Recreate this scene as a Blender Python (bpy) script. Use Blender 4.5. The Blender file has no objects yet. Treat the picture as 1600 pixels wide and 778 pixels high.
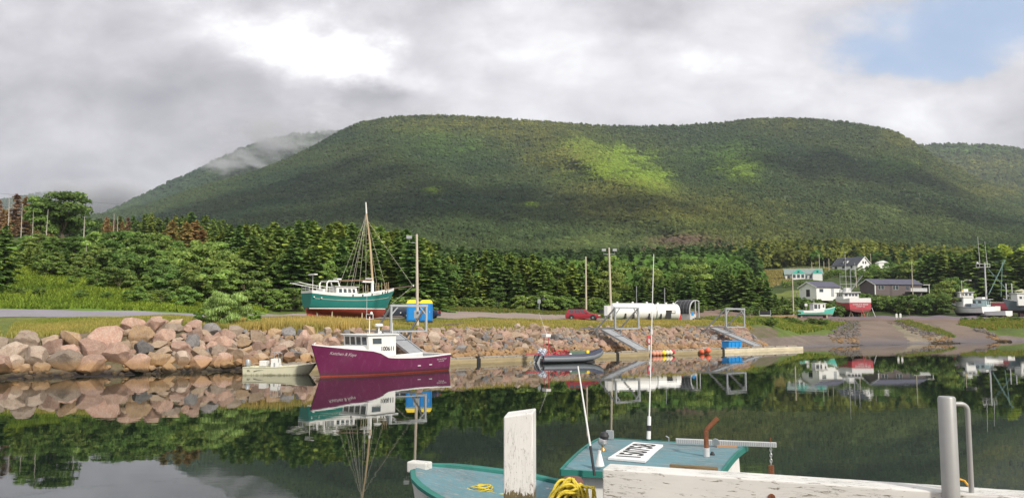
import bpy, math, random
import numpy as np
from mathutils import Vector, Matrix, noise as mnoise
from mathutils.bvhtree import BVHTree

scene = bpy.context.scene
COL = scene.collection
R = math.radians

# ------------------------------------------------------------------ camera
CAM_Z = 4.2
PITCH = math.atan(106 / 1230)
cam_d = bpy.data.cameras.new("camera")
cam_d.sensor_width = 36.0
cam_d.lens = 1230 / 1600 * 36.0
cam_d.clip_start = 0.05
cam_d.clip_end = 12000
cam = bpy.data.objects.new("camera", cam_d)
cam.location = (0, 0, CAM_Z)
cam.rotation_euler = (R(90) + PITCH, 0, 0)
COL.objects.link(cam)
scene.camera = cam

# ------------------------------------------------------------------ light
SUN_EL, SUN_AZ = R(34), R(142)       # azimuth clockwise from +Y : behind the camera, to the right
sun_d = bpy.data.lights.new("sun", 'SUN')
sun_d.energy = 3.5
sun_d.angle = R(4.0)
sun_d.color = (1.0, 0.93, 0.82)
sun = bpy.data.objects.new("sun", sun_d)
sv = Vector((math.sin(SUN_AZ) * math.cos(SUN_EL), math.cos(SUN_AZ) * math.cos(SUN_EL), math.sin(SUN_EL)))
sun.rotation_euler = sv.to_track_quat('Z', 'Y').to_euler()
sun.location = (60, -60, 80)
COL.objects.link(sun)

scene.view_settings.view_transform = 'Standard'
scene.view_settings.look = 'None'
scene.view_settings.exposure = 0.34
scene.view_settings.gamma = 1.0
scene.render.engine = 'CYCLES'
scene.cycles.max_bounces = 6
scene.cycles.diffuse_bounces = 2
scene.cycles.glossy_bounces = 3
scene.cycles.transparent_max_bounces = 8
scene.cycles.volume_bounces = 0
scene.cycles.use_denoising = True

world = bpy.data.worlds.new("World")
scene.world = world
world.use_nodes = True


class NT:
    """tiny node-tree helper"""
    def __init__(s, nt):
        s.nt = nt
        nt.nodes.clear()

    def n(s, typ, **kw):
        nd = s.nt.nodes.new(typ)
        for k, v in kw.items():
            if k.startswith('i_'):
                key = k[2:].replace('_', ' ')
                nd.inputs[int(key) if key.isdigit() else key].default_value = v
            else:
                setattr(nd, k, v)
        return nd

    def l(s, a, b):
        s.nt.links.new(a, b)

    def math(s, op, a, b=None, c=None, clamp=False):
        nd = s.nt.nodes.new('ShaderNodeMath')
        nd.operation = op
        nd.use_clamp = clamp
        for i, v in enumerate((a, b, c)):
            if v is None:
                continue
            if isinstance(v, (int, float)):
                nd.inputs[i].default_value = v
            else:
                s.l(v, nd.inputs[i])
        return nd.outputs[0]

    def mix(s, fac, a, b, blend='MIX'):
        nd = s.nt.nodes.new('ShaderNodeMix')
        nd.data_type = 'RGBA'
        nd.blend_type = blend
        nd.clamp_factor = True
        for sock, v in ((nd.inputs[0], fac), (nd.inputs[6], a), (nd.inputs[7], b)):
            if isinstance(v, (int, float)):
                sock.default_value = v
            elif isinstance(v, tuple):
                sock.default_value = (*v[:3], 1)
            else:
                s.l(v, sock)
        return nd.outputs[2]

    def smooth(s, v, lo, hi, a=0.0, b=1.0):
        nd = s.nt.nodes.new('ShaderNodeMapRange')
        nd.interpolation_type = 'SMOOTHSTEP'
        s.l(v, nd.inputs[0])
        for i, x in enumerate((lo, hi, a, b)):
            nd.inputs[i + 1].default_value = x
        return nd.outputs[0]


def pixdir(px, py):
    u, v = (px - 800) / 1230, (389 - py) / 1230
    c, s_ = math.cos(PITCH), math.sin(PITCH)
    fwd = c - v * s_
    return u / fwd, (s_ + v * c) / fwd        # X/Y , (z-cam)/Y


def at(px, py, Y):
    a, b = pixdir(px, py)
    return Vector((a * Y, Y, CAM_Z + b * Y))


def onz(px, py, z):
    a, b = pixdir(px, py)
    Y = (z - CAM_Z) / b
    return Vector((a * Y, Y, z))


# sky : Nishita blue behind a broken cloud deck
w = NT(world.node_tree)
tc = w.n('ShaderNodeTexCoord')
sep = w.n('ShaderNodeSeparateXYZ')
w.l(tc.outputs['Generated'], sep.inputs[0])
sky = w.n('ShaderNodeTexSky')
sky.sky_type = 'NISHITA'
sky.sun_disc = False
sky.sun_elevation = SUN_EL
sky.sun_rotation = SUN_AZ
# bearing / elevation in picture-like slopes, mirrored softly behind the camera
yy = w.math('MAXIMUM', w.math('ABSOLUTE', sep.outputs[1]), 0.08)
a_ = w.math('DIVIDE', sep.outputs[0], yy)
b_ = w.math('DIVIDE', sep.outputs[2], yy)
cmb = w.n('ShaderNodeCombineXYZ')
w.l(a_, cmb.inputs[0]); w.l(w.math('MULTIPLY', b_, 1.7), cmb.inputs[1])
n1 = w.n('ShaderNodeTexNoise', i_Scale=4.2, i_Detail=8.0, i_Roughness=0.52, i_Distortion=0.25)
w.l(cmb.outputs[0], n1.inputs['Vector'])
n2 = w.n('ShaderNodeTexNoise', i_Scale=11.0, i_Detail=9.0, i_Roughness=0.58, i_Distortion=0.35)
w.l(cmb.outputs[0], n2.inputs['Vector'])
nsum = w.math('ADD', w.math('MULTIPLY', w.math('SUBTRACT', n1.outputs[0], 0.5), 0.9), w.math('MULTIPLY', w.math('SUBTRACT', n2.outputs[0], 0.5), 0.5))


nw = w.n('ShaderNodeTexNoise', i_Scale=3.4, i_Detail=9.0, i_Roughness=0.60)
w.l(cmb.outputs[0], nw.inputs['Vector'])
sw = w.n('ShaderNodeSeparateColor'); w.l(nw.outputs['Color'], sw.inputs[0])
aw = w.math('ADD', a_, w.math('MULTIPLY', w.math('SUBTRACT', sw.outputs[0], 0.5), 0.42))
bw_ = w.math('ADD', b_, w.math('MULTIPLY', w.math('SUBTRACT', sw.outputs[1], 0.5), 0.20))


def lobe(px, py, sx, sy, amp):
    a, b = pixdir(px, py)
    dx = w.math('DIVIDE', w.math('SUBTRACT', aw, a), sx / 1230)
    dy = w.math('DIVIDE', w.math('SUBTRACT', bw_, b), sy / 1230)
    r2 = w.math('ADD', w.math('MULTIPLY', dx, dx), w.math('MULTIPLY', dy, dy))
    return w.math('MULTIPLY', w.math('EXPONENT', w.math('MULTIPLY', r2, -1.0)), amp)


val = 0.0
bright = None
for L in ((455, 70, 60, 50, .42), (540, 95, 60, 26, .40), (370, 22, 130, 30, .30), (610, 125, 60, 22, .22), (860, 100, 150, 50, .20), (760, 40, 200, 45, .08),
          (1075, 85, 60, 22, .16), (1450, 165, 260, 60, .16), (1000, 170, 420, 35, .14), (470, 180, 30, 40, .12), (1000, 80, 420, 110, .14), (1200, 50, 120, 50, .08),
          (110, 190, 230, 70, -.13), (300, 130, 120, 40, -.08), (560, 150, 110, 26, -.22), (640, 25, 110, 30, -.10), (990, 22, 90, 26, -.12), (250, 250, 300, 40, -.05), (60, 20, 150, 30, .05)):
    o = lobe(*L)
    bright = o if bright is None else w.math('ADD', bright, o)
tone = w.math('ADD', w.math('ADD', bright, 0.53), w.math('MULTIPLY', nsum, 0.86))
tone = w.math('ADD', tone, w.smooth(b_, 0.5, 2.2, 0.0, 0.55))
tone = w.math('MAXIMUM', w.math('MINIMUM', tone, 1.15), 0.18)
cr = w.n('ShaderNodeValToRGB')
cr.color_ramp.elements[0].position = 0.10; cr.color_ramp.elements[0].color = (.250, .255, .280, 1)
cr.color_ramp.elements[1].position = 1.0; cr.color_ramp.elements[1].color = (1.0, 1.0, 1.0, 1)
e = cr.color_ramp.elements.new(0.45); e.color = (.47, .46, .49, 1)
e = cr.color_ramp.elements.new(0.75); e.color = (.72, .71, .74, 1)
w.l(tone, cr.inputs[0])
hole = None
for L in ((1530, 15, 200, 55, 1.15), (1360, 75, 120, 30, .75), (1490, 85, 130, 18, .5), (1700, 10, 260, 110, .8), (455, 22, 60, 18, .42), (1300, 120, 50, 14, .3), (-500, 30, 300, 80, .5)):
    o = lobe(*L)
    hole = o if hole is None else w.math('ADD', hole, o)
hole = w.math('ADD', hole, w.math('MULTIPLY', nsum, -1.3))
holef = w.smooth(hole, 0.20, 1.25)
holef = w.math('MULTIPLY', holef, 0.78)
SKY_STR = 0.10
sc1 = w.n('ShaderNodeVectorMath', operation='SCALE'); sc1.inputs[3].default_value = 1.0 / SKY_STR
w.l(cr.outputs[0], sc1.inputs[0])
blue = w.n('ShaderNodeVectorMath', operation='SCALE'); blue.inputs[3].default_value = 1.35
w.l(sky.outputs[0], blue.inputs[0])
blue2 = w.mix(0.55, blue.outputs[0], (.40 / SKY_STR, .55 / SKY_STR, .80 / SKY_STR))
skyc = w.mix(holef, sc1.outputs[0], blue2)
# nothing bright below the horizon
below = w.smooth(sep.outputs[2], -0.06, 0.0)
skyc = w.mix(below, (.06 / SKY_STR, .07 / SKY_STR, .06 / SKY_STR), skyc)
bg = w.n('ShaderNodeBackground', i_Strength=SKY_STR)
w.l(skyc, bg.inputs[0])
wo = w.n('ShaderNodeOutputWorld')
w.l(bg.outputs[0], wo.inputs[0])

# ------------------------------------------------------------------ helpers
def tag(o, label=None, cat=None, group=None, kind=None):
    if label: o['label'] = label
    if cat: o['category'] = cat
    if group: o['group'] = group
    if kind: o['kind'] = kind
    return o


def empty(name, loc=(0, 0, 0), rz=0.0, label=None, cat=None, group=None):
    o = bpy.data.objects.new(name, None)
    o.empty_display_size = 0.3
    o.location = loc
    o.rotation_euler = (0, 0, rz)
    COL.objects.link(o)
    return tag(o, label, cat, group)


def copy_tree(o, parent=None):
    c = o.copy()
    COL.objects.link(c)
    if parent is not None:
        c.parent = parent
    for ch in list(o.children):
        copy_tree(ch, c)
    return c


def np_mesh(name, verts, faces, mats, tint=None, smooth=False, fmat=None, parent=None):
    verts = np.asarray(verts, dtype=np.float32); faces = np.asarray(faces, dtype=np.int32)
    me = bpy.data.meshes.new(name)
    n, m, k = len(verts), len(faces), faces.shape[1]
    me.vertices.add(n); me.vertices.foreach_set('co', verts.ravel())
    me.loops.add(m * k); me.loops.foreach_set('vertex_index', faces.ravel())
    me.polygons.add(m)
    me.polygons.foreach_set('loop_start', np.arange(0, m * k, k, dtype=np.int32))
    if fmat is not None:
        me.polygons.foreach_set('material_index', np.asarray(fmat, dtype=np.int32))
    me.polygons.foreach_set('use_smooth', np.full(m, smooth, dtype=bool))
    if tint is not None:
        at_ = me.color_attributes.new('tint', 'FLOAT_COLOR', 'POINT')
        t4 = np.ones((n, 4), dtype=np.float32); t4[:, :3] = tint
        at_.data.foreach_set('color', t4.ravel())
    me.update(calc_edges=True)
    me.validate()
    for mt in (mats if isinstance(mats, (list, tuple)) else [mats]):
        me.materials.append(mt)
    o = bpy.data.objects.new(name, me)
    COL.objects.link(o)
    if parent is not None: o.parent = parent
    return o


class MB:
    """collects shapes into ONE mesh"""
    def __init__(s):
        s.v, s.f, s.m = [], [], []

    def add(s, verts, faces, mi=0):
        b = len(s.v)
        s.v += [tuple(v) for v in verts]
        for i, f in enumerate(faces):
            s.f.append(tuple(b + j for j in f))
            s.m.append(mi[i] if isinstance(mi, (list, tuple)) else mi)
        return s

    def box(s, x0, x1, y0, y1, z0, z1, mi=0, rot=None, piv=None):
        v = [Vector(p) for p in ((x0, y0, z0), (x1, y0, z0), (x1, y1, z0), (x0, y1, z0), (x0, y0, z1), (x1, y0, z1), (x1, y1, z1), (x0, y1, z1))]
        if rot is not None:
            pv = Vector(piv) if piv else Vector(((x0 + x1) / 2, (y0 + y1) / 2, (z0 + z1) / 2))
            v = [rot @ (p - pv) + pv for p in v]
        return s.add(v, [(0, 3, 2, 1), (4, 5, 6, 7), (0, 1, 5, 4), (1, 2, 6, 5), (2, 3, 7, 6), (3, 0, 4, 7)], mi)

    def hexa(s, v, mi=0):
        return s.add(v, [(0, 3, 2, 1), (4, 5, 6, 7), (0, 1, 5, 4), (1, 2, 6, 5), (2, 3, 7, 6), (3, 0, 4, 7)], mi)

    def bar(s, a, b, w_=0.1, h=None, mi=0):
        """rectangular bar from a to b"""
        a, b = Vector(a), Vector(b); h = h or w_
        d = (b - a).normalized()
        up = Vector((0, 0, 1)) if abs(d.z) < .95 else Vector((0, 1, 0))
        sd = d.cross(up).normalized(); u = sd.cross(d).normalized()
        v = []
        for p in (a, b):
            for i, j in ((-1, -1), (1, -1), (1, 1), (-1, 1)):
                v.append(p + sd * i * w_ / 2 + u * j * h / 2)
        return s.add(v, [(0, 1, 2, 3)[::-1], (4, 5, 6, 7), (0, 1, 5, 4), (1, 2, 6, 5), (2, 3, 7, 6), (3, 0, 4, 7)], mi)

    def tube(s, pts, r, seg=8, mi=0, cap=True):
        pts = [Vector(p) for p in pts]
        rr = r if isinstance(r, (list, tuple)) else [r] * len(pts)
        rings = []
        prev = None
        for i, p in enumerate(pts):
            d = (pts[min(i + 1, len(pts) - 1)] - pts[max(i - 1, 0)])
            if d.length < 1e-9: d = Vector((0, 0, 1))
            d.normalize()
            if prev is None:
                up = Vector((0, 0, 1)) if abs(d.z) < .9 else Vector((1, 0, 0))
                sd = d.cross(up).normalized()
            else:
                sd = (prev - d * prev.dot(d))
                sd = sd.normalized() if sd.length > 1e-6 else d.orthogonal().normalized()
            prev = sd
            u = sd.cross(d)
            rings.append([p + (sd * math.cos(2 * math.pi * k / seg) + u * math.sin(2 * math.pi * k / seg)) * rr[i] for k in range(seg)])
        v = [q for rg in rings for q in rg]; f = []
        for i in range(len(pts) - 1):
            for k in range(seg):
                k2 = (k + 1) % seg
                f.append((i * seg + k, i * seg + k2, (i + 1) * seg + k2, (i + 1) * seg + k))
        if cap:
            f.append(tuple(range(seg))[::-1]); f.append(tuple((len(pts) - 1) * seg + k for k in range(seg)))
        return s.add(v, f, mi)

    def lathe(s, c, prof, seg=16, mi=0, axis='z'):
        c = Vector(c); pts = []
        v = []
        for r, h in prof:
            for k in range(seg):
                a = 2 * math.pi * k / seg
                x, y = r * math.cos(a), r * math.sin(a)
                v.append(c + (Vector((x, y, h)) if axis == 'z' else (Vector((h, x, y)) if axis == 'x' else Vector((x, h, y)))))
        f = []
        for i in range(len(prof) - 1):
            for k in range(seg):
                k2 = (k + 1) % seg
                q = (i * seg + k, i * seg + k2, (i + 1) * seg + k2, (i + 1) * seg + k)
                f.append(q if axis != 'y' else q[::-1])
        f.append(tuple(range(seg))[::-1]); f.append(tuple((len(prof) - 1) * seg + k for k in range(seg)))
        return s.add(v, f, mi)

    def prism(s, poly, d, mi=0):
        """poly: 3D points of a planar polygon, extruded by vector d"""
        n = len(poly); d = Vector(d)
        v = [Vector(p) for p in poly] + [Vector(p) + d for p in poly]
        f = [tuple(range(n))[::-1], tuple(range(n, 2 * n))]
        for i in range(n):
            j = (i + 1) % n
            f.append((i, j, n + j, n + i))
        return s.add(v, f, mi)

    def loft(s, rings, closed=True, mi=0, caps=True):
        n = len(rings[0]); v = [p for rg in rings for p in rg]; f = []; ml = []
        for i in range(len(rings) - 1):
            for k in range(n if closed else n - 1):
                k2 = (k + 1) % n
                f.append((i * n + k, i * n + k2, (i + 1) * n + k2, (i + 1) * n + k))
                ml.append(mi[k] if isinstance(mi, (list, tuple)) else mi)
        if caps:
            f.append(tuple(range(n))[::-1]); f.append(tuple((len(rings) - 1) * n + k for k in range(n)))
            c = mi[0] if isinstance(mi, (list, tuple)) else mi
            ml += [c, c]
        return s.add(v, f, ml)

    def patch(s, q, u0, u1, v0, v1, off=0.02, mi=0, thick=0.03):
        """slab on the quad q = (bottom-left, bottom-right, top-right, top-left) seen from outside"""
        bl, br, tr, tl = [Vector(p) for p in q]
        def P(u, v): return bl.lerp(br, u).lerp(tl.lerp(tr, u), v)
        n = (br - bl).cross(tl - bl).normalized()
        a = [P(u0, v0), P(u1, v0), P(u1, v1), P(u0, v1)]
        return s.add([p + n * (off - thick) for p in a] + [p + n * off for p in a],
                     [(0, 3, 2, 1), (4, 5, 6, 7), (0, 1, 5, 4), (1, 2, 6, 5), (2, 3, 7, 6), (3, 0, 4, 7)], mi)

    def build(s, name, mats, parent=None, smooth=False, bevel=0.0, recalc=True):
        me = bpy.data.meshes.new(name)
        me.from_pydata(s.v, [], s.f)
        for m_ in (mats if isinstance(mats, (list, tuple)) else [mats]):
            me.materials.append(m_)
        if any(s.m):
            me.polygons.foreach_set('material_index', s.m)
        if recalc:
            import bmesh
            bm = bmesh.new(); bm.from_mesh(me)
            bmesh.ops.recalc_face_normals(bm, faces=bm.faces)
            bm.to_mesh(me); bm.free()
        if smooth:
            me.polygons.foreach_set('use_smooth', [True] * len(me.polygons))
            try:
                me.set_sharp_from_angle(angle=R(38))
            except Exception:
                pass
        me.update()
        o = bpy.data.objects.new(name, me)
        COL.objects.link(o)
        if parent is not None: o.parent = parent
        if bevel:
            b = o.modifiers.new('bevel', 'BEVEL'); b.width = bevel; b.segments = 2; b.limit_method = 'ANGLE'
        return o


# ------------------------------------------------------------------ materials
def principled(nt_):
    p = nt_.n('ShaderNodeBsdfPrincipled'); o = nt_.n('ShaderNodeOutputMaterial')
    nt_.l(p.outputs[0], o.inputs[0])
    return p


def mat(name, col, rough=.6, metal=0.0, var=.15, scale=2.0, stretch=(1, 1, 1), bump=0.0, bscale=None, dirt=0.0, dirtcol=(.09, .07, .05), spec=.4, rand=0.0):
    m = bpy.data.materials.new(name); m.use_nodes = True
    t = NT(m.node_tree); p = principled(t)
    tc_ = t.n('ShaderNodeTexCoord'); mp = t.n('ShaderNodeMapping'); mp.inputs['Scale'].default_value = stretch
    t.l(tc_.outputs['Object'], mp.inputs[0])
    nz = t.n('ShaderNodeTexNoise', i_Scale=scale, i_Detail=6.0, i_Roughness=.6); t.l(mp.outputs[0], nz.inputs['Vector'])
    k = t.math('ADD', t.math('MULTIPLY', t.math('SUBTRACT', nz.outputs[0], .5), 4 * var), 1.0)
    if rand:
        oi = t.n('ShaderNodeObjectInfo')
        k = t.math('MULTIPLY', k, t.math('ADD', t.math('MULTIPLY', oi.outputs['Random'], rand), 1 - rand / 2))
    sc_ = t.n('ShaderNodeVectorMath', operation='SCALE'); sc_.inputs[0].default_value = col
    t.l(k, sc_.inputs[3])
    c = sc_.outputs[0]
    if dirt:
        n2_ = t.n('ShaderNodeTexNoise', i_Scale=scale * 3.1, i_Detail=8.0, i_Roughness=.7); t.l(mp.outputs[0], n2_.inputs['Vector'])
        c = t.mix(t.math('MULTIPLY', t.smooth(n2_.outputs[0], .52, .70), dirt), c, dirtcol)
    t.l(c, p.inputs['Base Color'])
    p.inputs['Roughness'].default_value = rough; p.inputs['Metallic'].default_value = metal
    p.inputs['Specular IOR Level'].default_value = spec
    if bump:
        nb = t.n('ShaderNodeTexNoise', i_Scale=bscale or scale * 6, i_Detail=5.0); t.l(mp.outputs[0], nb.inputs['Vector'])
        bp = t.n('ShaderNodeBump', i_Strength=bump, i_Distance=.03); t.l(nb.outputs[0], bp.inputs['Height'])
        t.l(bp.outputs[0], p.inputs['Normal'])
    return m


def leafmat(name, rand=.35, rough=.75, mul=1.0):
    m = bpy.data.materials.new(name); m.use_nodes = True
    t = NT(m.node_tree); p = principled(t)
    a = t.n('ShaderNodeAttribute'); a.attribute_name = 'tint'
    oi = t.n('ShaderNodeObjectInfo')
    k = t.math('MULTIPLY', t.math('ADD', t.math('MULTIPLY', oi.outputs['Random'], rand), 1 - rand / 2), mul)
    s_ = t.n('ShaderNodeVectorMath', operation='SCALE'); t.l(a.outputs['Color'], s_.inputs[0]); t.l(k, s_.inputs[3])
    # hue drift between individual plants
    hs = t.n('ShaderNodeHueSaturation'); t.l(s_.outputs[0], hs.inputs['Color'])
    t.l(t.math('ADD', t.math('MULTIPLY', t.math('FRACT', t.math('MULTIPLY', oi.outputs['Random'], 7.31)), .030), .488), hs.inputs['Hue'])
    t.l(hs.outputs[0], p.inputs['Base Color'])
    p.inputs['Roughness'].default_value = rough
    p.inputs['Specular IOR Level'].default_value = .05
    tr_ = t.n('ShaderNodeBsdfTranslucent'); t.l(hs.outputs[0], tr_.inputs[0])
    ms = t.n('ShaderNodeMixShader'); ms.inputs[0].default_value = .35
    t.l(p.outputs[0], ms.inputs[1]); t.l(tr_.outputs[0], ms.inputs[2])
    ou = [n_ for n_ in t.nt.nodes if n_.type == 'OUTPUT_MATERIAL'][0]; t.l(ms.outputs[0], ou.inputs[0])
    return m


def weathered(m, z1=.35, band=(.05, .04, .03), amt=.6, streak=.35, scol=(.16, .09, .05)):
    """grime band at the waterline and thin run-off streaks, fixed to the hull"""
    nt = m.node_tree; t = NT.__new__(NT); t.nt = nt
    p = [n_ for n_ in nt.nodes if n_.type == 'BSDF_PRINCIPLED'][0]; src = p.inputs['Base Color'].links[0].from_socket
    tc_ = t.n('ShaderNodeTexCoord'); sx = t.n('ShaderNodeSeparateXYZ'); t.l(tc_.outputs['Object'], sx.inputs[0])
    mp = t.n('ShaderNodeMapping'); mp.inputs['Scale'].default_value = (5, 5, .35); t.l(tc_.outputs['Object'], mp.inputs[0])
    nz = t.n('ShaderNodeTexNoise', i_Scale=1.4, i_Detail=5.0, i_Roughness=.6); t.l(mp.outputs[0], nz.inputs['Vector'])
    c = t.mix(t.math('MULTIPLY', t.smooth(nz.outputs[0], .60, .74), streak), src, scol)
    zz = t.math('ADD', sx.outputs[2], t.math('MULTIPLY', t.math('SUBTRACT', nz.outputs[0], .5), .5))
    c = t.mix(t.smooth(zz, z1, 0.0, 0, amt), c, band)
    t.l(c, p.inputs['Base Color'])
    return m


M = {}
M['leaf'] = leafmat('foliage', mul=2.65)
M['grass'] = leafmat('grass_blades', rand=0)
M['bark'] = mat('bark', (.13, .10, .075), .9, var=.3, scale=6, stretch=(1, 1, .3))
M['snag'] = mat('bleached_wood', (.46, .42, .37), .9, var=.2, scale=6, stretch=(1, 1, .3))
M['white'] = mat('white_paint', (.70, .70, .68), .45, var=.05, scale=1.2, dirt=.25, dirtcol=(.45, .42, .36))
M['cream'] = mat('cream_gelcoat', (.62, .60, .44), .35, var=.06, scale=1.5, dirt=.2, dirtcol=(.40, .38, .26))
M['galv'] = mat('galvanised_steel', (.38, .40, .41), .5, .35, var=.15, scale=2, dirt=.2, dirtcol=(.25, .22, .2))
M['dark'] = mat('dark_rubber', (.025, .025, .028), .6, var=.1)
M['glass'] = mat('dark_window_glass', (.05, .065, .075), .08, var=.1, spec=.8)
M['black'] = mat('black_paint', (.02, .02, .022), .5, var=.1)
M['chrome'] = mat('steel', (.55, .55, .55), .3, .9, var=.05)
M['weathered'] = mat('weathered_planks', (.30, .27, .23), .85, var=.22, scale=1.5, stretch=(1, 6, 6), bump=.3)
M['rope_yellow'] = mat('yellow_rope', (.60, .48, .055), .8, var=.2, scale=14, bump=.5, bscale=60, dirt=.3, dirtcol=(.35, .28, .05))
M['red'] = mat('red_paint', (.45, .05, .05), .5, var=.1)
M['red_net'] = mat('red_plastic', (.42, .05, .06), .6, var=.2)
M['orange'] = mat('orange_buoy', (.66, .13, .06), .5, var=.08, dirt=.15)
M['yellow'] = mat('yellow_plastic', (.82, .62, .03), .45, var=.06)
M['bluep'] = mat('blue_plastic', (.015, .25, .62), .45, var=.06)
M['timber'] = mat('grey_timber', (.36, .31, .22), .85, var=.2, scale=1.2, stretch=(1, 5, 5), bump=.3, dirt=.3, dirtcol=(.16, .13, .08))
M['polew'] = mat('pole_wood', (.50, .44, .35), .85, var=.12, scale=3, stretch=(1, 1, .1))
M['concrete'] = mat('concrete', (.42, .40, .37), .9, var=.12, scale=.8, bump=.2)
M['roofdark'] = mat('dark_shingles', (.055, .06, .075), .85, var=.15, scale=3)
# ------------------------------------------------------------------ terrain
CP = math.cos(PITCH)
TOE = [(-200, -60), (-90, 12), (-60, 38), (-35.4, 55), (-26.5, 60), (-21.5, 63.5), (-16, 67.5), (-5.3, 75.5), (10.9, 88), (30, 101.5), (37, 106.5), (46, 115), (60, 123), (73, 129.5), (91, 140), (130, 162), (260, 240), (700, 420)]
T = np.array(TOE, float)
_seg = T[1:] - T[:-1]; _len = np.hypot(_seg[:, 0], _seg[:, 1]); _cum = np.concatenate([[0], np.cumsum(_len)])


def shore(X, Y):
    """signed distance inland of the waterline, arc length along it"""
    X = np.asarray(X, float); Y = np.asarray(Y, float)
    best = np.full(X.shape, 1e9); sg = np.ones(X.shape); arc = np.zeros(X.shape)
    for i in range(len(_seg)):
        dx, dy = _seg[i] / _len[i]
        rx, ry = X - T[i, 0], Y - T[i, 1]
        t = np.clip(rx * dx + ry * dy, 0, _len[i])
        ex, ey = rx - t * dx, ry - t * dy
        d = np.hypot(ex, ey); c = -dy * rx + dx * ry
        m_ = d < best
        best = np.where(m_, d, best); sg = np.where(m_, np.sign(c), sg); arc = np.where(m_, _cum[i] + t, arc)
    return best * sg, arc


def on_shore(a, s):
    """point at arc a, s metres inland"""
    i = int(np.clip(np.searchsorted(_cum, a) - 1, 0, len(_seg) - 1))
    d = _seg[i] / _len[i]; p = T[i] + d * (a - _cum[i])
    return p[0] - d[1] * s, p[1] + d[0] * s


TAB = {
    -600: [(0, 3), (30, 3.2), (50, 3.6), (62, 4.2), (75, 4.8), (85, 6), (110, 12), (150, 20), (250, 30), (520, 60)],
    -200: [(0, 2.3), (50, 2.4), (60, 3.3), (68, 4.1), (78, 4.9), (85, 5.3), (110, 11.6), (150, 20), (250, 30), (520, 55)],
    0: [(0, 2.3), (57, 2.35), (62, 2.8), (67, 3.5), (70, 4.0), (72, 4.1), (80, 4.95), (84, 5.1), (95, 7.5), (110, 11.2), (130, 16), (160, 20), (200, 24.5), (260, 29), (520, 50)],
    110: [(0, 2.4), (58, 2.5), (63, 3.0), (67, 3.6), (70, 4.0), (73, 4.15), (81, 4.88), (84, 5.0), (95, 7.0), (110, 10.4), (130, 15), (160, 19), (200, 23.5), (270, 29), (520, 49)],
    200: [(0, 2.9), (61, 3.0), (66, 3.7), (73, 4.2), (81, 4.75), (85, 4.9), (95, 6.5), (110, 9.5), (130, 13.5), (160, 17), (200, 21.5), (270, 28.5), (520, 48)],
    260: [(0, 2.9), (63, 3.1), (68, 3.95), (75, 4.22), (82, 4.62), (86, 4.8), (95, 6.0), (110, 8.5), (130, 12), (160, 15), (200, 19.5), (270, 27.5), (520, 46)],
    330: [(0, 2.8), (66, 2.8), (72, 3.6), (78, 4.2), (84, 4.45), (90, 4.7), (100, 5.7), (110, 7.0), (130, 10), (160, 13), (200, 17), (270, 25), (520, 44)],
    450: [(0, 2.9), (74, 2.95), (80, 3.7), (86, 4.2), (93, 4.4), (100, 4.8), (110, 5.8), (130, 7.5), (160, 9.5), (250, 16), (520, 39)],
    600: [(0, 2.8), (78, 2.9), (87, 3.6), (95, 4.1), (104, 4.6), (112, 5.2), (130, 6.8), (160, 9), (250, 16), (520, 39)],
    750: [(0, 2.7), (82, 2.85), (92, 3.65), (100, 4.15), (118, 5.05), (125, 5.5), (160, 7.5), (250, 14), (520, 38)],
    900: [(0, 2.7), (92, 2.8), (100, 3.6), (106, 3.75), (115, 4.5), (130, 5.2), (160, 6.5), (250, 13), (520, 39)],
    1000: [(0, 2.7), (98, 2.8), (108, 3.6), (118, 3.75), (130, 4.5), (145, 5), (170, 7), (250, 14.5), (520, 40)],
    1100: [(0, 2.8), (104, 2.9), (114, 3.55), (130, 4.0), (145, 4.5), (165, 5.6), (200, 9.5), (250, 15), (520, 42)],
    1200: [(0, 2.6), (112, 2.8), (125, 3.2), (150, 4.1), (172, 5.1), (185, 6.2), (200, 8), (225, 11.5), (250, 14.5), (300, 20), (520, 46)],
    1260: [(0, .6), (118, .5), (127, 1.25), (134, 2.2), (146, 3.0), (160, 3.7), (175, 4.2), (190, 7), (210, 10), (250, 15), (300, 21), (520, 47)],
    1320: [(0, .4), (119, .35), (127, 1.1), (134, 1.8), (148, 2.8), (162, 3.6), (184, 4.1), (192, 5.5), (215, 9.5), (250, 13.8), (300, 21), (520, 47)],
    1400: [(0, .3), (121, .25), (135, 1.35), (150, 2.5), (165, 3.6), (182, 4.1), (192, 4.6), (205, 6.5), (228, 10.6), (250, 12.5), (300, 19), (520, 45)],
    1470: [(0, .3), (126, .3), (140, 1.5), (155, 2.8), (168, 3.6), (182, 4.1), (196, 4.8), (215, 7.5), (250, 11), (300, 17), (520, 43)],
    1530: [(0, .3), (130, .25), (140, 1.2), (150, 2.1), (158, 2.9), (176, 3.9), (196, 4.5), (215, 6.5), (250, 11), (300, 17), (520, 43)],
    1600: [(0, .6), (140, .6), (146, 1.6), (152, 2.2), (160, 3.0), (176, 3.8), (200, 4.3), (230, 8), (300, 17), (520, 45)],
    2100: [(0, 1), (170, 1), (190, 3.0), (210, 3.8), (240, 5), (300, 15), (520, 48)],
}
_pk = np.array(sorted(TAB)); _Yg = np.arange(0, 521, 1.0)
_prof = np.array([np.interp(_Yg, [q[0] for q in TAB[k]], [q[1] for q in TAB[k]]) for k in _pk])
_ker = np.exp(-np.linspace(-2, 2, 7) ** 2); _ker /= _ker.sum()
_prof = np.array([np.convolve(np.pad(r_, 3, mode='edge'), _ker, mode='valid') for r_ in _prof])


def pxof(X, Y):
    return 800 + 1230 * X / np.maximum(Y, .01) / CP * (CP * CP + 0) / 1.0 * 1.0 if False else 800 + 1230 * np.asarray(X, float) / np.maximum(np.asarray(Y, float), .01) / CP


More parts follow.
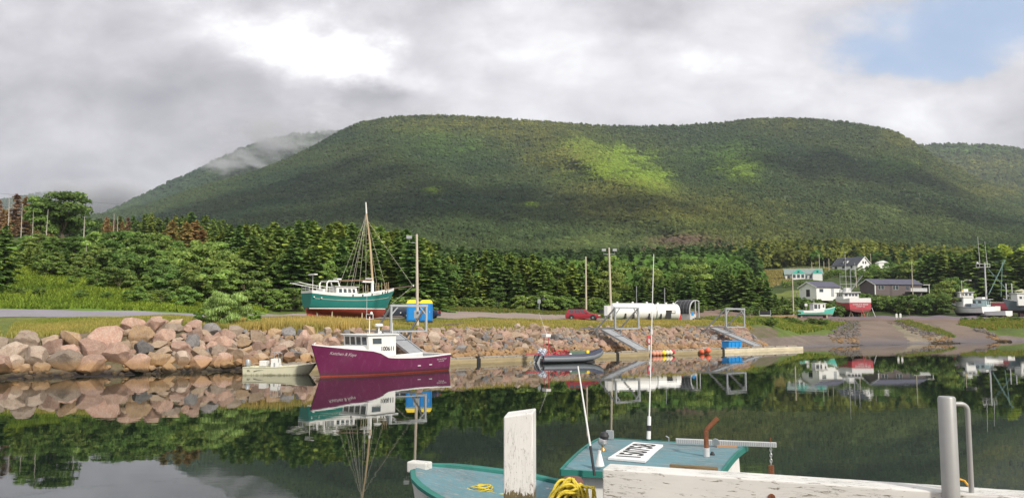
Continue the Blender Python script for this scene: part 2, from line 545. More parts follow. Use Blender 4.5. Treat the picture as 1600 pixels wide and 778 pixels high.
def ground(X, Y, bump=True):
    X = np.asarray(X, float); Y = np.asarray(Y, float)
    px = np.clip(pxof(X, Y), -599, 2099)
    Yc = np.clip(Y, 0, 519.0)
    i = np.clip(np.searchsorted(_pk, px) - 1, 0, len(_pk) - 2)
    f = (px - _pk[i]) / (_pk[i + 1] - _pk[i]); f = f * f * (3 - 2 * f) * .6 + f * .4
    j = Yc.astype(int); g = Yc - j
    a = _prof[i, j] * (1 - g) + _prof[i, j + 1] * g
    b = _prof[i + 1, j] * (1 - g) + _prof[i + 1, j + 1] * g
    U = a * (1 - f) + b * f
    s, arc = shore(X, Y)
    Wd = np.interp(px, [-600, 0, 180, 480, 1150, 1210, 1250, 1600], [5.5, 4.6, 4.6, 5.5, 6.0, 7, 3, 3])
    t = np.clip(s / Wd, 0, 1)
    z = U * t ** .85
    shelf = np.where(px < 215, np.clip((s + 2.6) / .5, 0, 1) * .06 - .05, -.05)
    z = np.where(s <= 0, np.maximum(shelf + np.minimum(0, (s + 2.6)) * .5, -2.5), z)
    if bump:
        z = z + np.where(s > 1, .05, .015) * (np.sin(X * .9 + 1.3 * np.sin(Y * .5)) + np.sin(Y * 1.1 + X * .35)) * np.clip((Y - 40) / 60, 0.4, 2.5)
    return z


def gz(x, y):
    return float(ground(np.array([x]), np.array([y]))[0])


def inpoly(px, Y, poly):
    ins = np.zeros(px.shape, bool); n = len(poly)
    for i in range(n):
        x0, y0 = poly[i]; x1, y1 = poly[(i + 1) % n]
        c = ((y0 > Y) != (y1 > Y))
        with np.errstate(divide='ignore', invalid='ignore'):
            xi = (x1 - x0) * (Y - y0) / (y1 - y0 + 1e-12) + x0
        ins ^= c & (px < xi)
    return ins


def fbm(X, Y, sc, seed=0):
    r = np.random.RandomState(seed); out = np.zeros(np.shape(X)); amp = 1
    for o_ in range(4):
        a = r.rand(4) * 6.28; k = (2.0 ** o_) / sc
        out += amp * (np.sin(X * k * math.cos(a[0]) * 1.7 + Y * k * math.sin(a[0]) * 1.7 + a[1] + 1.5 * np.sin(Y * k * .9 + a[3])) * np.sin(Y * k * math.cos(a[2]) * 1.3 - X * k * math.sin(a[2]) * 1.3 + a[3]))
        amp *= .6
    return out / 1.8


ROAD = [(-600, 55), (-200, 67), (0, 72), (110, 73), (200, 73.5), (260, 76), (330, 79), (450, 87), (560, 92), (660, 96), (760, 99), (880, 103), (960, 106), (960, 110), (880, 116), (830, 119), (760, 119), (660, 114), (560, 104), (450, 94), (330, 85), (260, 82.5), (200, 81.5), (110, 81.5), (0, 80.5), (-200, 76), (-600, 66)]
YARD = [(1090, 133), (1130, 140), (1210, 148), (1300, 152), (1325, 158), (1370, 152), (1440, 158), (1480, 156), (1530, 163), (1570, 172), (1700, 188), (1700, 198), (1560, 186), (1480, 186), (1400, 186), (1300, 184), (1230, 178), (1140, 170), (1090, 160), (1000, 140), (1000, 134)]
RAMP1 = [(1318, 125), (1325, 157), (1400, 160), (1375, 125)] 
RAMP1 = [(1336, 119), (1334, 140), (1345, 158), (1384, 160), (1400, 143), (1424, 119)]
RAMP2 = [(1492, 127), (1474, 142), (1448, 159), (1478, 160), (1515, 150), (1552, 135), (1556, 128)]

us = np.arange(-1.5, 1.35, .0035); nu = len(us)
Ys = [12.0]
while Ys[-1] < 520: Ys.append(Ys[-1] + max(.30, Ys[-1] * .0045))
Ys = np.array(Ys); ny = len(Ys)
UU, YY = np.meshgrid(us, Ys); XX = UU * YY
ZZ = ground(XX, YY); SS, _ = shore(XX, YY); PXG = pxof(XX, YY)
nzb = fbm(XX, YY, 6, 3); nzs = fbm(XX, YY, 1.6, 5)
c_grass = np.array([.095, .13, .028]); c_yel = np.array([.27, .215, .075]); c_lush = np.array([.11, .20, .028])
c_soil = np.array([.13, .10, .075]); c_mud = np.array([.16, .13, .11]); c_wet = np.array([.022, .018, .018]); c_dark = np.array([.03, .045, .014])
def mixc(a, b, t): return a * (1 - t[..., None]) + b * t[..., None]
gc = np.broadcast_to(c_grass, XX.shape + (3,)).copy()
gc = mixc(gc, c_yel, np.clip(.45 + nzb * .5 + nzs * .25, 0, 1) * ((SS < 16) & (PXG > 300) & (PXG < 1150)))
gc = mixc(gc, c_yel * np.array([.7, .8, .6]), np.clip(.35 + nzb * .4, 0, 1) * ((PXG <= 300) & (YY < 75)))
gc = mixc(gc, c_lush, np.clip(.7 + nzb * .4, 0, 1) * ((PXG < 420) & (YY > 82) & (YY < 135)))
gc = mixc(gc, c_dark, ((YY > 135) * np.clip((YY - 135) / 40, 0, 1) * .75) * (YY < 600))
fld = inpoly(PXG + nzb * 6, YY + nzb * 4, [(1185, 205), (1200, 235), (1290, 300), (1300, 330), (1190, 330), (1175, 240)])
gc = mixc(gc, np.array([.30, .24, .10]), fld * .85)
fld = inpoly(PXG + nzb * 6, YY + nzb * 4, [(1195, 185), (1195, 215), (1290, 235), (1300, 190)])
gc = mixc(gc, np.array([.14, .17, .04]), fld * .85)
wall = (SS < 6.3) & (PXG < 1215)
gc = mixc(gc, c_soil, wall * np.clip(.8 + nzs * .3, 0, 1))
mudz = (PXG > 1190) & (ZZ < np.interp(PXG, [1190, 1290, 1330, 1480, 1600], [1.4, 1.3, 2.2, 1.5, .6]))
gc = mixc(gc, c_mud, mudz * 1.0)
spit = (PXG > 1385) & (PXG < 1475) & (YY < 160)
gc = mixc(gc, np.array([.20, .17, .12]), spit * .8)
gc = mixc(gc, c_wet, np.clip((.32 - ZZ + nzs * .08) / .2, 0, 1) * (PXG < 1215))
gc = mixc(gc, np.array([.13, .12, .13]), np.clip((.35 - ZZ + nzs * .08) / .2, 0, 1) * .7 * (PXG >= 1215))
gc *= (1 + .18 * nzs + .12 * nzb)[..., None]
idx = np.arange(nu * ny).reshape(ny, nu)
F = np.stack([idx[:-1, :-1], idx[:-1, 1:], idx[1:, 1:], idx[1:, :-1]], -1).reshape(-1, 4)
V = np.stack([XX, YY, ZZ], -1).reshape(-1, 3)
Fc = V[F].mean(1)


def groundmat(name, rough=.95, nscale=3.0, amt=.5, bump=.5):
    m = bpy.data.materials.new(name); m.use_nodes = True
    t = NT(m.node_tree); p = principled(t)
    a = t.n('ShaderNodeAttribute'); a.attribute_name = 'tint'
    tc_ = t.n('ShaderNodeTexCoord')
    nz = t.n('ShaderNodeTexNoise', i_Scale=nscale, i_Detail=8.0, i_Roughness=.7); t.l(tc_.outputs['Object'], nz.inputs['Vector'])
    k = t.math('ADD', t.math('MULTIPLY', t.math('SUBTRACT', nz.outputs[0], .5), amt * 3), 1.0)
    s_ = t.n('ShaderNodeVectorMath', operation='SCALE'); t.l(a.outputs['Color'], s_.inputs[0]); t.l(k, s_.inputs[3])
    t.l(s_.outputs[0], p.inputs['Base Color']); p.inputs['Roughness'].default_value = rough; p.inputs['Specular IOR Level'].default_value = .2
    b = t.n('ShaderNodeBump', i_Strength=bump, i_Distance=.08); t.l(nz.outputs[0], b.inputs['Height']); t.l(b.outputs[0], p.inputs['Normal'])
    return m


M['ground'] = groundmat('ground_cover')
M['gravel'] = groundmat('gravel', .95, 5.0, .22, .3)
keep = ~((Fc[:, 2] < -2.4))
tag(np_mesh('ground', V, F[keep], M['ground'], tint=gc.reshape(-1, 3), smooth=True), kind='structure')

fpx = pxof(Fc[:, 0], Fc[:, 1]); jit = fbm(Fc[:, 0], Fc[:, 1], 1.5, 8)


def drape(name, polys, colf, off):
    sel = np.zeros(len(F), bool)
    for pl in polys:
        sel |= inpoly(fpx + jit * 4, Fc[:, 1] + jit * .35, pl)
    fs = F[sel & keep]
    used, inv = np.unique(fs, return_inverse=True)
    v = V[used].copy(); v[:, 2] += off
    return np_mesh(name, v, inv.reshape(fs.shape), M['gravel'], tint=colf(v), smooth=True)


def asphalt(v):
    px = pxof(v[:, 0], v[:, 1]); n = fbm(v[:, 0], v[:, 1], 5, 9)[:, None]
    left = np.clip((430 - px) / 60, 0, 1)[:, None]
    return (np.array([[.24, .225, .25]]) * left + np.array([[.26, .21, .185]]) * (1 - left)) * (1 + .12 * n)


tag(drape('gravel_road', [ROAD], asphalt, .03), kind='structure')
tag(drape('gravel_yard', [YARD], lambda v: np.array([[.175, .125, .10]]) * (1 + .25 * fbm(v[:, 0] * .25, v[:, 1], 6, 4)[:, None]) + np.array([[-.03, -.005, .04]]) * np.clip((v[:, 1] - 168) / 6, 0, 1)[:, None], .03), kind='structure')
tag(drape('boat_ramp', [RAMP1, RAMP2], lambda v: (np.array([[.17, .13, .105]]) * np.clip(.25 + v[:, 2:3] * .6, 0, 1) + np.array([[.085, .085, .10]]) * (1 - np.clip(.25 + v[:, 2:3] * .6, 0, 1))) * (1 + .12 * fbm(v[:, 0] * .4, v[:, 1] * 1.5, 4, 2)[:, None]), .045), kind='structure')

# ------------------------------------------------------------------ water
wm = bpy.data.materials.new('harbour_water'); wm.use_nodes = True
t = NT(wm.node_tree); p = principled(t)
p.inputs['Base Color'].default_value = (.008, .015, .010, 1)
p.inputs['Roughness'].default_value = .015
p.inputs['IOR'].default_value = 1.75
p.inputs['Specular IOR Level'].default_value = .5
tc_ = t.n('ShaderNodeTexCoord')
mp = t.n('ShaderNodeMapping'); mp.inputs['Scale'].default_value = (.35, .8, 1); t.l(tc_.outputs['Object'], mp.inputs[0])
na = t.n('ShaderNodeTexNoise', i_Scale=1.2, i_Detail=4.0, i_Roughness=.5); t.l(mp.outputs[0], na.inputs['Vector'])
mp2 = t.n('ShaderNodeMapping'); mp2.inputs['Scale'].default_value = (.05, .12, 1); t.l(tc_.outputs['Object'], mp2.inputs[0])
nb = t.n('ShaderNodeTexNoise', i_Scale=1.0, i_Detail=2.0); t.l(mp2.outputs[0], nb.inputs['Vector'])
h = t.math('MULTIPLY', na.outputs[0], t.smooth(nb.outputs[0], .35, .7, .3, 1.0))
b = t.n('ShaderNodeBump', i_Strength=.075, i_Distance=.05); t.l(h, b.inputs['Height']); t.l(b.outputs[0], p.inputs['Normal'])
mb = MB(); mb.add([(-2500, -1500, 0), (2500, -1500, 0), (2500, 500, 0), (-2500, 500, 0)], [(0, 1, 2, 3)])
tag(mb.build('harbour_water', wm, recalc=False), kind='structure')
mb = MB(); mb.add([(-9000, -9000, -2.6), (9000, -9000, -2.6), (9000, 9000, -2.6), (-9000, 9000, -2.6)], [(0, 1, 2, 3)])
tag(mb.build('far_ground', M['concrete'], recalc=False), kind='structure')

# ------------------------------------------------------------------ mountains
def zk(py):
    v = (389 - py) / 1230; s_ = math.sin(PITCH)
    return (s_ + v * CP) / (CP - v * s_)


zkv = np.vectorize(zk)
RIDGE = [(-1000, 372), (-400, 365), (0, 350), (140, 338), (180, 334), (240, 318), (300, 297), (359, 281), (420, 262), (460, 245), (500, 224), (530, 207), (560, 194), (600, 186), (640, 183), (700, 182), (760, 185), (820, 189), (880, 194), (940, 198), (1000, 199), (1060, 198), (1120, 194), (1160, 189), (1200, 187), (1260, 187), (1320, 192), (1370, 200), (1400, 208), (1425, 222), (1445, 236), (1480, 256), (1530, 282), (1600, 305), (1750, 345), (2100, 368), (2600, 372)]
rx, ry = zip(*RIDGE)


def spur(px, y, pts, w_, amp, skew=0):
    """depth bulge (towards the viewer) along a polyline in bearing/height"""
    out = np.zeros(px.shape)
    best = np.full(px.shape, 1e9)
    for (x0, y0), (x1, y1) in zip(pts[:-1], pts[1:]):
        dx, dy = x1 - x0, y1 - y0; L2 = dx * dx + dy * dy
        t_ = np.clip(((px - x0) * dx + (y - y0) * dy) / L2, 0, 1)
        d = np.hypot(px - x0 - t_ * dx, y - y0 - t_ * dy)
        best = np.minimum(best, d)
    return amp * np.exp(-(best / w_) ** 1.3)


def mountain(name, ridge, y_foot, D0, D1, spurs, nx=420, nt=90, px0=-1000, px1=2600, seed=1, rough=14):
    px = np.linspace(px0, px1, nx); t_ = np.linspace(0, 1, nt)
    PX, TT = np.meshgrid(px, t_)
    ry_ = np.interp(PX, [q[0] for q in ridge], [q[1] for q in ridge])
    y = y_foot + (ry_ - y_foot) * TT
    D = D0 + (D1 - D0) * TT ** .9
    fall = np.clip((1 - TT) * 3.5, 0, 1) * np.clip(TT * 5, 0, 1)
    for s_ in spurs:
        D = D - spur(PX, y, *s_) * fall
    D = D + rough * fbm(PX, y * 1.6, 42, seed) * fall + rough * .4 * fbm(PX, y * 1.3, 14, seed + 1) * fall
    fw = CP - ((389 - y) / 1230) * math.sin(PITCH)
    X = (PX - 800) / 1230 / fw * D; Z = CAM_Z + zkv(y) * D
    # back side falls away behind the ridge
    Xb = X[-1:] * 1.25; Db = D[-1:] * 1.25 ; Zb = Z[-1:] * .55
    X = np.vstack([X, X[-1:] * 1.06, Xb]); D = np.vstack([D, D[-1:] * 1.06, Db]); Z = np.vstack([Z, Z[-1:] * .99, Zb])
    nt2 = nt + 2
    V_ = np.stack([X, D, Z], -1)
    ix = np.arange(nx * nt2).reshape(nt2, nx)
    F_ = np.stack([ix[:-1, :-1], ix[:-1, 1:], ix[1:, 1:], ix[1:, :-1]], -1).reshape(-1, 4)
    o = np_mesh(name, V_.reshape(-1, 3), F_, M['forest_floor'], smooth=True)
    tag(o, kind='structure')
    return V_, PX, y


M['forest_floor'] = mat('forest_floor', (.045, .068, .024), .95, var=.3, scale=.03)
SP = [([(868, 195), (885, 225), (925, 258), (975, 288), (1010, 305), (1050, 330)], 42, 190),
      ([(600, 190), (640, 260), (700, 330), (780, 380)], 60, 90),
      ([(1190, 190), (1180, 260), (1160, 330), (1120, 380)], 70, 110),
      ([(1400, 212), (1430, 260), (1500, 310), (1600, 350)], 55, 120),
      ([(880, 395), (820, 345), (960, 330)], 40, 60),
      ([(480, 240), (430, 300), (380, 350)], 50, 90)]
mtV, mtP, mtY = mountain('mountain', RIDGE, 402, 430, 1500, SP + [([(500, 235), (560, 300), (640, 372)], 16, -38), ([(715, 200), (735, 280), (790, 350)], 18, -45), ([(1075, 205), (1085, 270), (1060, 330)], 18, -55), ([(1250, 200), (1262, 270), (1240, 350)], 20, -45), ([(1340, 205), (1370, 270), (1420, 340)], 16, -40), ([(940, 205), (1000, 240), (1045, 290)], 18, -45), ([(600, 215), (610, 260), (560, 330)], 16, 35), ([(1300, 215), (1310, 290), (1330, 360)], 18, 40)], seed=1, rough=24)
REAR = [(100, 352), (150, 345), (180, 329), (210, 315), (240, 301), (270, 287), (300, 273), (340, 253), (380, 235), (420, 222), (460, 214), (500, 211), (560, 205), (640, 202)]
rrV, rrP, rrY = mountain('rear_mountain', REAR, 350, 1650, 2300, [([(420, 222), (380, 270), (330, 300)], 40, 150)], nx=90, nt=30, px0=100, px1=640, seed=5, rough=20)
RIGHT = [(1380, 260), (1410, 236), (1445, 229), (1500, 227.5), (1540, 229), (1600, 236), (1700, 246), (1900, 262), (2400, 330)]
rgV, rgP, rgY = mountain('right_mountain', RIGHT, 372, 1550, 2300, [([(1620, 240), (1560, 300), (1500, 340)], 60, 200)], nx=120, nt=40, px0=1380, px1=2400, seed=7, rough=25)
FARL = [(-100, 330), (0, 318), (60, 308), (105, 303), (150, 308), (185, 320), (215, 332), (260, 345)]
flV, flP, flY = mountain('far_left_hill', FARL, 352, 3200, 3800, [], nx=60, nt=10, px0=-100, px1=260, seed=9, rough=30)

# -------- forest cover on the mountains : tens of thousands of small trees, one mesh each mountain
def tree_lib(seed, kind):
    r = np.random.RandomState(seed)
    vs, fs = [], []
    if kind == 'cone':
        tiers = 3
        for k in range(tiers):
            z0 = .08 + k * .28; z1 = z0 + .42; rad = .25 * (1 - k * .27); n = 5
            b0 = len(vs); a0 = r.rand() * 6.28
            for i in range(n):
                a = a0 + 6.283 * i / n; rr = rad * (.75 + .5 * r.rand())
                vs.append((rr * math.cos(a), rr * math.sin(a), z0 + .05 * r.randn() * .5))
            vs.append((.03 * r.randn(), .03 * r.randn(), min(z1, 1.0) if k < 2 else 1.0))
            for i in range(n): fs.append((b0 + i, b0 + (i + 1) % n, b0 + n))
    else:
        n = 6; zz = (.15, .45, .8); rr_ = (.28, .42, .27)
        for z_, q in zip(zz, rr_):
            for i in range(n):
                a = 6.283 * (i + r.rand() * .6) / n; s_ = q * (.8 + .4 * r.rand())
                vs.append((s_ * math.cos(a), s_ * math.sin(a), z_ + .08 * r.randn() * .6))
        vs.append((0, 0, 1.0))
        for k in range(2):
            for i in range(n):
                j = (i + 1) % n
                fs.append((k * n + i, k * n + j, (k + 1) * n + j)); fs.append((k * n + i, (k + 1) * n + j, (k + 1) * n + i))
        for i in range(n): fs.append((2 * n + i, 2 * n + (i + 1) % n, 3 * n))
    return np.array(vs), np.array(fs)


def cover(name, P, H, Wd, tint, kinds, seed, libs):
    """merge many scaled/rotated copies of library trees"""
    r = np.random.RandomState(seed)
    AV, AF, AT = [], [], []; base = 0
    for k, (lv, lf) in enumerate(libs):
        sel = np.where(kinds == k)[0]
        if not len(sel): continue
        a = r.rand(len(sel)) * 6.283; ca, sa = np.cos(a), np.sin(a)
        x = lv[None, :, 0] * Wd[sel, None]; y = lv[None, :, 1] * Wd[sel, None]; z = lv[None, :, 2] * H[sel, None]
        q = np.stack([x * ca[:, None] - y * sa[:, None], x * sa[:, None] + y * ca[:, None], z], -1) + P[sel][:, None, :]
        n = len(lv)
        AV.append(q.reshape(-1, 3)); AF.append((lf[None] + (base + np.arange(len(sel)) * n)[:, None, None]).reshape(-1, 3))
        AT.append(np.repeat(tint[sel], n, 0)); base += n * len(sel)
    return np_mesh(name, np.vstack(AV), np.vstack(AF), M['grass'], tint=np.vstack(AT))


def scatter_surface(V_, n, seed):
    """area-uniform points on a grid surface; returns points and fractional grid coordinates"""
    r = np.random.RandomState(seed)
    A, B, C, D_ = V_[:-1, :-1], V_[:-1, 1:], V_[1:, 1:], V_[1:, :-1]
    ar = np.linalg.norm(np.cross(B - A, D_ - A), axis=-1) / np.maximum(A[..., 1], 300) ** 1.1
    pr = ar.ravel() / ar.sum()
    k = r.choice(len(pr), n, p=pr); i, j = np.unravel_index(k, ar.shape)
    f, g = r.rand(n), r.rand(n)
    P = (A[i, j] * ((1 - f) * (1 - g))[:, None] + B[i, j] * (f * (1 - g))[:, None] + C[i, j] * (f * g)[:, None] + D_[i, j] * ((1 - f) * g)[:, None])
    return P, r


LIBS = [tree_lib(i, 'cone') for i in range(5)] + [tree_lib(10 + i, 'round') for i in range(3)]


def img(P):
    """picture coordinates of world points (used to colour the stands of trees and paint in the sunlit ridge band)"""
    c, s_ = CP, math.sin(PITCH); y, z = P[:, 1], P[:, 2] - CAM_Z
    d = y * c + z * s_
    return 800 + 1230 * P[:, 0] / d, 389 - 1230 * (z * c - y * s_) / d


def stand(name, V_, n, seed, hmin, hmax, label):
    P, r = scatter_surface(V_, n, seed)
    px, py = img(P)
    m_ = (px > -250) & (px < 1850)
    P, px, py = P[m_], px[m_], py[m_]; n = len(P)
    H = (hmin + (hmax - hmin) * r.rand(n)) * np.clip(.42 + P[:, 1] / 2000, .5, 1.3); Wd = H * (1.1 + .7 * r.rand(n))
    kinds = np.where(r.rand(n) < .78, r.randint(0, 5, n), 5 + r.randint(0, 3, n))
    nb_ = fbm(P[:, 0], P[:, 2] * 1.5 + P[:, 1] * .3, 90, 4); ns_ = fbm(P[:, 0], P[:, 2] * 1.5 + P[:, 1] * .3, 25, 6)
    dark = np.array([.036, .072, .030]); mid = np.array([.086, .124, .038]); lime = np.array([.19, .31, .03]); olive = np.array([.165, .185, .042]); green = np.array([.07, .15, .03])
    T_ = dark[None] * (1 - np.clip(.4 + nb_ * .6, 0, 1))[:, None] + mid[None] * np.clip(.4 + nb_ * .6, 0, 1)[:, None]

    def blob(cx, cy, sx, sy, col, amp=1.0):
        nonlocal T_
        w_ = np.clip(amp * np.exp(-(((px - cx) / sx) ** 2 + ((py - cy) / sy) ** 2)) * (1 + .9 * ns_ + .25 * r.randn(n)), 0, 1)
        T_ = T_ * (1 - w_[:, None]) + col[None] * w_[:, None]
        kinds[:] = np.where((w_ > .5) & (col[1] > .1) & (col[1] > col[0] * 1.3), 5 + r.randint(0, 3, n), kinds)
    for q in ((950, 255, 62, 26, lime, 1.2), (1005, 287, 42, 20, lime, 1.4), (900, 235, 32, 20, lime, .9), (1150, 262, 35, 22, lime, .8), (1130, 245, 60, 22, green, .7), (680, 215, 60, 25, green, .5),  # lime tree stands, whose tint also carries the patch of sunlight
              (760, 195, 150, 16, olive, .9), (820, 215, 90, 18, olive, .8), (880, 250, 60, 22, olive, .9), (960, 300, 80, 16, olive, .9), (1000, 330, 120, 14, olive, .6), (720, 230, 60, 20, green, .6), (1230, 195, 60, 12, olive, .5), (1420, 215, 45, 20, olive, .8), (1390, 262, 40, 14, green, .8),  # olive stands; their tint also paints in sunlight along the upper ridge and streak
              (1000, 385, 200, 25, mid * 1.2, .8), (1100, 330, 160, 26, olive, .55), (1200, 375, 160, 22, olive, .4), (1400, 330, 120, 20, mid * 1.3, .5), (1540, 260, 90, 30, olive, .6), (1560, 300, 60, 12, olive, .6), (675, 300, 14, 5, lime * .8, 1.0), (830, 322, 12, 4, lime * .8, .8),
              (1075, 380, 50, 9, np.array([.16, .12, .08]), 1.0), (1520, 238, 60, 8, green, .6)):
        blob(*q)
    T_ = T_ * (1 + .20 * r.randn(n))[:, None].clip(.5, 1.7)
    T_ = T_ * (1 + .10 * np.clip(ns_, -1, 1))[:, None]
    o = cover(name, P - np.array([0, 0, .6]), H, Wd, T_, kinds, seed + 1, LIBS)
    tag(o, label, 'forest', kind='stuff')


QN = 1.0
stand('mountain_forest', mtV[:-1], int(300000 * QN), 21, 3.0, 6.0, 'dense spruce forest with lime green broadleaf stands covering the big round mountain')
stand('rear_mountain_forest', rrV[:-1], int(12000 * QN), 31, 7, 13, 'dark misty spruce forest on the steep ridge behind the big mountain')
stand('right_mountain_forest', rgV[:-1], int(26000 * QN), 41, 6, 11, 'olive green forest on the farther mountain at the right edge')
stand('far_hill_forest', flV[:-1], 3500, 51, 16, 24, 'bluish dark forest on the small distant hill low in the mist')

# air : thin even haze round everything below the clouds
hz = bpy.data.materials.new('haze'); hz.use_nodes = True
t = NT(hz.node_tree); o_ = t.n('ShaderNodeOutputMaterial'); pv = t.n('ShaderNodeVolumePrincipled')
pv.inputs['Color'].default_value = (.80, .88, 1.0, 1); pv.inputs['Density'].default_value = .00010; pv.inputs['Anisotropy'].default_value = .2
t.l(pv.outputs[0], o_.inputs['Volume'])
mb = MB().box(-5200, 5200, -400, 5200, -4, 620)
tag(mb.build('haze', hz), kind='stuff')

# broken cloud added out of view, sized and placed between sun and mountain to shade its slopes
cm = mat('shade_cloud_white', (.85, .86, .88), 1.0, var=.03, scale=.01, spec=0)
def shade_cloud(cx, cy, cz, sx, sy, sz, seed):
    import bmesh
    r_ = random.Random(seed); bm = bmesh.new()
    for k in range(16):
        a = r_.uniform(0, 6.28); q = math.sqrt(r_.random()) * .8
        m_ = Matrix.Translation((cx + sx * q * math.cos(a), cy + sy * q * math.sin(a), cz + sz * r_.uniform(-.2, .3))) @ Matrix.Diagonal((sx * r_.uniform(.28, .45), sy * r_.uniform(.28, .45), sz * r_.uniform(.6, 1.0), 1))
        bmesh.ops.create_icosphere(bm, subdivisions=3, radius=1, matrix=m_)
    for v in bm.verts:
        nn = mnoise.fractal(v.co * .012, 1.0, 2.0, 4); v.co += (v.co - Vector((cx, cy, cz))).normalized() * nn * 30
    me = bpy.data.meshes.new('shade_cloud'); bm.to_mesh(me); bm.free(); me.materials.append(cm)
    me.polygons.foreach_set('use_smooth', [True] * len(me.polygons))
    o = bpy.data.objects.new('shade_cloud', me); COL.objects.link(o); tag(o, kind='structure')
for px_, py_, D_, sx, sy, sd in ((550, 335, 870, 210, 165, 1), (400, 290, 1080, 210, 190, 2), (1340, 272, 1150, 175, 110, 3), (830, 352, 760, 120, 85, 5), (1500, 330, 900, 110, 80, 4)):
    p_ = at(px_, py_, D_); k_ = (760 - p_.z) / sv.z; q_ = p_ + sv * k_
    shade_cloud(q_.x, q_.y, q_.z, sx, sy, 45, sd)


def mist(name, px, py, D, sx, sy, sz, dens, seed, lo=.46, hi=.70):
    """a bank of low mist clinging to the slope"""
    m = bpy.data.materials.new('mist_' + str(seed)); m.use_nodes = True
    t = NT(m.node_tree); o_ = t.n('ShaderNodeOutputMaterial'); pv = t.n('ShaderNodeVolumePrincipled')
    tc_ = t.n('ShaderNodeTexCoord')
    nz = t.n('ShaderNodeTexNoise', i_Scale=1.5, i_Detail=4.0, i_Roughness=.6); nz.noise_dimensions = '4D'; nz.inputs['W'].default_value = seed
    t.l(tc_.outputs['Object'], nz.inputs['Vector'])
    ln = t.n('ShaderNodeVectorMath', operation='LENGTH'); t.l(tc_.outputs['Object'], ln.inputs[0])
    e_ = t.smooth(ln.outputs['Value'], 1.0, .35)
    t.l(t.math('MULTIPLY', t.math('MULTIPLY', t.smooth(nz.outputs[0], lo, hi), e_), dens), pv.inputs['Density'])
    pv.inputs['Color'].default_value = (.93, .94, .97, 1); pv.inputs['Anisotropy'].default_value = .1
    t.l(pv.outputs[0], o_.inputs['Volume'])
    import bmesh
    bm = bmesh.new(); bmesh.ops.create_icosphere(bm, subdivisions=3, radius=1.0)
    me = bpy.data.meshes.new(name); bm.to_mesh(me); bm.free(); me.materials.append(m)
    o = bpy.data.objects.new(name, me); COL.objects.link(o); o.location = at(px, py, D); o.scale = (sx, sy, sz); o.rotation_euler = (0, 0, 0)
    tag(o, kind='stuff')


mist('mist', 430, 232, 2050, 190, 330, 62, .030, 3)
mist('mist', 375, 262, 1900, 120, 200, 50, .026, 5)
mist('mist', 545, 205, 1950, 170, 260, 45, .022, 8)
mist('mist', 170, 312, 3150, 260, 400, 90, .016, 11, .40, .62)
mist('mist', 660, 184, 1560, 110, 120, 18, .022, 14)
# ------------------------------------------------------------------ plants
def quads(C, A, B, tint):
    """quads with centre C, half axes A and B"""
    n = len(C)
    v = np.stack([C - A - B, C + A - B, C + A + B, C - A + B], 1).reshape(-1, 3)
    return v, np.arange(n * 4).reshape(n, 4), np.repeat(tint, 4, 0)


def unit(v): return v / (np.linalg.norm(v, axis=-1, keepdims=True) + 1e-9)


def build_plant(root_name, crown, trunk_mb, bark='bark'):
    """prototype: an Empty with trunk and crown meshes of unit height"""
    e_ = empty(root_name)
    v, f, tn = crown
    np_mesh('crown', v, f, M['leaf'], tint=tn, parent=e_)
    if trunk_mb is not None:
        trunk_mb.build('trunk', M[bark], e_, smooth=True, recalc=False)
    return e_


def spruce(seed, wide=.27, layers=24, per=8, low=.06, cols=None, dens=1.0):
    r = np.random.RandomState(seed)
    cols = cols or [(.030, .052, .020), (.045, .070, .022), (.075, .095, .028)]
    C, A, B, Tn = [], [], [], []
    h = low
    while h < .97:
        frac = (h - low) / (1 - low)
        step = .052 * (1 - frac) + .020
        rad = wide * (1 - frac) ** .85 * (.82 + .36 * r.rand()) + .012
        nb_ = max(4, int(per * (1 - frac * .45)))
        a0 = r.rand() * 6.28
        for b_ in range(nb_):
            if r.rand() < .12: continue
            a = a0 + 6.283 * (b_ + .7 * r.rand()) / nb_
            ln = rad * (.55 + .6 * r.rand()); hb = h + step * .5 * r.randn() * .6
            d = np.array([math.cos(a), math.sin(a), 0]); side = np.array([-d[1], d[0], 0])
            nq = max(4, int(ln * 95 * dens)); lift = .10 * (frac - .15)
            for k in range(nq):
                t_ = (k + .2 + .8 * r.rand()) / nq
                zz = hb + ln * (lift * 4 * t_ - .42 * t_ ** 2 + .22 * t_ ** 4) 
                spread = (.34 * ln * (1.08 - t_) + .006)
                for sgn in (-1, 1):
                    c = d * ln * t_ + side * sgn * spread * r.rand() + np.array([0, 0, zz + .004 * r.randn()])
                    sz = .011 + .011 * r.rand()
                    ax = unit(d * .9 + side * sgn * .6 + np.array([0, 0, -.12 + .2 * r.randn()])) * sz * 1.6
                    nn = unit(np.array([.35 * r.randn(), .35 * r.randn(), .8]) + d * .75)
                    bx = unit(np.cross(nn, ax)) * sz * .8
                    C.append(c); A.append(ax); B.append(bx)
                    w_ = r.rand(); base = np.array(cols[0]) * (1 - w_) + np.array(cols[1]) * w_
                    if t_ > .70 and r.rand() < .65: base = base * .62 + np.array(cols[2]) * .38
                    Tn.append(base * (.8 + .4 * r.rand()))
        h += step
    for k in range(14):
        C.append(np.array([0, 0, .93 + .07 * k / 14])); a = r.rand() * 6.28
        ax = unit(np.array([math.cos(a), math.sin(a), 1.2])) * .014
        A.append(ax); B.append(np.array([math.cos(a + 1.57), math.sin(a + 1.57), 0]) * .007); Tn.append(np.array(cols[1]))
    tr = MB().tube([(0, 0, -.03), (0, 0, .4), (0, 0, .97)], [.016, .011, .002], 6)
    return quads(np.array(C), np.array(A), np.array(B), np.array(Tn) * np.array([1.45, 1.38, 1.15])), tr


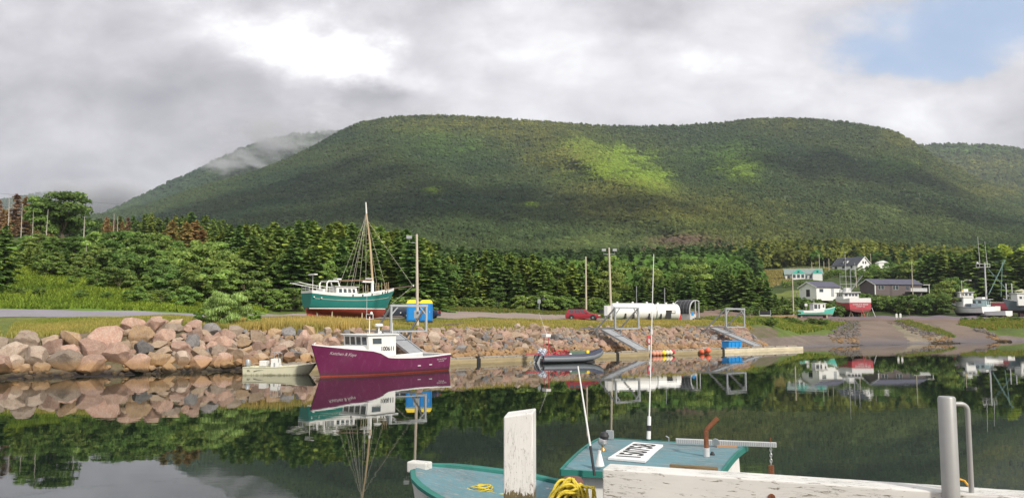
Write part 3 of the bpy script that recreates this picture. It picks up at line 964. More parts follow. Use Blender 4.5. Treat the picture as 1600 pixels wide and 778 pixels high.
def leafy(seed, blobs=26, leaves=110, rx_=.42, z0=.22, leaf=.022, cols=None, trunk=True, flat=1.0, upright=0.0, shape='round'):
    r = np.random.RandomState(seed)
    cols = cols or [(.045, .085, .020), (.065, .115, .025), (.095, .150, .035)]
    C, A, B, Tn = [], [], [], []; limbs = []
    for b_ in range(blobs):
        a = r.rand() * 6.28
        zz = z0 + (1 - z0 - .10) * r.rand() ** .8
        u = (zz - z0) / (1 - z0)
        env = math.sqrt(max(.02, 1 - (max(u - .35, 0) / .68) ** 2)) * (.55 + .45 * min(1, u / .3))
        rr_ = rx_ * env * math.sqrt(r.rand()) * .85
        c0 = np.array([rr_ * math.cos(a), rr_ * math.sin(a), zz])
        br = (.085 + .07 * r.rand()) * (1.25 - .35 * u)
        limbs.append(c0)
        shade = .8 + .45 * r.rand()
        n = int(leaves * (br / .12) ** 2)
        d = unit(r.randn(n, 3)); d[:, 2] = np.abs(d[:, 2]) * .95 - .22 * r.rand(n)
        d = unit(d)
        rad = br * (.72 + .36 * r.rand(n))
        pos = c0 + d * rad[:, None] * np.array([1, 1, .75 * flat])
        nn = unit(d + .55 * r.randn(n, 3)); tmp = unit(r.randn(n, 3) + np.array([0, 0, upright * 6]))
        ax = unit(np.cross(nn, tmp)) if not upright else unit(tmp - nn * (tmp * nn).sum(1, keepdims=True))
        bx = np.cross(nn, ax)
        sz = leaf * (.7 + .6 * r.rand(n))
        C.append(pos); A.append(ax * sz[:, None] * (1.0 + upright)); B.append(bx * (sz * (.62 if not upright else .25))[:, None])
        w_ = r.rand(n)[:, None]
        t_ = np.array(cols[0]) * (1 - w_) + np.array(cols[1]) * w_
        hi = (r.rand(n) < .3)[:, None]
        t_ = np.where(hi, np.array(cols[2]), t_) * shade * (.85 + .3 * r.rand(n))[:, None]
        Tn.append(t_)
    tr = None
    if trunk:
        tr = MB().tube([(0, 0, -.03), (.01, 0, .25), (0, .01, .6)], [.028, .020, .008], 6)
        for q in limbs[::3]:
            m_ = np.array([q[0] * .3, q[1] * .3, max(.1, q[2] * .55)])
            tr.tube([(0, 0, max(.05, q[2] * .35)), tuple(m_), tuple(q)], [.012, .008, .003], 4)
    return quads(np.vstack(C), np.vstack(A), np.vstack(B), np.vstack(Tn)), tr


def snag(seed, twigs=26):
    r = random.Random(seed)
    mb_ = MB().tube([(0, 0, -.03), (.01 * r.uniform(-1, 1), 0, .5), (.02 * r.uniform(-1, 1), 0, 1)], [.011, .008, .004], 6)
    tw = MB()
    for k in range(twigs):
        z_ = r.uniform(.25, .95); a = r.uniform(0, 6.28); ln = r.uniform(.03, .10) * (1.2 - z_)
        tw.tube([(0, 0, z_), (ln * math.cos(a), ln * math.sin(a), z_ + r.uniform(-.02, .02))], [.005, .002], 4)
    return mb_, tw


G1 = [(.028, .052, .018), (.040, .068, .020), (.078, .105, .030)]
G2 = [(.038, .062, .018), (.056, .084, .022), (.105, .130, .034)]
G3 = [(.048, .070, .018), (.072, .096, .024), (.130, .145, .036)]
PB = [(.075, .050, .036), (.105, .068, .048), (.14, .10, .07)]
SPR = [build_plant('spruce_tree', *spruce(1, .30, 24, 8, cols=G1)), build_plant('spruce_tree', *spruce(2, .27, 26, 8, cols=G2)), build_plant('spruce_tree', *spruce(3, .33, 22, 9, cols=G1)),
       build_plant('spruce_tree', *spruce(4, .29, 25, 8, cols=G3)), build_plant('spruce_tree', *spruce(5, .36, 22, 9, cols=G2))]
BRN = [build_plant('browned_spruce', *spruce(6, .25, 18, 6, cols=PB, dens=.55, low=.2)), build_plant('browned_spruce', *spruce(7, .28, 20, 6, cols=[(.09, .065, .035), (.12, .085, .04), (.15, .12, .05)], dens=.7, low=.15))]
D1 = [(.044, .074, .018), (.066, .102, .024), (.100, .135, .034)]
D2 = [(.060, .088, .022), (.090, .122, .028), (.128, .160, .042)]
D3 = [(.036, .062, .017), (.054, .084, .021), (.082, .112, .030)]
LFY = [build_plant('broadleaf_tree', *leafy(11, 34, 120, .40, .18, .020, D1)), build_plant('broadleaf_tree', *leafy(12, 30, 120, .36, .15, .020, D2)), build_plant('broadleaf_tree', *leafy(13, 36, 110, .44, .2, .020, D3))]
BSH = [build_plant('bush', *leafy(21, 26, 120, .62, .10, .030, D1, True)), build_plant('bush', *leafy(22, 24, 120, .70, .08, .030, D2, True)), build_plant('bush', *leafy(23, 28, 110, .58, .10, .030, D3, True)), build_plant('bush', *leafy(24, 24, 110, .66, .10, .030, G2, True))]
WIL = build_plant('willow_bush', *leafy(31, 60, 150, .60, .08, .022, [(.105, .15, .045), (.14, .19, .058), (.20, .25, .09)], True, 1.0, .9))
LIM = build_plant('broadleaf_tree', *leafy(32, 34, 120, .46, .15, .020, [(.09, .12, .014), (.125, .16, .02), (.17, .20, .03)]))
SNG = []
for k in range(2):
    e_ = empty('dead_tree'); a_mb, b_mb = snag(40 + k, 14); a_mb.add(b_mb.v, b_mb.f)
    a_mb.build('trunk', M['snag'], e_, recalc=False)
    SNG.append(e_)
used_proto = {}
rng = random.Random(7)


def plant(protos, px, Y, H, label, cat, group, wide=1.0, k=None):
    pr = protos[k if k is not None else rng.randrange(len(protos))]
    if not used_proto.get(pr.name):
        used_proto[pr.name] = True; o = pr
    else:
        o = copy_tree(pr)
    X = (px - 800) / 1230 * CP * Y
    o.location = (X, Y, gz(X, Y) - .05)
    o.rotation_euler = (0, 0, rng.uniform(0, 6.28))
    o.scale = (H * wide, H * wide, H)
    tag(o, label, cat, group)
    return o


def topH(px, y_top, Y):
    X = (px - 800) / 1230 * CP * Y
    return max(1.0, CAM_Z + zk(y_top) * Y - gz(X, Y))


def sil(pts, px): return float(np.interp(px, [q[0] for q in pts], [q[1] for q in pts]))


LANDMARKS = [(-999, 20, 'at the very left edge'), (20, 60, 'left of the big domed tree'), (60, 135, 'below the big domed tree'), (135, 185, 'just right of the domed tree'), (185, 235, 'above the middle of the left road'), (235, 290, 'above the end of the left road'),
             (290, 345, 'above and left of the willow'), (345, 405, 'above the willow bush'), (405, 445, 'right of the willow bush'), (445, 475, 'left of the sailboat stern'), (475, 515, 'behind the sailboat stern'), (515, 550, 'behind the sailboat deckhouse'), (550, 585, 'behind the sailboat mast'), (585, 620, 'behind the sailboat bow'),
             (620, 650, 'behind the sailboat bowsprit'), (650, 690, 'behind the blue toilets'), (690, 730, 'right of the blue toilets'), (730, 780, 'behind the empty gravel'), (780, 830, 'left of the road sign'), (830, 870, 'behind the road sign'), (870, 905, 'behind the red wagon'), (905, 940, 'behind the plain wooden pole'),
             (940, 975, 'behind the double floodlight pole'), (975, 1010, 'behind the left fuel tank'), (1010, 1055, 'behind the right fuel tank'), (1055, 1095, 'behind the black shelter'), (1095, 1130, 'right of the black shelter'), (1130, 1170, 'above the far gantry'), (1170, 1210, 'behind the notice board'), (1210, 1245, 'behind the slim pole'),
             (1245, 1280, 'beside the white garage'), (1280, 1310, 'right of the white garage'), (1310, 1345, 'behind the red boat'), (1345, 1375, 'at the bungalow left gable'), (1375, 1410, 'below the bungalow front'), (1410, 1440, 'at the bungalow veranda'), (1440, 1475, 'right of the bungalow'), (1475, 1505, 'left of the white boats'),
             (1505, 1540, 'behind the white boat'), (1540, 1575, 'behind the trawler mast'), (1575, 9999, 'at the right edge')]


def landmark(px):
    return [g_[2] for g_ in LANDMARKS if g_[0] <= px < g_[1]][0]


def belt(protos, px0, px1, Y0, Y1, n, tops, jit_, label, cat, group, wide=(1, 1.3), clampH=None, ks=None):
    for i in range(n):
        px = px0 + (px1 - px0) * (i + rng.random()) / n
        Y = rng.uniform(Y0, Y1)
        H = topH(px, sil(tops, px) + (rng.random() ** 1.3 * 1.5 - .2) * jit_, Y)
        if clampH: H = min(max(H, clampH[0]), clampH[1])
        lm = landmark(px); plant(protos, px, Y, H, label + ' ' + lm, cat, group + ' ' + lm, rng.uniform(*wide), k=(rng.choice(ks) if ks else None))


# dead / browned spruces at the left
belt(BRN, -60, 78, 185, 205, 16, [(-60, 285), (0, 296), (40, 303), (80, 320)], 34, 'browned half dead spruce on the hill top', 'tree', 'browned spruces on the left hill', (.9, 1.2))
belt(BRN, 150, 200, 235, 245, 5, [(0, 335), (400, 335)], 14, 'brown dying spruce on the skyline', 'tree', 'browned spruces right of the domed tree', (.9, 1.1))
belt(BRN, 262, 322, 130, 138, 4, [(0, 345), (400, 345)], 14, 'rusty brown spruce standing out of green trees', 'tree', 'rusty spruces on the middle hill', (1.1, 1.5), ks=[1])
for px, y, Y, H in ((5, 302, 170, 9), (66, 327, 128, 9), (26, 318, 150, 8), (44, 330, 140, 7), (172, 334, 150, 8), (178, 338, 150, 8), (258, 350, 136, 8), (282, 372, 130, 4), (45, 360, 122, 6), (130, 378, 112, 4.0)):
    plant(SNG, px, Y, topH(px, y, Y) if H > 4 else H, 'bare bleached trunk of a dead tree among the hillside bushes', 'tree', 'dead trunks on the left hill', 1.0)
# the big domed broadleaf
plant(LFY, 92, 161, topH(90, 297, 161), 'large dark green broadleaf with a wide domed crown on the left hill', 'tree', None, 1.20, 2)
plant(LFY, 62, 159, topH(62, 306, 159), 'smaller broadleaf leaning on the left side of the domed tree', 'tree', None, 1.0, 0)
o = plant([SNG[0]], 125, 140, topH(125, 338, 140), 'pale utility post like snag with short side arms in front of the domed tree', 'tree', None, 1.6)
# back spruces of the left hill
belt(SPR, 140, 345, 248, 272, 36, [(140, 345), (180, 338), (240, 334), (300, 334), (345, 345)], 16, 'green spruce on the left hill skyline', 'tree', 'spruces on the left skyline', (.95, 1.25))
# main belt behind the sailboat
belt(SPR, 325, 670, 130, 142, 44, [(325, 352), (360, 352), (400, 348), (470, 344), (540, 346), (600, 350), (640, 358), (670, 375)], 10, 'tall green spruce in the back row', 'tree', 'back spruces behind the sailboat', (.95, 1.25))
belt(SPR, 345, 680, 111, 119, 34, [(345, 380), (400, 368), (470, 372), (540, 376), (600, 374), (640, 372), (680, 390)], 26, 'layered dark spruce in the front row', 'tree', 'front spruces behind the sailboat', (1.1, 1.45))
belt(LFY, 335, 660, 112, 124, 14, [(335, 392), (660, 396)], 40, 'mid green broadleaf mixed in with the spruces', 'tree', 'broadleaves mixed with the spruces', (.8, 1.2))
belt(LFY, 660, 960, 128, 136, 14, [(660, 412), (960, 424)], 26, 'mid green broadleaf mixed in with the spruces', 'tree', 'broadleaves mixed with the spruces', (.8, 1.2))
# belt behind the parking
belt(SPR, 655, 960, 134, 146, 40, [(655, 372), (690, 388), (720, 390), (770, 388), (830, 398), (900, 404), (960, 410)], 12, 'green spruce in the back of the tree line', 'tree', 'back spruces behind the parking', (1.0, 1.35))
belt(SPR, 660, 950, 127, 132, 20, [(660, 400), (720, 410), (780, 395), (850, 408), (900, 412), (950, 425)], 24, 'broad dark spruce in the front of the tree line', 'tree', 'front spruces behind the parking', (1.25, 1.6))
# behind the tanks
belt(SPR, 960, 1236, 166, 178, 26, [(960, 440), (985, 436), (1050, 432), (1100, 424), (1150, 414), (1185, 424), (1210, 444), (1236, 468)], 12, 'dark spruce in the dense stand', 'tree', 'dark spruces behind the tanks', (1.2, 1.6), ks=[0, 2, 4])
# right hand pines
belt(SPR, 1438, 1620, 226, 246, 34, [(1438, 402), (1470, 392), (1500, 388), (1540, 382), (1580, 392), (1620, 388)], 12, 'dark evergreen in the tall grove', 'tree', 'dark evergreens above the right boats', (1.1, 1.5), ks=[0, 2, 4])
plant([LIM], 1594, 232, topH(1590, 379, 232), 'bright lime green broadleaf tree in the dark grove at the right edge', 'tree', None, .75)
plant(SPR, 2, 97, topH(5, 352, 97), 'nearest dark spruce cut by the left edge of the view', 'tree', None, 1.1, 0)
plant(SPR, -22, 92, topH(5, 362, 92), 'second dark spruce just outside the left edge beside the nearest one', 'tree', None, 1.1, 2)
# left hillside bushes
for (px, Y, y, wd, kk) in [(40, 112, 388, 1.3, 3), (75, 113, 392, 1.3, 3), (120, 110, 392, 1.2, 3), (150, 114, 380, 1.2, 0), (190, 112, 384, 1.3, 2), (230, 112, 380, 1.3, 0), (270, 112, 388, 1.3, 1), (310, 112, 384, 1.3, 0), (345, 110, 395, 1.2, 1),
                        (110, 101, 430, 1.3, 0), (150, 100, 422, 1.2, 0), (185, 101, 416, 1.3, 3), (225, 99, 430, 1.2, 0), (262, 100, 418, 1.2, 2), (300, 98, 412, 1.3, 0), (335, 99, 420, 1.3, 1), (30, 92, 452, 1.6, 3), (60, 92, 456, 1.5, 2), (125, 91, 452, 1.5, 3), (165, 92, 455, 1.4, 2), (215, 91, 446, 1.5, 0), (250, 92, 450, 1.3, 3),
                        (290, 92, 446, 1.3, 0), (380, 103, 422, 1.2, 3), (410, 102, 440, 1.2, 0), (438, 101, 452, 1.2, 0), (460, 101, 448, 1.2, 2), (370, 95, 455, 1.3, 1), (340, 92, 458, 1.3, 0)]:
    rw_ = 'upper' if Y > 105 else ('middle' if Y > 97 else 'lower'); plant(BSH, px, Y, topH(px, y, Y), f'green bush in the slope {rw_} row ' + landmark(px), 'bush', f'{rw_} row bushes ' + landmark(px), wd, kk)
belt(LFY, 130, 345, 118, 132, 22, [(130, 356), (180, 362), (240, 360), (300, 372), (345, 376)], 16, 'leafy broadleaf tree high on the slope', 'tree', 'broadleaves on the left slope', (1.0, 1.3))
belt(BSH, 60, 350, 104, 118, 34, [(60, 395), (350, 392)], 40, 'green shrub in the half way thicket', 'bush', 'thicket shrubs on the left slope', (.9, 1.3), (1.5, 4))
belt(LFY, 20, 130, 120, 128, 8, [(20, 380), (130, 368)], 14, 'leafy tree below the browned spruces', 'tree', 'leafy trees below the browned spruces', (1.0, 1.3), (3, 8))
belt(SPR, 30, 130, 108, 114, 6, [(30, 388), (130, 392)], 10, 'small spruce above the bright meadow', 'tree', 'small spruces above the meadow', (1.2, 1.5), (3, 7), ks=[0, 1])
# willow
w_ = plant([WIL], 354, 71.0, topH(352, 454, 71.0), 'big pale green willow bush on top of the rocks left of the boats', 'bush', None, 1.15)
plant(BSH, 322, 70.5, 1.7, 'low green bush at the left foot of the willow bush', 'bush', None, 1.3, 0)
plant(BSH, 395, 74.5, 1.5, 'low green bush at the right foot of the willow bush', 'bush', None, 1.3, 1)
# low bushes along the back of the parking
belt(BSH, 440, 660, 104, 110, 16, [(440, 455), (520, 462), (660, 466)], 10, 'low green bush at the foot of the spruces', 'bush', 'bushes behind the sailboat', (1.0, 1.5), (1.2, 5))
belt(BSH, 660, 960, 123, 127, 22, [(660, 450), (740, 464), (800, 466), (860, 452), (960, 462)], 9, 'low green bush at the back of the gravel', 'bush', 'bushes behind the parking', (1.0, 1.6), (1.2, 5))
belt(BSH, 1085, 1240, 150, 165, 12, [(1085, 475), (1240, 474)], 6, 'low bush at the foot of dark spruces', 'bush', 'bushes right of the tanks', (1.0, 1.6), (.8, 3))
belt(LFY, 850, 1140, 185, 235, 40, [(850, 412), (920, 405), (1000, 404), (1060, 402), (1140, 408)], 26, 'light green broadleaf on the rise', 'tree', 'light broadleaves behind the tanks', (1.0, 1.4), (4, 14))
# right : bushes and trees between the houses
belt(BSH, 1310, 1474, 192, 200, 24, [(1310, 466), (1345, 458), (1380, 460), (1440, 461), (1480, 452)], 8, 'dense green bush behind the gravel yard', 'bush', 'bushes below the brown bungalow', (1.0, 1.4), (2, 9))
belt(LFY, 1462, 1515, 208, 216, 9, [(1462, 446), (1480, 428), (1515, 440)], 8, 'rounded green tree near the road lamp', 'tree', 'green trees right of the bungalow', (.7, .9), (3, 11))
belt(LFY, 1285, 1445, 262, 285, 22, [(1285, 424), (1320, 420), (1380, 412), (1445, 405)], 9, 'green tree on the rise among the houses', 'tree', 'green trees between the houses', (1.0, 1.4), (3, 10))
belt(BSH, 1215, 1345, 178, 186, 14, [(1215, 462), (1250, 464), (1345, 466)], 6, 'bush in the low roadside hedge', 'bush', 'hedge below the white garage', (1.0, 1.5), (1, 3))
belt(BSH, 1226, 1300, 232, 240, 7, [(1226, 438), (1300, 436)], 4, 'shrub before the mint gabled house', 'bush', 'shrubs before the green roofed house', (.9, 1.2), (1, 3))
belt(BSH, 1165, 1215, 116, 121, 5, [(1165, 500), (1215, 494)], 5, 'shrub on the grassy bank', 'bush', 'shrubs at the end of the riprap', (.9, 1.3), (.5, 1.6))
belt(BSH, 1225, 1290, 138, 146, 8, [(1225, 494), (1290, 498)], 6, 'shrub on the bank left of the slipway', 'bush', 'shrubs left of the slipway', (1.2, 1.7), (.5, 1.5))
belt(BSH, 1500, 1640, 160, 166, 14, [(1500, 506), (1640, 506)], 5, 'low shrub on the bank below the boats', 'bush', 'low shrubs below the right boats', (1.1, 1.8), (.5, 1.1))
for pr in SPR + BRN + LFY + BSH + SNG + [WIL, LIM]:
    if not used_proto.get(pr.name):
        for c in list(pr.children): bpy.data.objects.remove(c)
        bpy.data.objects.remove(pr)

# woodland too dense and far to count (behind the belts), one mesh
def clump_lib(seed, kind):
    r = np.random.RandomState(seed); n = 70
    if kind == 'cone':
        h = .1 + .9 * r.rand(n) ** 1.2; a = r.rand(n) * 6.283; rad = .24 * (1 - h) ** .8 + .01
        C = np.stack([np.cos(a) * rad, np.sin(a) * rad, h], 1); s1, s2 = .085, .05
        out = np.stack([np.cos(a), np.sin(a), -.5 + 0 * a], 1)
    else:
        d = unit(r.randn(n, 3)); d[:, 2] = np.abs(d[:, 2]) - .3
        C = d * np.array([.36, .36, .42]) * (.8 + .3 * r.rand(n))[:, None] + np.array([0, 0, .5]); s1, s2 = .085, .07
        out = np.cross(d, unit(r.randn(n, 3)))
    A = unit(out + .3 * r.randn(n, 3)) * s1 * (.6 + .7 * r.rand(n))[:, None]
    nn = unit((C - np.array([0, 0, .4])) * np.array([1, 1, .6]) + .25 * r.randn(n, 3) + np.array([0, 0, .25]))
    B = unit(np.cross(nn, A)) * s2
    v, f, _ = quads(C, A, B, np.ones((n, 3)))
    f3 = np.vstack([f[:, [0, 1, 2]], f[:, [0, 2, 3]]])
    return v, f3


WL = [clump_lib(i, 'cone') for i in range(3)] + [clump_lib(5 + i, 'round') for i in range(2)]
r = np.random.RandomState(77)
n = 9000
Yr = np.sqrt(r.rand(n) * (440.0 ** 2 - 160.0 ** 2) + 160.0 ** 2); pr_ = -150 + 1950 * r.rand(n)
Xr = (pr_ - 800) / 1230 * Yr
okm = ~inpoly(pr_, Yr, [(1090, 100), (1185, 195), (1180, 340), (1310, 345), (1440, 345), (1445, 250), (1640, 250), (1640, 100)])
okm &= ~((pr_ > 1440) & (Yr < 250)) & (Yr > np.interp(pr_, [0, 330, 420, 960, 1180], [285, 285, 160, 180, 235]))
pr_, Yr, Xr = pr_[okm], Yr[okm], Xr[okm]; n = len(Xr)
Zr = ground(Xr, Yr)
H = 6 + 5 * r.rand(n); kinds = r.randint(0, 3, n)
fol = np.clip(fbm(Xr, Yr, 30, 12) + .1, 0, 1)
rd = (r.rand(n) < .15 + .5 * fol) | ((pr_ > 850) & (pr_ < 1150) & (Yr < 300) & (r.rand(n) < .75))
kinds = np.where(rd, 3 + r.randint(0, 2, n), kinds)
Tn = np.where(rd[:, None], np.array([[.13, .21, .045]]), np.array([[.08, .12, .038]]))
yl = (pr_ > 1150) & (Yr > 330)
Tn = np.where((yl & (r.rand(n) < .75))[:, None], np.array([[.24, .25, .055]]), Tn)
brn = (pr_ > 1000) & (pr_ < 1160) & (Yr > 360)
Tn = np.where((brn & (r.rand(n) < .5))[:, None], np.array([[.24, .19, .12]]), Tn)
Tn = Tn * (1 + .2 * r.randn(n))[:, None].clip(.6, 1.6)
tag(cover('background_woodland', np.stack([Xr, Yr, Zr], 1), H, H * (.8 + .5 * r.rand(n)), Tn, kinds, 78, WL), 'dense mixed woodland rising from the shore to the foot of the mountain', 'woodland', kind='stuff')

# ------------------------------------------------------------------ grass
def tufts(name, X, Y, H, tint, seed, label, blades=7, wide=.05, lean=.35, cat='grass'):
    r = np.random.RandomState(seed); n = len(X); Z = ground(X, Y)
    m_ = n * blades
    bx = np.repeat(X, blades) + r.randn(m_) * .12; by = np.repeat(Y, blades) + r.randn(m_) * .12; bz = np.repeat(Z, blades) - .03
    hh = np.repeat(H, blades) * (.6 + .6 * r.rand(m_)); a = r.rand(m_) * 6.283; ln = lean * hh * r.rand(m_); wv = wide * (.6 + .8 * r.rand(m_))
    dx, dy = np.cos(a), np.sin(a)
    b0 = np.stack([bx - dy * wv, by + dx * wv, bz], 1); b1 = np.stack([bx + dy * wv, by - dx * wv, bz], 1)
    tp = np.stack([bx + dx * ln, by + dy * ln, bz + hh], 1)
    v = np.stack([b0, b1, tp], 1).reshape(-1, 3)
    tn = np.repeat(np.repeat(tint, blades, 0) * (1 + .2 * r.randn(m_))[:, None].clip(.5, 1.6), 3, 0)
    tag(np_mesh(name, v, np.arange(m_ * 3).reshape(-1, 3), M['grass'], tint=tn), label, cat, kind='stuff')


r = np.random.RandomState(5)
def area_pts(poly, n, seed):
    r = np.random.RandomState(seed); pl = np.array(poly, float)
    x0, y0 = pl.min(0); x1, y1 = pl.max(0)
    Y = np.sqrt(r.rand(n * 3) * (y1 ** 2 - y0 ** 2) + y0 ** 2); px = x0 + (x1 - x0) * r.rand(n * 3)
    m_ = inpoly(px, Y, poly); px, Y = px[m_][:n], Y[m_][:n]
    return (px - 800) / 1230 * CP * Y, Y


# bank strip
n = 26000
px = -150 + 1380 * r.rand(n); s_in = 5.0 + 10.5 * r.rand(n)
arc = np.interp(px, pxof(T[:, 0], np.maximum(T[:, 1], 1)), _cum)
P2 = np.array([on_shore(a, s_) for a, s_ in zip(arc, s_in)])
pp = pxof(P2[:, 0], P2[:, 1])
roadm = inpoly(pp, P2[:, 1], ROAD)
k = ~roadm & (pp > -200) & (pp < 1215)
P2, pp, s_in = P2[k], pp[k], s_in[k]
tall = np.interp(pp, [-200, 200, 380, 440, 560, 620, 1215], [.35, .3, .5, .85, .8, .32, .3]) * np.clip(1.15 - (s_in - 5) * .05, .3, 1.2)
nb_ = fbm(P2[:, 0], P2[:, 1], 4, 13)
mixv = np.clip(np.interp(pp, [-200, 250, 400, 560, 650, 1215], [.35, .35, .75, .85, .5, .6]) + nb_ * .35, 0, 1)[:, None]
tufts('bank_grass', P2[:, 0], P2[:, 1], tall * (.7 + .5 * r.rand(len(pp))), np.array([[.20, .26, .05]]) * (1 - mixv) + np.array([[.52, .40, .13]]) * mixv, 15, 'long yellowing grass along the top of the riprap bank', wide=.045)
X, Y = area_pts([(-100, 82), (330, 86), (420, 96), (360, 112), (150, 124), (-100, 124)], 15000, 16)
g = np.clip(.5 + fbm(X, Y, 5, 17) * .5, 0, 1)[:, None]
tufts('meadow', X, Y, .25 + .35 * r.rand(len(X)), np.array([[.14, .22, .03]]) * (1 - g) + np.array([[.28, .36, .05]]) * g, 18, 'bright lush meadow plants on the slope above the left road', wide=.13, lean=1.2)
X, Y = area_pts([(1160, 112), (1300, 136), (1322, 150), (1200, 146), (1100, 122)], 7000, 19)
tufts('slip_bank_grass', X, Y, .3 + .3 * r.rand(len(X)), np.where(r.rand(len(X), 1) < .6, np.array([[.18, .24, .04]]), np.array([[.32, .30, .07]])), 20, 'green grass on the bank left of the slipway', wide=.07)
X, Y = area_pts([(1500, 154), (1540, 147), (1760, 165), (1760, 182), (1560, 172), (1500, 162)], 9000, 21)
tufts('right_bank_grass', X, Y, .3 + .3 * r.rand(len(X)), np.where(r.rand(len(X), 1) < .6, np.array([[.19, .24, .04]]), np.array([[.32, .25, .07]])), 22, 'mixed green and yellow grass on the bank below the hauled out boats', wide=.08)
X, Y = area_pts([(640, 116), (960, 112), (1000, 122), (960, 127), (640, 124)], 5000, 23)
tufts('parking_edge_grass', X, Y, .2 + .25 * r.rand(len(X)), np.where(r.rand(len(X), 1) < .5, np.array([[.12, .17, .035]]), np.array([[.22, .21, .06]])), 24, 'short grass along the back edge of the gravel parking', wide=.06)
X, Y = area_pts([(1398, 160), (1420, 160), (1492, 134), (1478, 132), (1430, 147)], 2200, 33)
tufts('spit_grass', X, Y, .25 + .3 * r.rand(len(X)), np.where(r.rand(len(X), 1) < .55, np.array([[.18, .23, .05]]), np.array([[.30, .25, .09]])), 34, 'patchy grass between the stones of the spit dividing the slipways', wide=.07)
X, Y = area_pts([(1185, 200), (1205, 240), (1290, 300), (1300, 330), (1190, 330)], 3000, 25)
tufts('hay_field', X, Y, .4 + .3 * r.rand(len(X)), np.full((len(X), 3), 1.0) * np.array([[.32, .26, .10]]), 26, 'dry golden hay field left of the green roofed house', wide=.12)

# ------------------------------------------------------------------ rocks
def rockmat(name, col, col2):
    m = bpy.data.materials.new(name); m.use_nodes = True
    t = NT(m.node_tree); p = principled(t)
    tc_ = t.n('ShaderNodeTexCoord'); oi = t.n('ShaderNodeObjectInfo'); ge = t.n('ShaderNodeNewGeometry')
    ad = t.n('ShaderNodeVectorMath', operation='ADD'); t.l(tc_.outputs['Object'], ad.inputs[0])
    cb = t.n('ShaderNodeCombineXYZ')
    for i in range(3): t.l(t.math('MULTIPLY', oi.outputs['Random'], 17.0 + 9 * i), cb.inputs[i])
    t.l(cb.outputs[0], ad.inputs[1])
    nz = t.n('ShaderNodeTexNoise', i_Scale=1.6, i_Detail=9.0, i_Roughness=.68, i_Distortion=.8); t.l(ad.outputs[0], nz.inputs['Vector'])
    nf = t.n('ShaderNodeTexNoise', i_Scale=14.0, i_Detail=6.0, i_Roughness=.7); t.l(ad.outputs[0], nf.inputs['Vector'])
    c = t.mix(t.smooth(nz.outputs[0], .38, .62), col, col2)
    vn = t.n('ShaderNodeTexWave', i_Scale=1.1, i_Distortion=9.0, i_Detail=4.0); t.l(ad.outputs[0], vn.inputs['Vector'])
    c = t.mix(t.math('MULTIPLY', t.smooth(vn.outputs['Fac'], .86, .99), .22), c, (.50, .45, .40))
    k = t.math('ADD', t.math('MULTIPLY', t.math('SUBTRACT', nf.outputs[0], .5), 1.4), 1.0)
    k = t.math('MULTIPLY', k, t.math('ADD', t.math('MULTIPLY', oi.outputs['Random'], .5), .48))
    s_ = t.n('ShaderNodeVectorMath', operation='SCALE'); t.l(c, s_.inputs[0]); t.l(k, s_.inputs[3])
    sx = t.n('ShaderNodeSeparateXYZ'); t.l(ge.outputs['Position'], sx.inputs[0])
    zz = t.math('ADD', sx.outputs[2], t.math('MULTIPLY', t.math('SUBTRACT', nz.outputs[0], .5), .7))
    c = t.mix(t.smooth(zz, 1.25, .6, 0, .62), s_.outputs[0], (.30, .17, .06))      # tide stain
    c = t.mix(t.smooth(zz, .50, .18, 0, .92), c, (.035, .028, .018))               # weed line
    t.l(c, p.inputs['Base Color']); p.inputs['Roughness'].default_value = .82; p.inputs['Specular IOR Level'].default_value = .25
    b = t.n('ShaderNodeBump', i_Strength=.7, i_Distance=.06); t.l(nz.outputs[0], b.inputs['Height']); t.l(b.outputs[0], p.inputs['Normal'])
    return m


ROCKM = [('pinkish', rockmat('pink_granite', (.43, .285, .215), (.34, .225, .175))), ('tan', rockmat('tan_granite', (.46, .345, .245), (.38, .28, .195))), ('grey', rockmat('grey_granite', (.27, .255, .25), (.20, .19, .19))),
         ('ochre', rockmat('ochre_granite', (.42, .29, .17), (.35, .24, .15))), ('pale', rockmat('pale_granite', (.46, .37, .29), (.38, .29, .225))), ('rosy', rockmat('rosy_granite', (.40, .25, .19), (.44, .31, .245)))]
import bmesh


def rock_geo(seed, sub, cuts=12):
    r = random.Random(seed); bm = bmesh.new(); bmesh.ops.create_icosphere(bm, subdivisions=sub, radius=1.0)
    pl = [(Vector((r.gauss(0, 1), r.gauss(0, 1), r.gauss(0, 1))).normalized(), r.uniform(.45, .80)) for _ in range(cuts)]
    for v in bm.verts:
        for _ in range(2):
            for nn, d in pl:
                e_ = v.co.dot(nn) - d
                if e_ > 0: v.co -= nn * e_
        v.co *= 1 + .10 * mnoise.noise(v.co * 1.7 + Vector((seed, 0, 0))) + .05 * mnoise.noise(v.co * 5 + Vector((seed, 3, 0)))
    sc_ = (1.15, .95, .78)
    for v in bm.verts: v.co = Vector((v.co.x * sc_[0], v.co.y * sc_[1], v.co.z * sc_[2]))
    return bm


def rock_mesh(seed, sub, m_):
    bm = rock_geo(seed, sub); me = bpy.data.meshes.new('boulder'); bm.to_mesh(me); bm.free()
    me.materials.append(m_)
    me.polygons.foreach_set('use_smooth', [True] * len(me.polygons))
    try: me.set_sharp_from_angle(angle=R(26))
    except Exception: pass
    return me


RM = {c: [rock_mesh(100 + i * 10 + j, 4, m_) for j in range(3)] for i, (c, m_) in enumerate(ROCKM)}
r = random.Random(3)
rocks = []


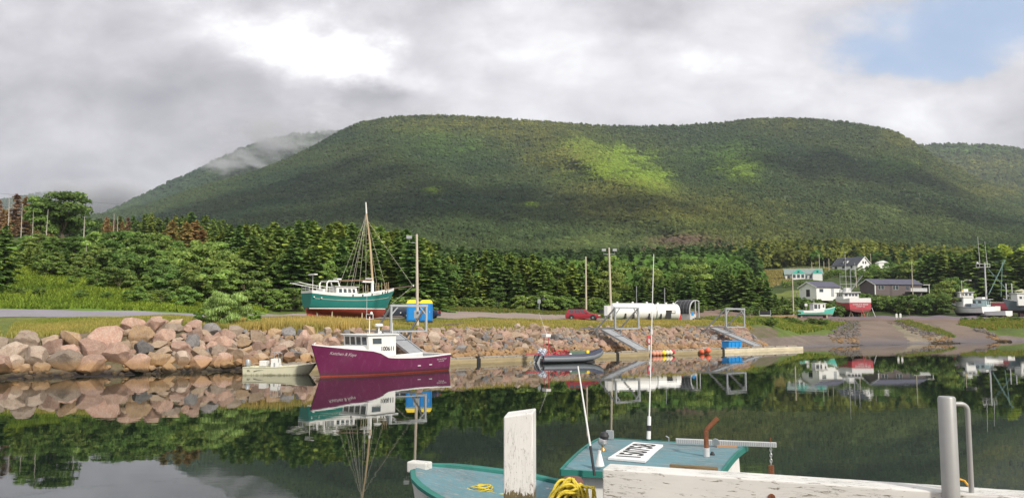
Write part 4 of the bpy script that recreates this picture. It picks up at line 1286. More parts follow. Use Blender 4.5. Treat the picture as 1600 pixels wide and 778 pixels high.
def darts(a0, a1, s0, s1, sizes, tries):
    for rad_lo, rad_hi, cnt in sizes:
        ok = 0
        for _ in range(tries):
            if ok >= cnt: break
            a, s_ = r.uniform(a0, a1), r.uniform(s0, s1); q = r.uniform(rad_lo, rad_hi)
            if all((a - b_[0]) ** 2 + ((s_ - b_[1]) * 1.2) ** 2 > ((q + b_[2]) * .70) ** 2 for b_ in rocks if abs(b_[0] - a) < 4):
                rocks.append((a, s_, q)); ok += 1


def arc_at(px): return float(np.interp(px, pxof(T[:, 0], np.maximum(T[:, 1], 1)), _cum))


darts(arc_at(-160), arc_at(195), .5, 3.9, [(1.05, 1.35, 30), (.75, 1.0, 40), (.45, .65, 70), (.25, .38, 160)], 1600)
darts(arc_at(195), arc_at(330), .2, 5.4, [(.9, 1.15, 12), (.6, .85, 40), (.35, .5, 60), (.2, .3, 120)], 1600)
darts(arc_at(330), arc_at(520), .2, 5.0, [(.75, .95, 16), (.5, .72, 60), (.3, .45, 90), (.18, .26, 160)], 1600)
darts(arc_at(520), arc_at(715), .3, 5.2, [(.55, .72, 20), (.38, .52, 80), (.22, .34, 200)], 1600)
nleft = len(rocks)
darts(arc_at(715), arc_at(1205), .4, 5.5, [(.50, .68, 60), (.36, .48, 190), (.24, .34, 700), (.16, .23, 700)], 7000)
allr = []
for a, s_, q in rocks:
    x, y = on_shore(a, s_); allr.append((x, y, gz(x, y) + .16 * q, q, q / y, float(pxof(x, y))))
allr.sort(key=lambda k: -k[4])
regions = [(-999, 60, 'at the far left end of the riprap wall', 'boulders at the left end'), (60, 200, 'in the big left riprap wall above the dark mud', 'boulders above the mud'), (200, 330, 'in the riprap below the willow bush', 'boulders left of the willow bush'), (330, 480, 'behind the cream skiff', 'boulders behind the skiff'),
           (480, 715, 'behind the purple boat', 'boulders behind the purple boat'), (715, 860, 'in the riprap between the purple boat and the inflatable', 'boulders right of the purple boat'), (860, 1010, 'in the riprap around the middle gangway', 'boulders at the middle gangway'), (1010, 3000, 'in the riprap left of the far gangway', 'boulders at the far gangway')]
boulder_list = allr[:290]
for x, y, z, q, _, px in boulder_list:
    ci = r.choices(range(6), (30, 24, 7, 10, 16, 13))[0]; cn = ROCKM[ci][0]
    o = bpy.data.objects.new('boulder', r.choice(RM[cn])); COL.objects.link(o)
    o.location = (x, y, z); o.rotation_euler = (r.uniform(-.5, .5), r.uniform(-.5, .5), r.uniform(0, 6.28))
    k = q * (r.uniform(1.10, 1.28) if q < .8 else r.uniform(.98, 1.12)); o.scale = (k, k, k * r.uniform(.85, 1.15))
    rg = [g_ for g_ in regions if g_[0] <= px < g_[1]][0]
    size = 'huge' if q > 1.02 else ('large' if q > .72 else 'medium')
    tag(o, f'{size} {cn} granite boulder {rg[2]}', 'boulder', f'{size} {cn} {rg[3]}')
# smaller rocks and the rubble of the slip : one mesh
lib = []
for j in range(5):
    bm = rock_geo(300 + j, 2, 12); bm.verts.ensure_lookup_table()
    lib.append((np.array([v.co[:] for v in bm.verts]), np.array([[v.index for v in f.verts] for f in bm.faces]))); bm.free()
small = [(x, y, z, q) for x, y, z, q, _, px in allr[290:]]
rubble = []
for _ in range(1700):
    px, Y = r.uniform(1380, 1500), r.uniform(124, 158)
    c0 = np.interp(Y, [124, 140, 158], [1478, 1440, 1405]); 
    if abs(px - c0) < 17 + 8 * r.random(): rubble.append(((px - 800) / 1230 * Y, Y, r.uniform(.08, .28)))
for _ in range(1100):
    px, Y = r.uniform(1262, 1340), r.uniform(119, 158)
    if px > np.interp(Y, [122, 158], [1290, 1295]) + 15 * r.random(): rubble.append(((px - 800) / 1230 * Y, Y, r.uniform(.10, .3)))
for _ in range(70):
    Y = r.uniform(134, 146); px = np.interp(Y, [134, 146], [1566, 1520]) + r.gauss(0, 5); rubble.append(((px - 800) / 1230 * Y, Y, r.uniform(.2, .5)))
for _ in range(50):
    px = r.uniform(0, 400); a = arc_at(px); x, y = on_shore(a, r.uniform(-2.0, .4)); rubble.append((x, y, r.uniform(.1, .28)))


def rock_stuff(name, pts, label, mats_):
    AV, AF, AM = [], [], []; base = 0; rr = np.random.RandomState(9)
    for x, y, z, q in pts:
        lv, lf = lib[rr.randint(5)]
        a = rr.rand(3) * 6.28; Mx = np.array(Matrix.Rotation(a[0] * .15, 3, 'X') @ Matrix.Rotation(a[2], 3, 'Z'))
        AV.append((lv * q * 1.2) @ Mx.T + np.array([x, y, z])); AF.append(lf + base); AM.append(np.full(len(lf), rr.randint(len(mats_)))); base += len(lv)
    o = np_mesh(name, np.vstack(AV), np.vstack(AF), mats_, fmat=np.concatenate(AM))
    tag(o, label, 'rocks', kind='stuff')


rock_stuff('small_rocks', small, 'small broken granite rocks filling the riprap bank', [m_ for _, m_ in ROCKM])
rock_stuff('rubble', [(x, y, gz(x, y) + .1 * q, q) for x, y, q in rubble], 'loose stone rubble beside the slipways and on the mud', [rockmat('muddy_stone', (.22, .17, .13), (.15, .12, .095)), rockmat('dull_stone', (.30, .23, .175), (.21, .16, .125)), ROCKM[2][1]])
# ------------------------------------------------------------------ boats
def cat_interp(xs, ys, x):
    """smooth (Catmull-Rom) interpolation through the stations"""
    xs = np.array(xs, float); ys = np.array(ys, float)
    i = int(np.clip(np.searchsorted(xs, x) - 1, 0, len(xs) - 2))
    h_ = xs[i + 1] - xs[i]; t_ = (x - xs[i]) / h_
    m0 = (ys[i + 1] - ys[i - 1]) / (xs[i + 1] - xs[i - 1]) * h_ if i > 0 else (ys[1] - ys[0])
    m1 = (ys[i + 2] - ys[i]) / (xs[i + 2] - xs[i]) * h_ if i < len(xs) - 2 else (ys[-1] - ys[-2])
    return (2 * t_ ** 3 - 3 * t_ ** 2 + 1) * ys[i] + (t_ ** 3 - 2 * t_ ** 2 + t_) * m0 + (-2 * t_ ** 3 + 3 * t_ ** 2) * ys[i + 1] + (t_ ** 3 - t_ ** 2) * m1


class Hull:
    """x forward from the stern, y to port, z from the waterline; st = (x, half beam at sheer, sheer z, half beam at waterline, keel z)"""
    def __init__(s, st, rake=1.0, n=34, sec=None):
        s.st = st; s.L = st[-1][0]; s.rake = rake
        s.xs = [q[0] for q in st]
        s.X = [s.L * (1 - (1 - k / n) ** 1.25) for k in range(n + 1)]
        s.sec = sec or [(0, None), (.5, .80), (.88, .35), (1.0, 0.0)]
        s.R = [s.ring(x) for x in s.X]

    def par(s, x):
        return [float(cat_interp(s.xs, [q[k] for q in s.st], x)) for k in (1, 2, 3, 4)]

    def pt(s, x, y, z, zs):
        t_ = (x / s.L) ** 6
        return Vector((x + s.rake * t_ * (z - zs) / max(zs, .2), y, z))

    def ring(s, x):
        bs, zs, bw, zk_ = s.par(x)
        bs, bw = max(bs, .02), max(bw, .015)
        half = [(bs, zs)]
        for f in (.75, .5, .22):
            e_ = f ** .8
            half.append((bw + (bs - bw) * e_, zs * f))
        half.append((bw, 0.0)); half.append((bw * .9, zk_ * .32)); half.append((bw * .52, zk_ * .75))
        port = [s.pt(x, y, z, zs) for y, z in half]
        star = [s.pt(x, -y, z, zs) for y, z in half][::-1]
        return port + [s.pt(x, 0, zk_, zs)] + star

    def shell(s, parent, mats, name='hull', boot=False):
        mb_ = MB()
        k = [0, 0, 0, 1 if boot else 0, 2, 2, 2]
        mb_.loft(s.R, closed=False, mi=k + k[::-1], caps=False)
        n = len(s.R[0]); b = MB(); 
        mb_.add(s.R[0], [tuple(range(n))], 0)
        return mb_.build(name, mats, parent, smooth=True)

    def sheer(s, x, side=1, inset=0.0, dz=0.0):
        bs, zs, bw, zk_ = s.par(x)
        return s.pt(x, side * max(bs - inset, .01), zs + dz, zs)

    def deck(s, mb_, x0, x1, dz=0.0, camber=.05, inset=.02, mi=0, z=None, n=14):
        rows = []
        for k in range(n + 1):
            x = x0 + (x1 - x0) * k / n; a = s.sheer(x, 1, inset, dz); b = s.sheer(x, -1, inset, dz)
            if z is not None: a.z = b.z = z
            m_ = (a + b) / 2; m_.z += camber
            rows.append([a, a.lerp(m_, .5) + Vector((0, 0, camber * .25)), m_, b.lerp(m_, .5) + Vector((0, 0, camber * .25)), b])
        mb_.loft(rows, closed=False, mi=mi, caps=False)

    def rail(s, mb_, x0, x1, w_=.12, h_=.06, dz=0.0, mi=0, n=18, transom=True):
        for side in (1, -1):
            rg = []
            for k in range(n + 1):
                x = x0 + (x1 - x0) * k / n
                o_ = s.sheer(x, side, -.03, dz); i_ = s.sheer(x, side, w_, dz)
                if side * i_.y < 0: i_.y = 0
                rg.append([o_, o_ + Vector((0, 0, h_)), i_ + Vector((0, 0, h_)), i_])
            mb_.loft(rg, closed=True, mi=mi)
        if transom:
            a, b = s.sheer(x0, 1, 0, dz), s.sheer(x0, -1, 0, dz)
            mb_.box(a.x - .02, a.x + w_, b.y + .02, a.y - .02, a.z, a.z + h_ - .004, mi)

    def well(s, mb_, x0, x1, floor, inset=.16, mi=0, n=14, close=True):
        """inner sides and floor of an open cockpit"""
        rows = []
        for k in range(n + 1):
            x = x0 + (x1 - x0) * k / n; a = s.sheer(x, 1, inset); b = s.sheer(x, -1, inset)
            yf = max(.02, min(a.y - .05, s.par(x)[2] - .12)); rows.append([a, Vector((a.x, yf, floor)), Vector((b.x, -yf, floor)), b])
        mb_.loft(rows, closed=False, mi=mi, caps=False)
        if close:
            mb_.add(rows[0], [(0, 1, 2, 3)], mi); mb_.add(rows[-1], [(0, 1, 2, 3)], mi)


def text_obj(name, body, size, material, parent, M4, hull_obj=None, extrude=.006, shear=0.0, squash=1.0, off=.012):
    cu = bpy.data.curves.new('lettering', 'FONT'); cu.body = body; cu.size = size; cu.extrude = extrude
    cu.align_x = 'CENTER'; cu.align_y = 'CENTER'; cu.shear = shear; cu.offset = size * .012
    tmp = bpy.data.objects.new('lettering', cu); COL.objects.link(tmp)
    dg = bpy.context.evaluated_depsgraph_get(); dg.update()
    me = bpy.data.meshes.new_from_object(tmp.evaluated_get(dg))
    bpy.data.objects.remove(tmp)
    me.transform(Matrix.Diagonal((squash, 1, 1, 1)))
    me.transform(M4)
    if hull_obj is not None:
        bvh = BVHTree.FromPolygons([v.co[:] for v in hull_obj.data.vertices], [p_.vertices[:] for p_ in hull_obj.data.polygons])
        nrm = (M4.to_3x3() @ Vector((0, 0, 1))).normalized()
        for v in me.vertices:
            h_ = bvh.ray_cast(v.co + nrm * 3, -nrm)
            if h_[0] is not None: v.co = h_[0] + nrm * off
    me.materials.clear(); me.materials.append(material)
    o = bpy.data.objects.new(name, me); COL.objects.link(o); o.parent = parent
    return o


def face_m(origin, xdir, ydir):
    """matrix whose x,y axes lie on a face; z is outward"""
    x = Vector(xdir).normalized(); y = Vector(ydir); z = x.cross(y).normalized(); y = z.cross(x)
    m_ = Matrix((x, y, z)).transposed().to_4x4(); m_.translation = Vector(origin)
    return m_


def cabin(x0, x1, w0, w1, z0, z1, df=0.0, db=0.0):
    """8 corners: x0 aft, x1 front, half widths bottom/top, front/back lean"""
    return [Vector(p) for p in ((x0, -w0, z0), (x1, -w0, z0), (x1, w0, z0), (x0, w0, z0), (x0 + db, -w1, z1), (x1 + df, -w1, z1), (x1 + df, w1, z1), (x0 + db, w1, z1))]


def faces_of(c):
    return {'star': (c[0], c[1], c[5], c[4]), 'front': (c[1], c[2], c[6], c[5]), 'port': (c[2], c[3], c[7], c[6]), 'back': (c[3], c[0], c[4], c[7])}


def windows(parent, q, spans, v0, v1, off=.012, frame=None, name='window'):
    for (a, b) in spans:
        mb_ = MB().patch(q, a, b, v0, v1, off, 0)
        wo_ = mb_.build(name, M['glass'], parent)
        if frame is not None:
            f_ = MB(); e_ = .035
            w_ = (Vector(q[1]) - Vector(q[0])).length; h_ = (Vector(q[3]) - Vector(q[0])).length
            ex, ey = e_ / w_, e_ / h_
            f_.patch(q, a - ex, b + ex, v1, v1 + ey, off + .015); f_.patch(q, a - ex, b + ex, v0 - ey, v0, off + .015)
            f_.patch(q, a - ex, a, v0, v1, off + .013); f_.patch(q, b, b + ex, v0, v1, off + .013)
            f_.build('frame', frame, wo_)


def wire(parent, pts, r_, m_, name='rigging'):
    return MB().tube(pts, r_, 5).build(name, m_, parent, recalc=False)


M['purple'] = mat('purple_gelcoat', (.135, .016, .068), .30, var=.10, scale=1.1, stretch=(1, 1, .35), dirt=.4, dirtcol=(.26, .09, .16), spec=.5)
M['redbottom'] = mat('red_antifouling', (.30, .05, .035), .8, var=.2, scale=1.5, dirt=.4, dirtcol=(.04, .03, .03))
M['greydeck'] = mat('grey_deck_paint', (.50, .51, .52), .6, var=.06, dirt=.2)
M['teal'] = mat('teal_hull_paint', (.022, .185, .17), .35, var=.1, scale=1.0, dirt=.2, dirtcol=(.05, .2, .18))
M['mintp'] = mat('mint_paint', (.10, .50, .40), .5, var=.08, dirt=.25)
M['sparw'] = mat('varnished_spar', (.48, .36, .22), .6, var=.12, scale=3, stretch=(1, 1, .2))
M['ropew'] = mat('weathered_rope', (.50, .47, .40), .8, var=.1)
M['tarp'] = mat('dark_green_tarp', (.09, .14, .10), .7, var=.15)

weathered(M['purple'], .30); weathered(M['teal'], .2, streak=.3)
# ---- purple lobster boat
root = empty('fishing_boat', (-6.1, 64.1, .09), math.atan2(-.745, -.67), 'purple lobster boat with a white wheelhouse numbered 100611 moored by the floating dock', 'boat')
H1 = Hull([(0, 1.66, 1.15, 1.5, -.45), (3, 1.86, 1.02, 1.7, -.6), (5.9, 1.9, 1.08, 1.66, -.65), (6.6, 1.89, 1.17, 1.6, -.7), (7.35, 1.84, 1.56, 1.48, -.7), (8.0, 1.76, 1.66, 1.34, -.7), (9.6, 1.36, 1.84, .80, -.7), (11, .66, 2.02, .28, -.65), (11.8, .05, 2.14, .02, -.5)], rake=.75)
hl = H1.shell(root, [M['purple'], M['purple'], M['redbottom']])
mb = MB(); H1.rail(mb, 0, 11.72, .16, .09); mb.build('cap_rail', M['white'], root)
mb = MB(); H1.deck(mb, 7.6, 11.75, .02, .08); mb.build('foredeck', M['white'], root)
mb = MB(); H1.well(mb, .1, 7.5, .45); mb.build('cockpit', M['greydeck'], root)
tk = cabin(7.6, 10.3, 1.25, 1.1, 1.75, 2.04, -.35); tk[1].y, tk[2].y, tk[5].y, tk[6].y = -.62, .62, -.5, .5
mb = MB(); mb.hexa(tk); mb.build('trunk_cabin', M['greydeck'], root, bevel=.04)
c = cabin(5.45, 7.9, 1.5, 1.48, 1.2, 2.78, .14)
wh = MB().hexa(c).build('wheelhouse', M['white'], root, bevel=.03)
MB().box(5.25, 8.23, -1.62, 1.62, 2.78, 2.86).build('roof', M['white'], root, bevel=.02)
fc = faces_of(c)
windows(root, fc['front'], [(.06, .25), (.29, .47), (.52, .70), (.75, .94)], .56, .93, frame=M['white'])
windows(root, fc['port'], [(.14, .46)], .60, .86, frame=M['white'])
windows(root, fc['star'], [(.54, .86)], .60, .86, frame=M['white'])
MB().patch(fc['back'], .3, .62, .02, .86, .012).build('doorway', M['dark'], root)
text_obj('registration_number', '100611', .44, M['black'], root, face_m((6.25, 1.515, 1.78), (-1, 0, 0), (0, -.02, 1)), squash=1.0)
# the script name reads along the port bow
pm = H1.sheer(10.2, 1)
a_, b_2 = H1.sheer(10.9, 1, 0, -.42), H1.sheer(9.1, 1, 0, -.38)
text_obj('boat_name', 'Katchen & Kaye', .29, M['white'], root, face_m((a_ + b_2) / 2, b_2 - a_, (0, 0, 1)), hl, shear=.35)
a_, b_2 = H1.sheer(1.7, 1, 0, -.26), H1.sheer(.35, 1, 0, -.26)
text_obj('boat_name', 'Katchen & Kaye', .17, M['white'], root, face_m((a_ + b_2) / 2, b_2 - a_, (0, 0, 1)), hl, shear=.35)
text_obj('home_port', 'CHETICAMP', .12, M['white'], root, face_m((a_ + b_2) / 2 - Vector((0, 0, .16)), b_2 - a_, (0, 0, 1)), hl)
for x in (2.1, 3.3):
    a_ = H1.sheer(x, 1, 0, -.62); MB().box(x, x + .28, a_.y - .16, a_.y - .02, a_.z, a_.z + .06).build('scupper', M['white'], root)
mb = MB(); mb.tube([(7.1, .4, 2.9), (7.1, .4, 4.15)], .035); mb.build('mast', M['white'], root)
mb = MB()
for z_ in (3.95, 4.3): mb.tube([(7.1, .0, z_), (7.1, .8, z_)], .022)
for y_ in (.0, .8): mb.tube([(7.1, y_, 3.95), (7.1, y_, 4.3)], .022)
mb.build('light_frame', M['white'], root)
MB().tube([(7.1, .05, 4.3), (7.12, .05, 6.1)], [.014, .006], 6).build('antenna', M['white'], root)
MB().lathe((7.1, .6, 4.3), [(.09, 0), (.11, .08), (.05, .2)]).build('mast_light', M['white'], root)
mb = MB(); mb.tube([(6.5, .75, 2.9), (6.5, .75, 3.4)], .05); mb.build('radar_post', M['white'], root)
MB().lathe((6.5, .75, 3.4), [(.24, 0), (.31, .04), (.31, .15), (.2, .22)], 20).build('radar_dome', M['white'], root, smooth=True)
MB().tube([(5.4, 1.0, 2.9), (5.4, 1.0, 3.7)], .02, 6).build('short_mast', M['white'], root)
MB().lathe((5.9, .2, 2.9), [(.08, 0), (.08, .1), (.03, .15)]).build('roof_vent', M['white'], root)
mb = MB().box(8.6, 9.0, .5, .56, 1.8, 1.9).box(9.4, 9.8, .45, .51, 1.8, 1.9)
mb = MB(); mb.tube([(11.55, 0, 2.1), (11.55, 0, 2.32)], .05); mb.tube([(11.55, -.12, 2.28), (11.55, .12, 2.28)], .03); mb.build('bow_post', M['white'], root)
MB().box(3.2, 4.2, -.5, .5, .45, .95).build('engine_box', M['white'], root, bevel=.04)
MB().tube([(-.35, .2, -.4), (-.1, .2, .5)], .04).build('rudder_post', M['redbottom'], root)

for (xa, sd, tgt) in ((11.3, -1, (-11.6, 67.3, .6)), (.3, -1, (-5.6, 71.6, .6))):
    a_ = root.matrix_basis @ H1.sheer(xa, sd, .05, .1) if False else (Matrix.Translation(root.location) @ Matrix.Rotation(root.rotation_euler[2], 4, 'Z')) @ H1.sheer(xa, sd, .05, .1)
    b_2 = Vector(tgt); m_ = (a_ + b_2) / 2 - Vector((0, 0, .45))
    o = MB().tube([a_, a_.lerp(m_, .5) - Vector((0, 0, .1)), m_, m_.lerp(b_2, .5) - Vector((0, 0, .05)), b_2], .022, 6).build('mooring_line', M['ropew'], recalc=False); tag(o, 'mooring line from the purple boat ' + ('bow' if xa > 5 else 'stern') + ' to the dock', 'rope')
for x in (2.6, 4.8):
    a_ = H1.sheer(x, -1, -.16, -.55); MB().lathe(a_, [(.05, -.3), (.11, -.24), (.12, .2), (.05, .28)], 12).build('fender', M['white'], root, smooth=True)

# ---- cream skiff
root = empty('skiff', (-19.5, 58.6, 0), R(-4), 'small cream open skiff with an outboard and centre console tied beside the rocks', 'boat')
H2 = Hull([(0, .92, .52, .85, -.2), (2, .98, .54, .9, -.25), (3.4, .95, .60, .82, -.25), (4.4, .78, .70, .45, -.15), (5.1, .40, .78, .12, .1)], rake=.5, n=22)
hl = H2.shell(root, [M['cream'], M['cream'], M['cream']])
mb = MB(); H2.rail(mb, 0, 5.05, .12, .05); mb.build('gunwale', M['cream'], root)
mb = MB(); H2.well(mb, .1, 4.2, .18, .12); mb.build('cockpit', M['cream'], root)
mb = MB(); H2.deck(mb, 4.2, 5.05, .02, .03); mb.build('bow_deck', M['cream'], root)
MB().hexa(cabin(1.85, 2.5, .38, .3, .2, 1.15, -.12)).build('console', M['white'], root, bevel=.03)
MB().patch(faces_of(cabin(1.85, 2.5, .38, .3, .2, 1.15, -.12))['star'], .4, .6, .3, .7, .01).build('console_panel', M['galv'], root)
mb = MB()
for y_ in (-.34, .34): mb.tube([(2.45, y_, .9), (2.45, y_, 1.5), (2.25, y_, 1.62), (1.9, y_, 1.62), (1.85, y_, .9)], .022, 6)
mb.tube([(2.4, -.34, 1.56), (2.4, .34, 1.56)], .022, 6); mb.build('grab_rail', M['chrome'], root, recalc=False)
MB().box(1.0, 1.5, -.35, .35, .6, 1.0).build('cooler_seat', M['white'], root, bevel=.03)
mb = MB()
for x in (1.05, 1.4): mb.tube([(x, -.3, .2), (x, -.3, .6)], .02, 6); mb.tube([(x, .3, .2), (x, .3, .6)], .02, 6)
mb.build('seat_legs', M['chrome'], root, recalc=False)
eng = MB().lathe((.02, 0, .55), [(.14, 0), (.19, .1), (.20, .35), (.15, .5), (.05, .55)], 14).build('outboard_motor', M['galv'], root, smooth=True)
MB().box(-.16, -.02, -.06, .06, -.4, .6).build('motor_leg', M['galv'], eng)
mb = MB()
for side in (-1, 1):
    for xa, xb in ((.1, .9), (2.7, 3.3), (3.4, 4.1)):
        pa, pb = H2.sheer(xa, side, .05, .05), H2.sheer(xb, side, .05, .05); up = Vector((0, 0, .18))
        mb.tube([pa, pa + up, pb + up, pb], .016, 6)
mb.build('side_rails', M['chrome'], root, recalc=False)
mb = MB(); mb.lathe((4.55, .1, .72), [(.2, 0), (.22, .05), (.1, .1)], 12); mb.build('coiled_line', M['ropew'], root)
a_, b_2 = H2.sheer(.15, -1, 0, -.22), H2.sheer(.75, -1, 0, -.22)
text_obj('hull_letters', 'SFL', .17, M['dark'], root, face_m((a_ + b_2) / 2, b_2 - a_, (0, 0, 1)), hl)
MB().tube([H2.sheer(.85, -1, -.01, -.25), H2.sheer(1.15, -1, -.01, -.18), H2.sheer(1.6, -1, -.01, -.16)], [.02, .012, .004], 6).build('hull_stripe', M['dark'], root)

# ---- teal sailing boat hauled out on the bank
hd = math.atan2(.62, .785)
root = empty('sailboat', (-22.1, 84.8, 5.12), hd, 'teal motorsailer with white deckhouse and tall wooden mast hauled out on the grassy bank', 'boat')
H3 = Hull([(0, 1.45, 1.62, .75, -.15), (2, 1.68, 1.42, 1.2, -.55), (4.5, 1.75, 1.32, 1.45, -.85), (7, 1.6, 1.45, 1.2, -1.0), (9.2, 1.0, 1.8, .5, -1.0), (10.7, .08, 2.15, .03, -.7)], rake=1.0)
hl = H3.shell(root, [M['teal'], M['white'], M['redbottom']], boot=False)
mb = MB()
for side in (1, -1):
    rg = []
    for k in range(25):
        x = 10.6 * k / 24; a_ = H3.sheer(x, side, 0, 0); hh = .28
        rg.append([a_ + Vector((0, .012 * side, -.02)), a_ + Vector((0, .02 * side, hh)), a_ + Vector((0, -.07 * side, hh)), a_ + Vector((0, -.07 * side, -.02))])
    mb.loft(rg)
a_, b_2 = H3.sheer(0, 1), H3.sheer(0, -1)
mb.box(-.03, .05, b_2.y + .05, a_.y - .05, a_.z, a_.z + .26)
mb.build('bulwark', M['white'], root)
mb = MB()
rg = []
for side in (1, -1):
    rg = []
    for k in range(21):
        x = 10.3 * k / 20; bs, zs, bw, zz = H3.par(x); y_ = bw * .97 + .03 ; rg.append([H3.pt(x, side * (bw + .018), .05, zs), H3.pt(x, side * (bw + .018), -.05, zs), H3.pt(x, side * (bw - .02), -.05, zs), H3.pt(x, side * (bw - .02), .05, zs)])
    mb.loft(rg)
mb.build('waterline_stripe', M['white'], root)
mb = MB()
for side in (1, -1):
    rg = []
    for k in range(21):
        x = .4 + 9.6 * k / 20; bs, zs, bw, zz = H3.par(x); f = .66; e_ = f ** .8; y_ = bw + (bs - bw) * e_
        rg.append([H3.pt(x, side * (y_ + .02), zs * f + .03, zs), H3.pt(x, side * (y_ + .02), zs * f - .01, zs), H3.pt(x, side * (y_ - .04), zs * f - .01, zs), H3.pt(x, side * (y_ - .04), zs * f + .03, zs)])
    mb.loft(rg)
mb.build('cove_stripe', M['ropew'], root)
MB().prism([(1.2, -.12, -.1), (8.8, -.12, -.5), (7.6, -.12, -1.25), (1.6, -.12, -1.25)], (0, .24, 0)).build('keel', M['redbottom'], root)
MB().prism([(-.1, -.04, .1), (1.15, -.04, -.1), (1.2, -.04, -1.2), (.2, -.04, -1.2)], (0, .08, 0)).build('rudder', M['redbottom'], root)
mb = MB(); H3.deck(mb, .1, 10.4, .0, .08, .1); mb.build('deck', M['white'], root)
c = cabin(3.0, 5.6, 1.05, .95, 1.35, 2.35, -.15)
MB().hexa(c).build('deckhouse', M['white'], root, bevel=.05)
windows(root, faces_of(c)['star'], [(.12, .26), (.34, .48), (.56, .70), (.77, .89)], .38, .80)
windows(root, faces_of(c)['front'], [(.1, .45), (.55, .9)], .45, .85)
MB().box(2.8, 5.65, -1.12, 1.12, 2.35, 2.42).build('deckhouse_roof', M['white'], root, bevel=.02)
mb = MB(); mb.tube([(1.9, -.9, 1.6), (1.9, -.9, 2.7), (2.1, -.9, 2.95), (3.2, -.9, 2.95), (3.4, -.9, 2.4)], .09, 8); mb.tube([(1.9, .9, 1.6), (1.9, .9, 2.7), (2.1, .9, 2.95), (3.2, .9, 2.95), (3.4, .9, 2.4)], .09, 8)
mb.build('dodger_frame', M['white'], root, recalc=False)
MB().box(2.0, 3.2, -.92, .92, 2.93, 3.0).build('dodger_top', M['white'], root)
MB().box(1.5, 2.0, -.75, .75, 1.4, 2.1).build('companionway', M['white'], root, bevel=.03)
mb = MB()
for side in (1, -1):
    top = []
    for k in range(6):
        a_ = H3.sheer(.05 + k * .45, side, .08, .28); mb.tube([a_, a_ + Vector((0, 0, .55))], .02, 5); top.append(a_ + Vector((0, 0, .55)))
    mb.tube(top, .03, 6); mb.tube([q - Vector((0, 0, .28)) for q in top], .015, 5)
a_, b_2 = H3.sheer(.05, 1, .08, .83), H3.sheer(.05, -1, .08, .83); mb.tube([a_, b_2], .03, 6); mb.tube([a_ - Vector((0, 0, .28)), b_2 - Vector((0, 0, .28))], .015, 5)
mb.build('stern_rail', M['white'], root, recalc=False)
mb = MB()
for side in (1, -1): a_ = H3.sheer(.1, side, .3, .75); mb.tube([a_ + Vector((.6, 0, 0)), a_ + Vector((-1.5, 0, .35))], .045, 6)
mb.tube([(-1.35, -1.1, 2.68), (-1.35, 1.1, 2.68)], .035, 6); mb.build('stern_davits', M['white'], root, recalc=False)
mb = MB(); mb.tube([(.5, -.4, 2.0), (.5, -.4, 3.55)], .03, 6); mb.build('radar_pole', M['white'], root); MB().box(.3, .7, -1.2, .4, 3.55, 3.68).build('radar_scanner', M['white'], root, bevel=.04)
mx = 7.9; mtop = 12.1
MB().tube([(mx, 0, 1.4), (mx, 0, 3.2)], [.19, .16], 10).build('mast_base', M['white'], root)
mst = MB().tube([(mx, 0, 3.2), (mx - .4, 0, 7.5), (mx - .9, 0, mtop - 1.3)], [.13, .11, .085], 8).build('mast', M['sparw'], root)
MB().tube([(mx - .9, 0, mtop - 1.3), (mx - 1.0, 0, mtop)], [.09, .07], 8).build('masthead', M['white'], mst)
MB().tube([(mx - .1, 0, 3.25), (5.0, 0, 3.1), (3.4, 0, 3.05)], [.09, .1, .07], 8).build('boom', mat('dark_boom', (.16, .10, .06), .7), root)
MB().box(3.3, 3.8, -.5, .5, 3.15, 3.3).build('boom_cradle', M['white'], root)
MB().box(6.6, 7.75, -.15, .15, 2.95, 3.12).box(7.0, 8.0, -.12, .12, 3.35, 3.45).build('furled_sail', M['white'], root, bevel=.04)
MB().tube([(9.6, 0, 2.2), (13.4, 0, 2.75)], [.11, .06], 8).build('bowsprit', mat('dark_bowsprit', (.10, .07, .05), .7), root)
MB().lathe((13.3, 0, 2.65), [(.09, 0), (.09, .2)], 8).build('bowsprit_cap', M['white'], root)
mh = Vector((mx - .93, 0, mtop - 1.0))
for tgt in ((13.2, 0, 2.78), ):
    wire(root, [mh + Vector((0, 0, -.9)), tgt], .018, M['ropew'], 'forestay')
wire(root, [(13.2, 0, 2.68), (10.45, 0, .6)], .016, M['ropew'], 'bobstay')
for sgn in (1, -1):
    for xx, top_ in ((4.2, -1.0), (5.3, -.1), (6.2, -.6), (9.1, -1.2)):
        a_ = H3.sheer(xx, sgn, .05, .3) if xx > 4 else Vector((xx, .25 * sgn, 3.1)); wire(root, [mh + Vector((0, 0, top_ * .6)), a_], .014, M['ropew'], 'shroud')
mb = MB()
for x in (8.9, 9.2, 9.5, 5.9, 6.2, 6.5):
    for sgn in (1, -1):
        a_ = H3.sheer(x, sgn, .06, .25); MB().tube([a_, a_ + Vector((-.05, 0, .95))], .03, 5).build('lanyard_post', M['sparw'], root, recalc=False)
for x in (4.4, 5.6, 6.8, 8.3, 8.7, 9.1):
    MB().patch([H3.sheer(x, -1, 0, 0), H3.sheer(x + .4, -1, 0, 0), H3.sheer(x + .4, -1, 0, .28), H3.sheer(x, -1, 0, .28)], .3, .7, -.1, .75, .03).build('scupper', M['dark'], root)
for x in (2.6, 6.2):
    for sgn in (1, -1):
        mb = MB(); mb.bar((x, sgn * .95, -1.35), (x, sgn * .85, -.25), .1); mb.bar((x - .4, sgn * 1.5, -1.4), (x, sgn * .9, -.3), .08); mb.build('prop_stand', M['timber'], root)
for x in (.2, 1.0):
    a_ = H3.sheer(x, -1, -.02, -.4); MB().lathe(a_, [(.07, -.04), (.07, .04)], 10, axis='y').build('hull_light', M['white'], root)

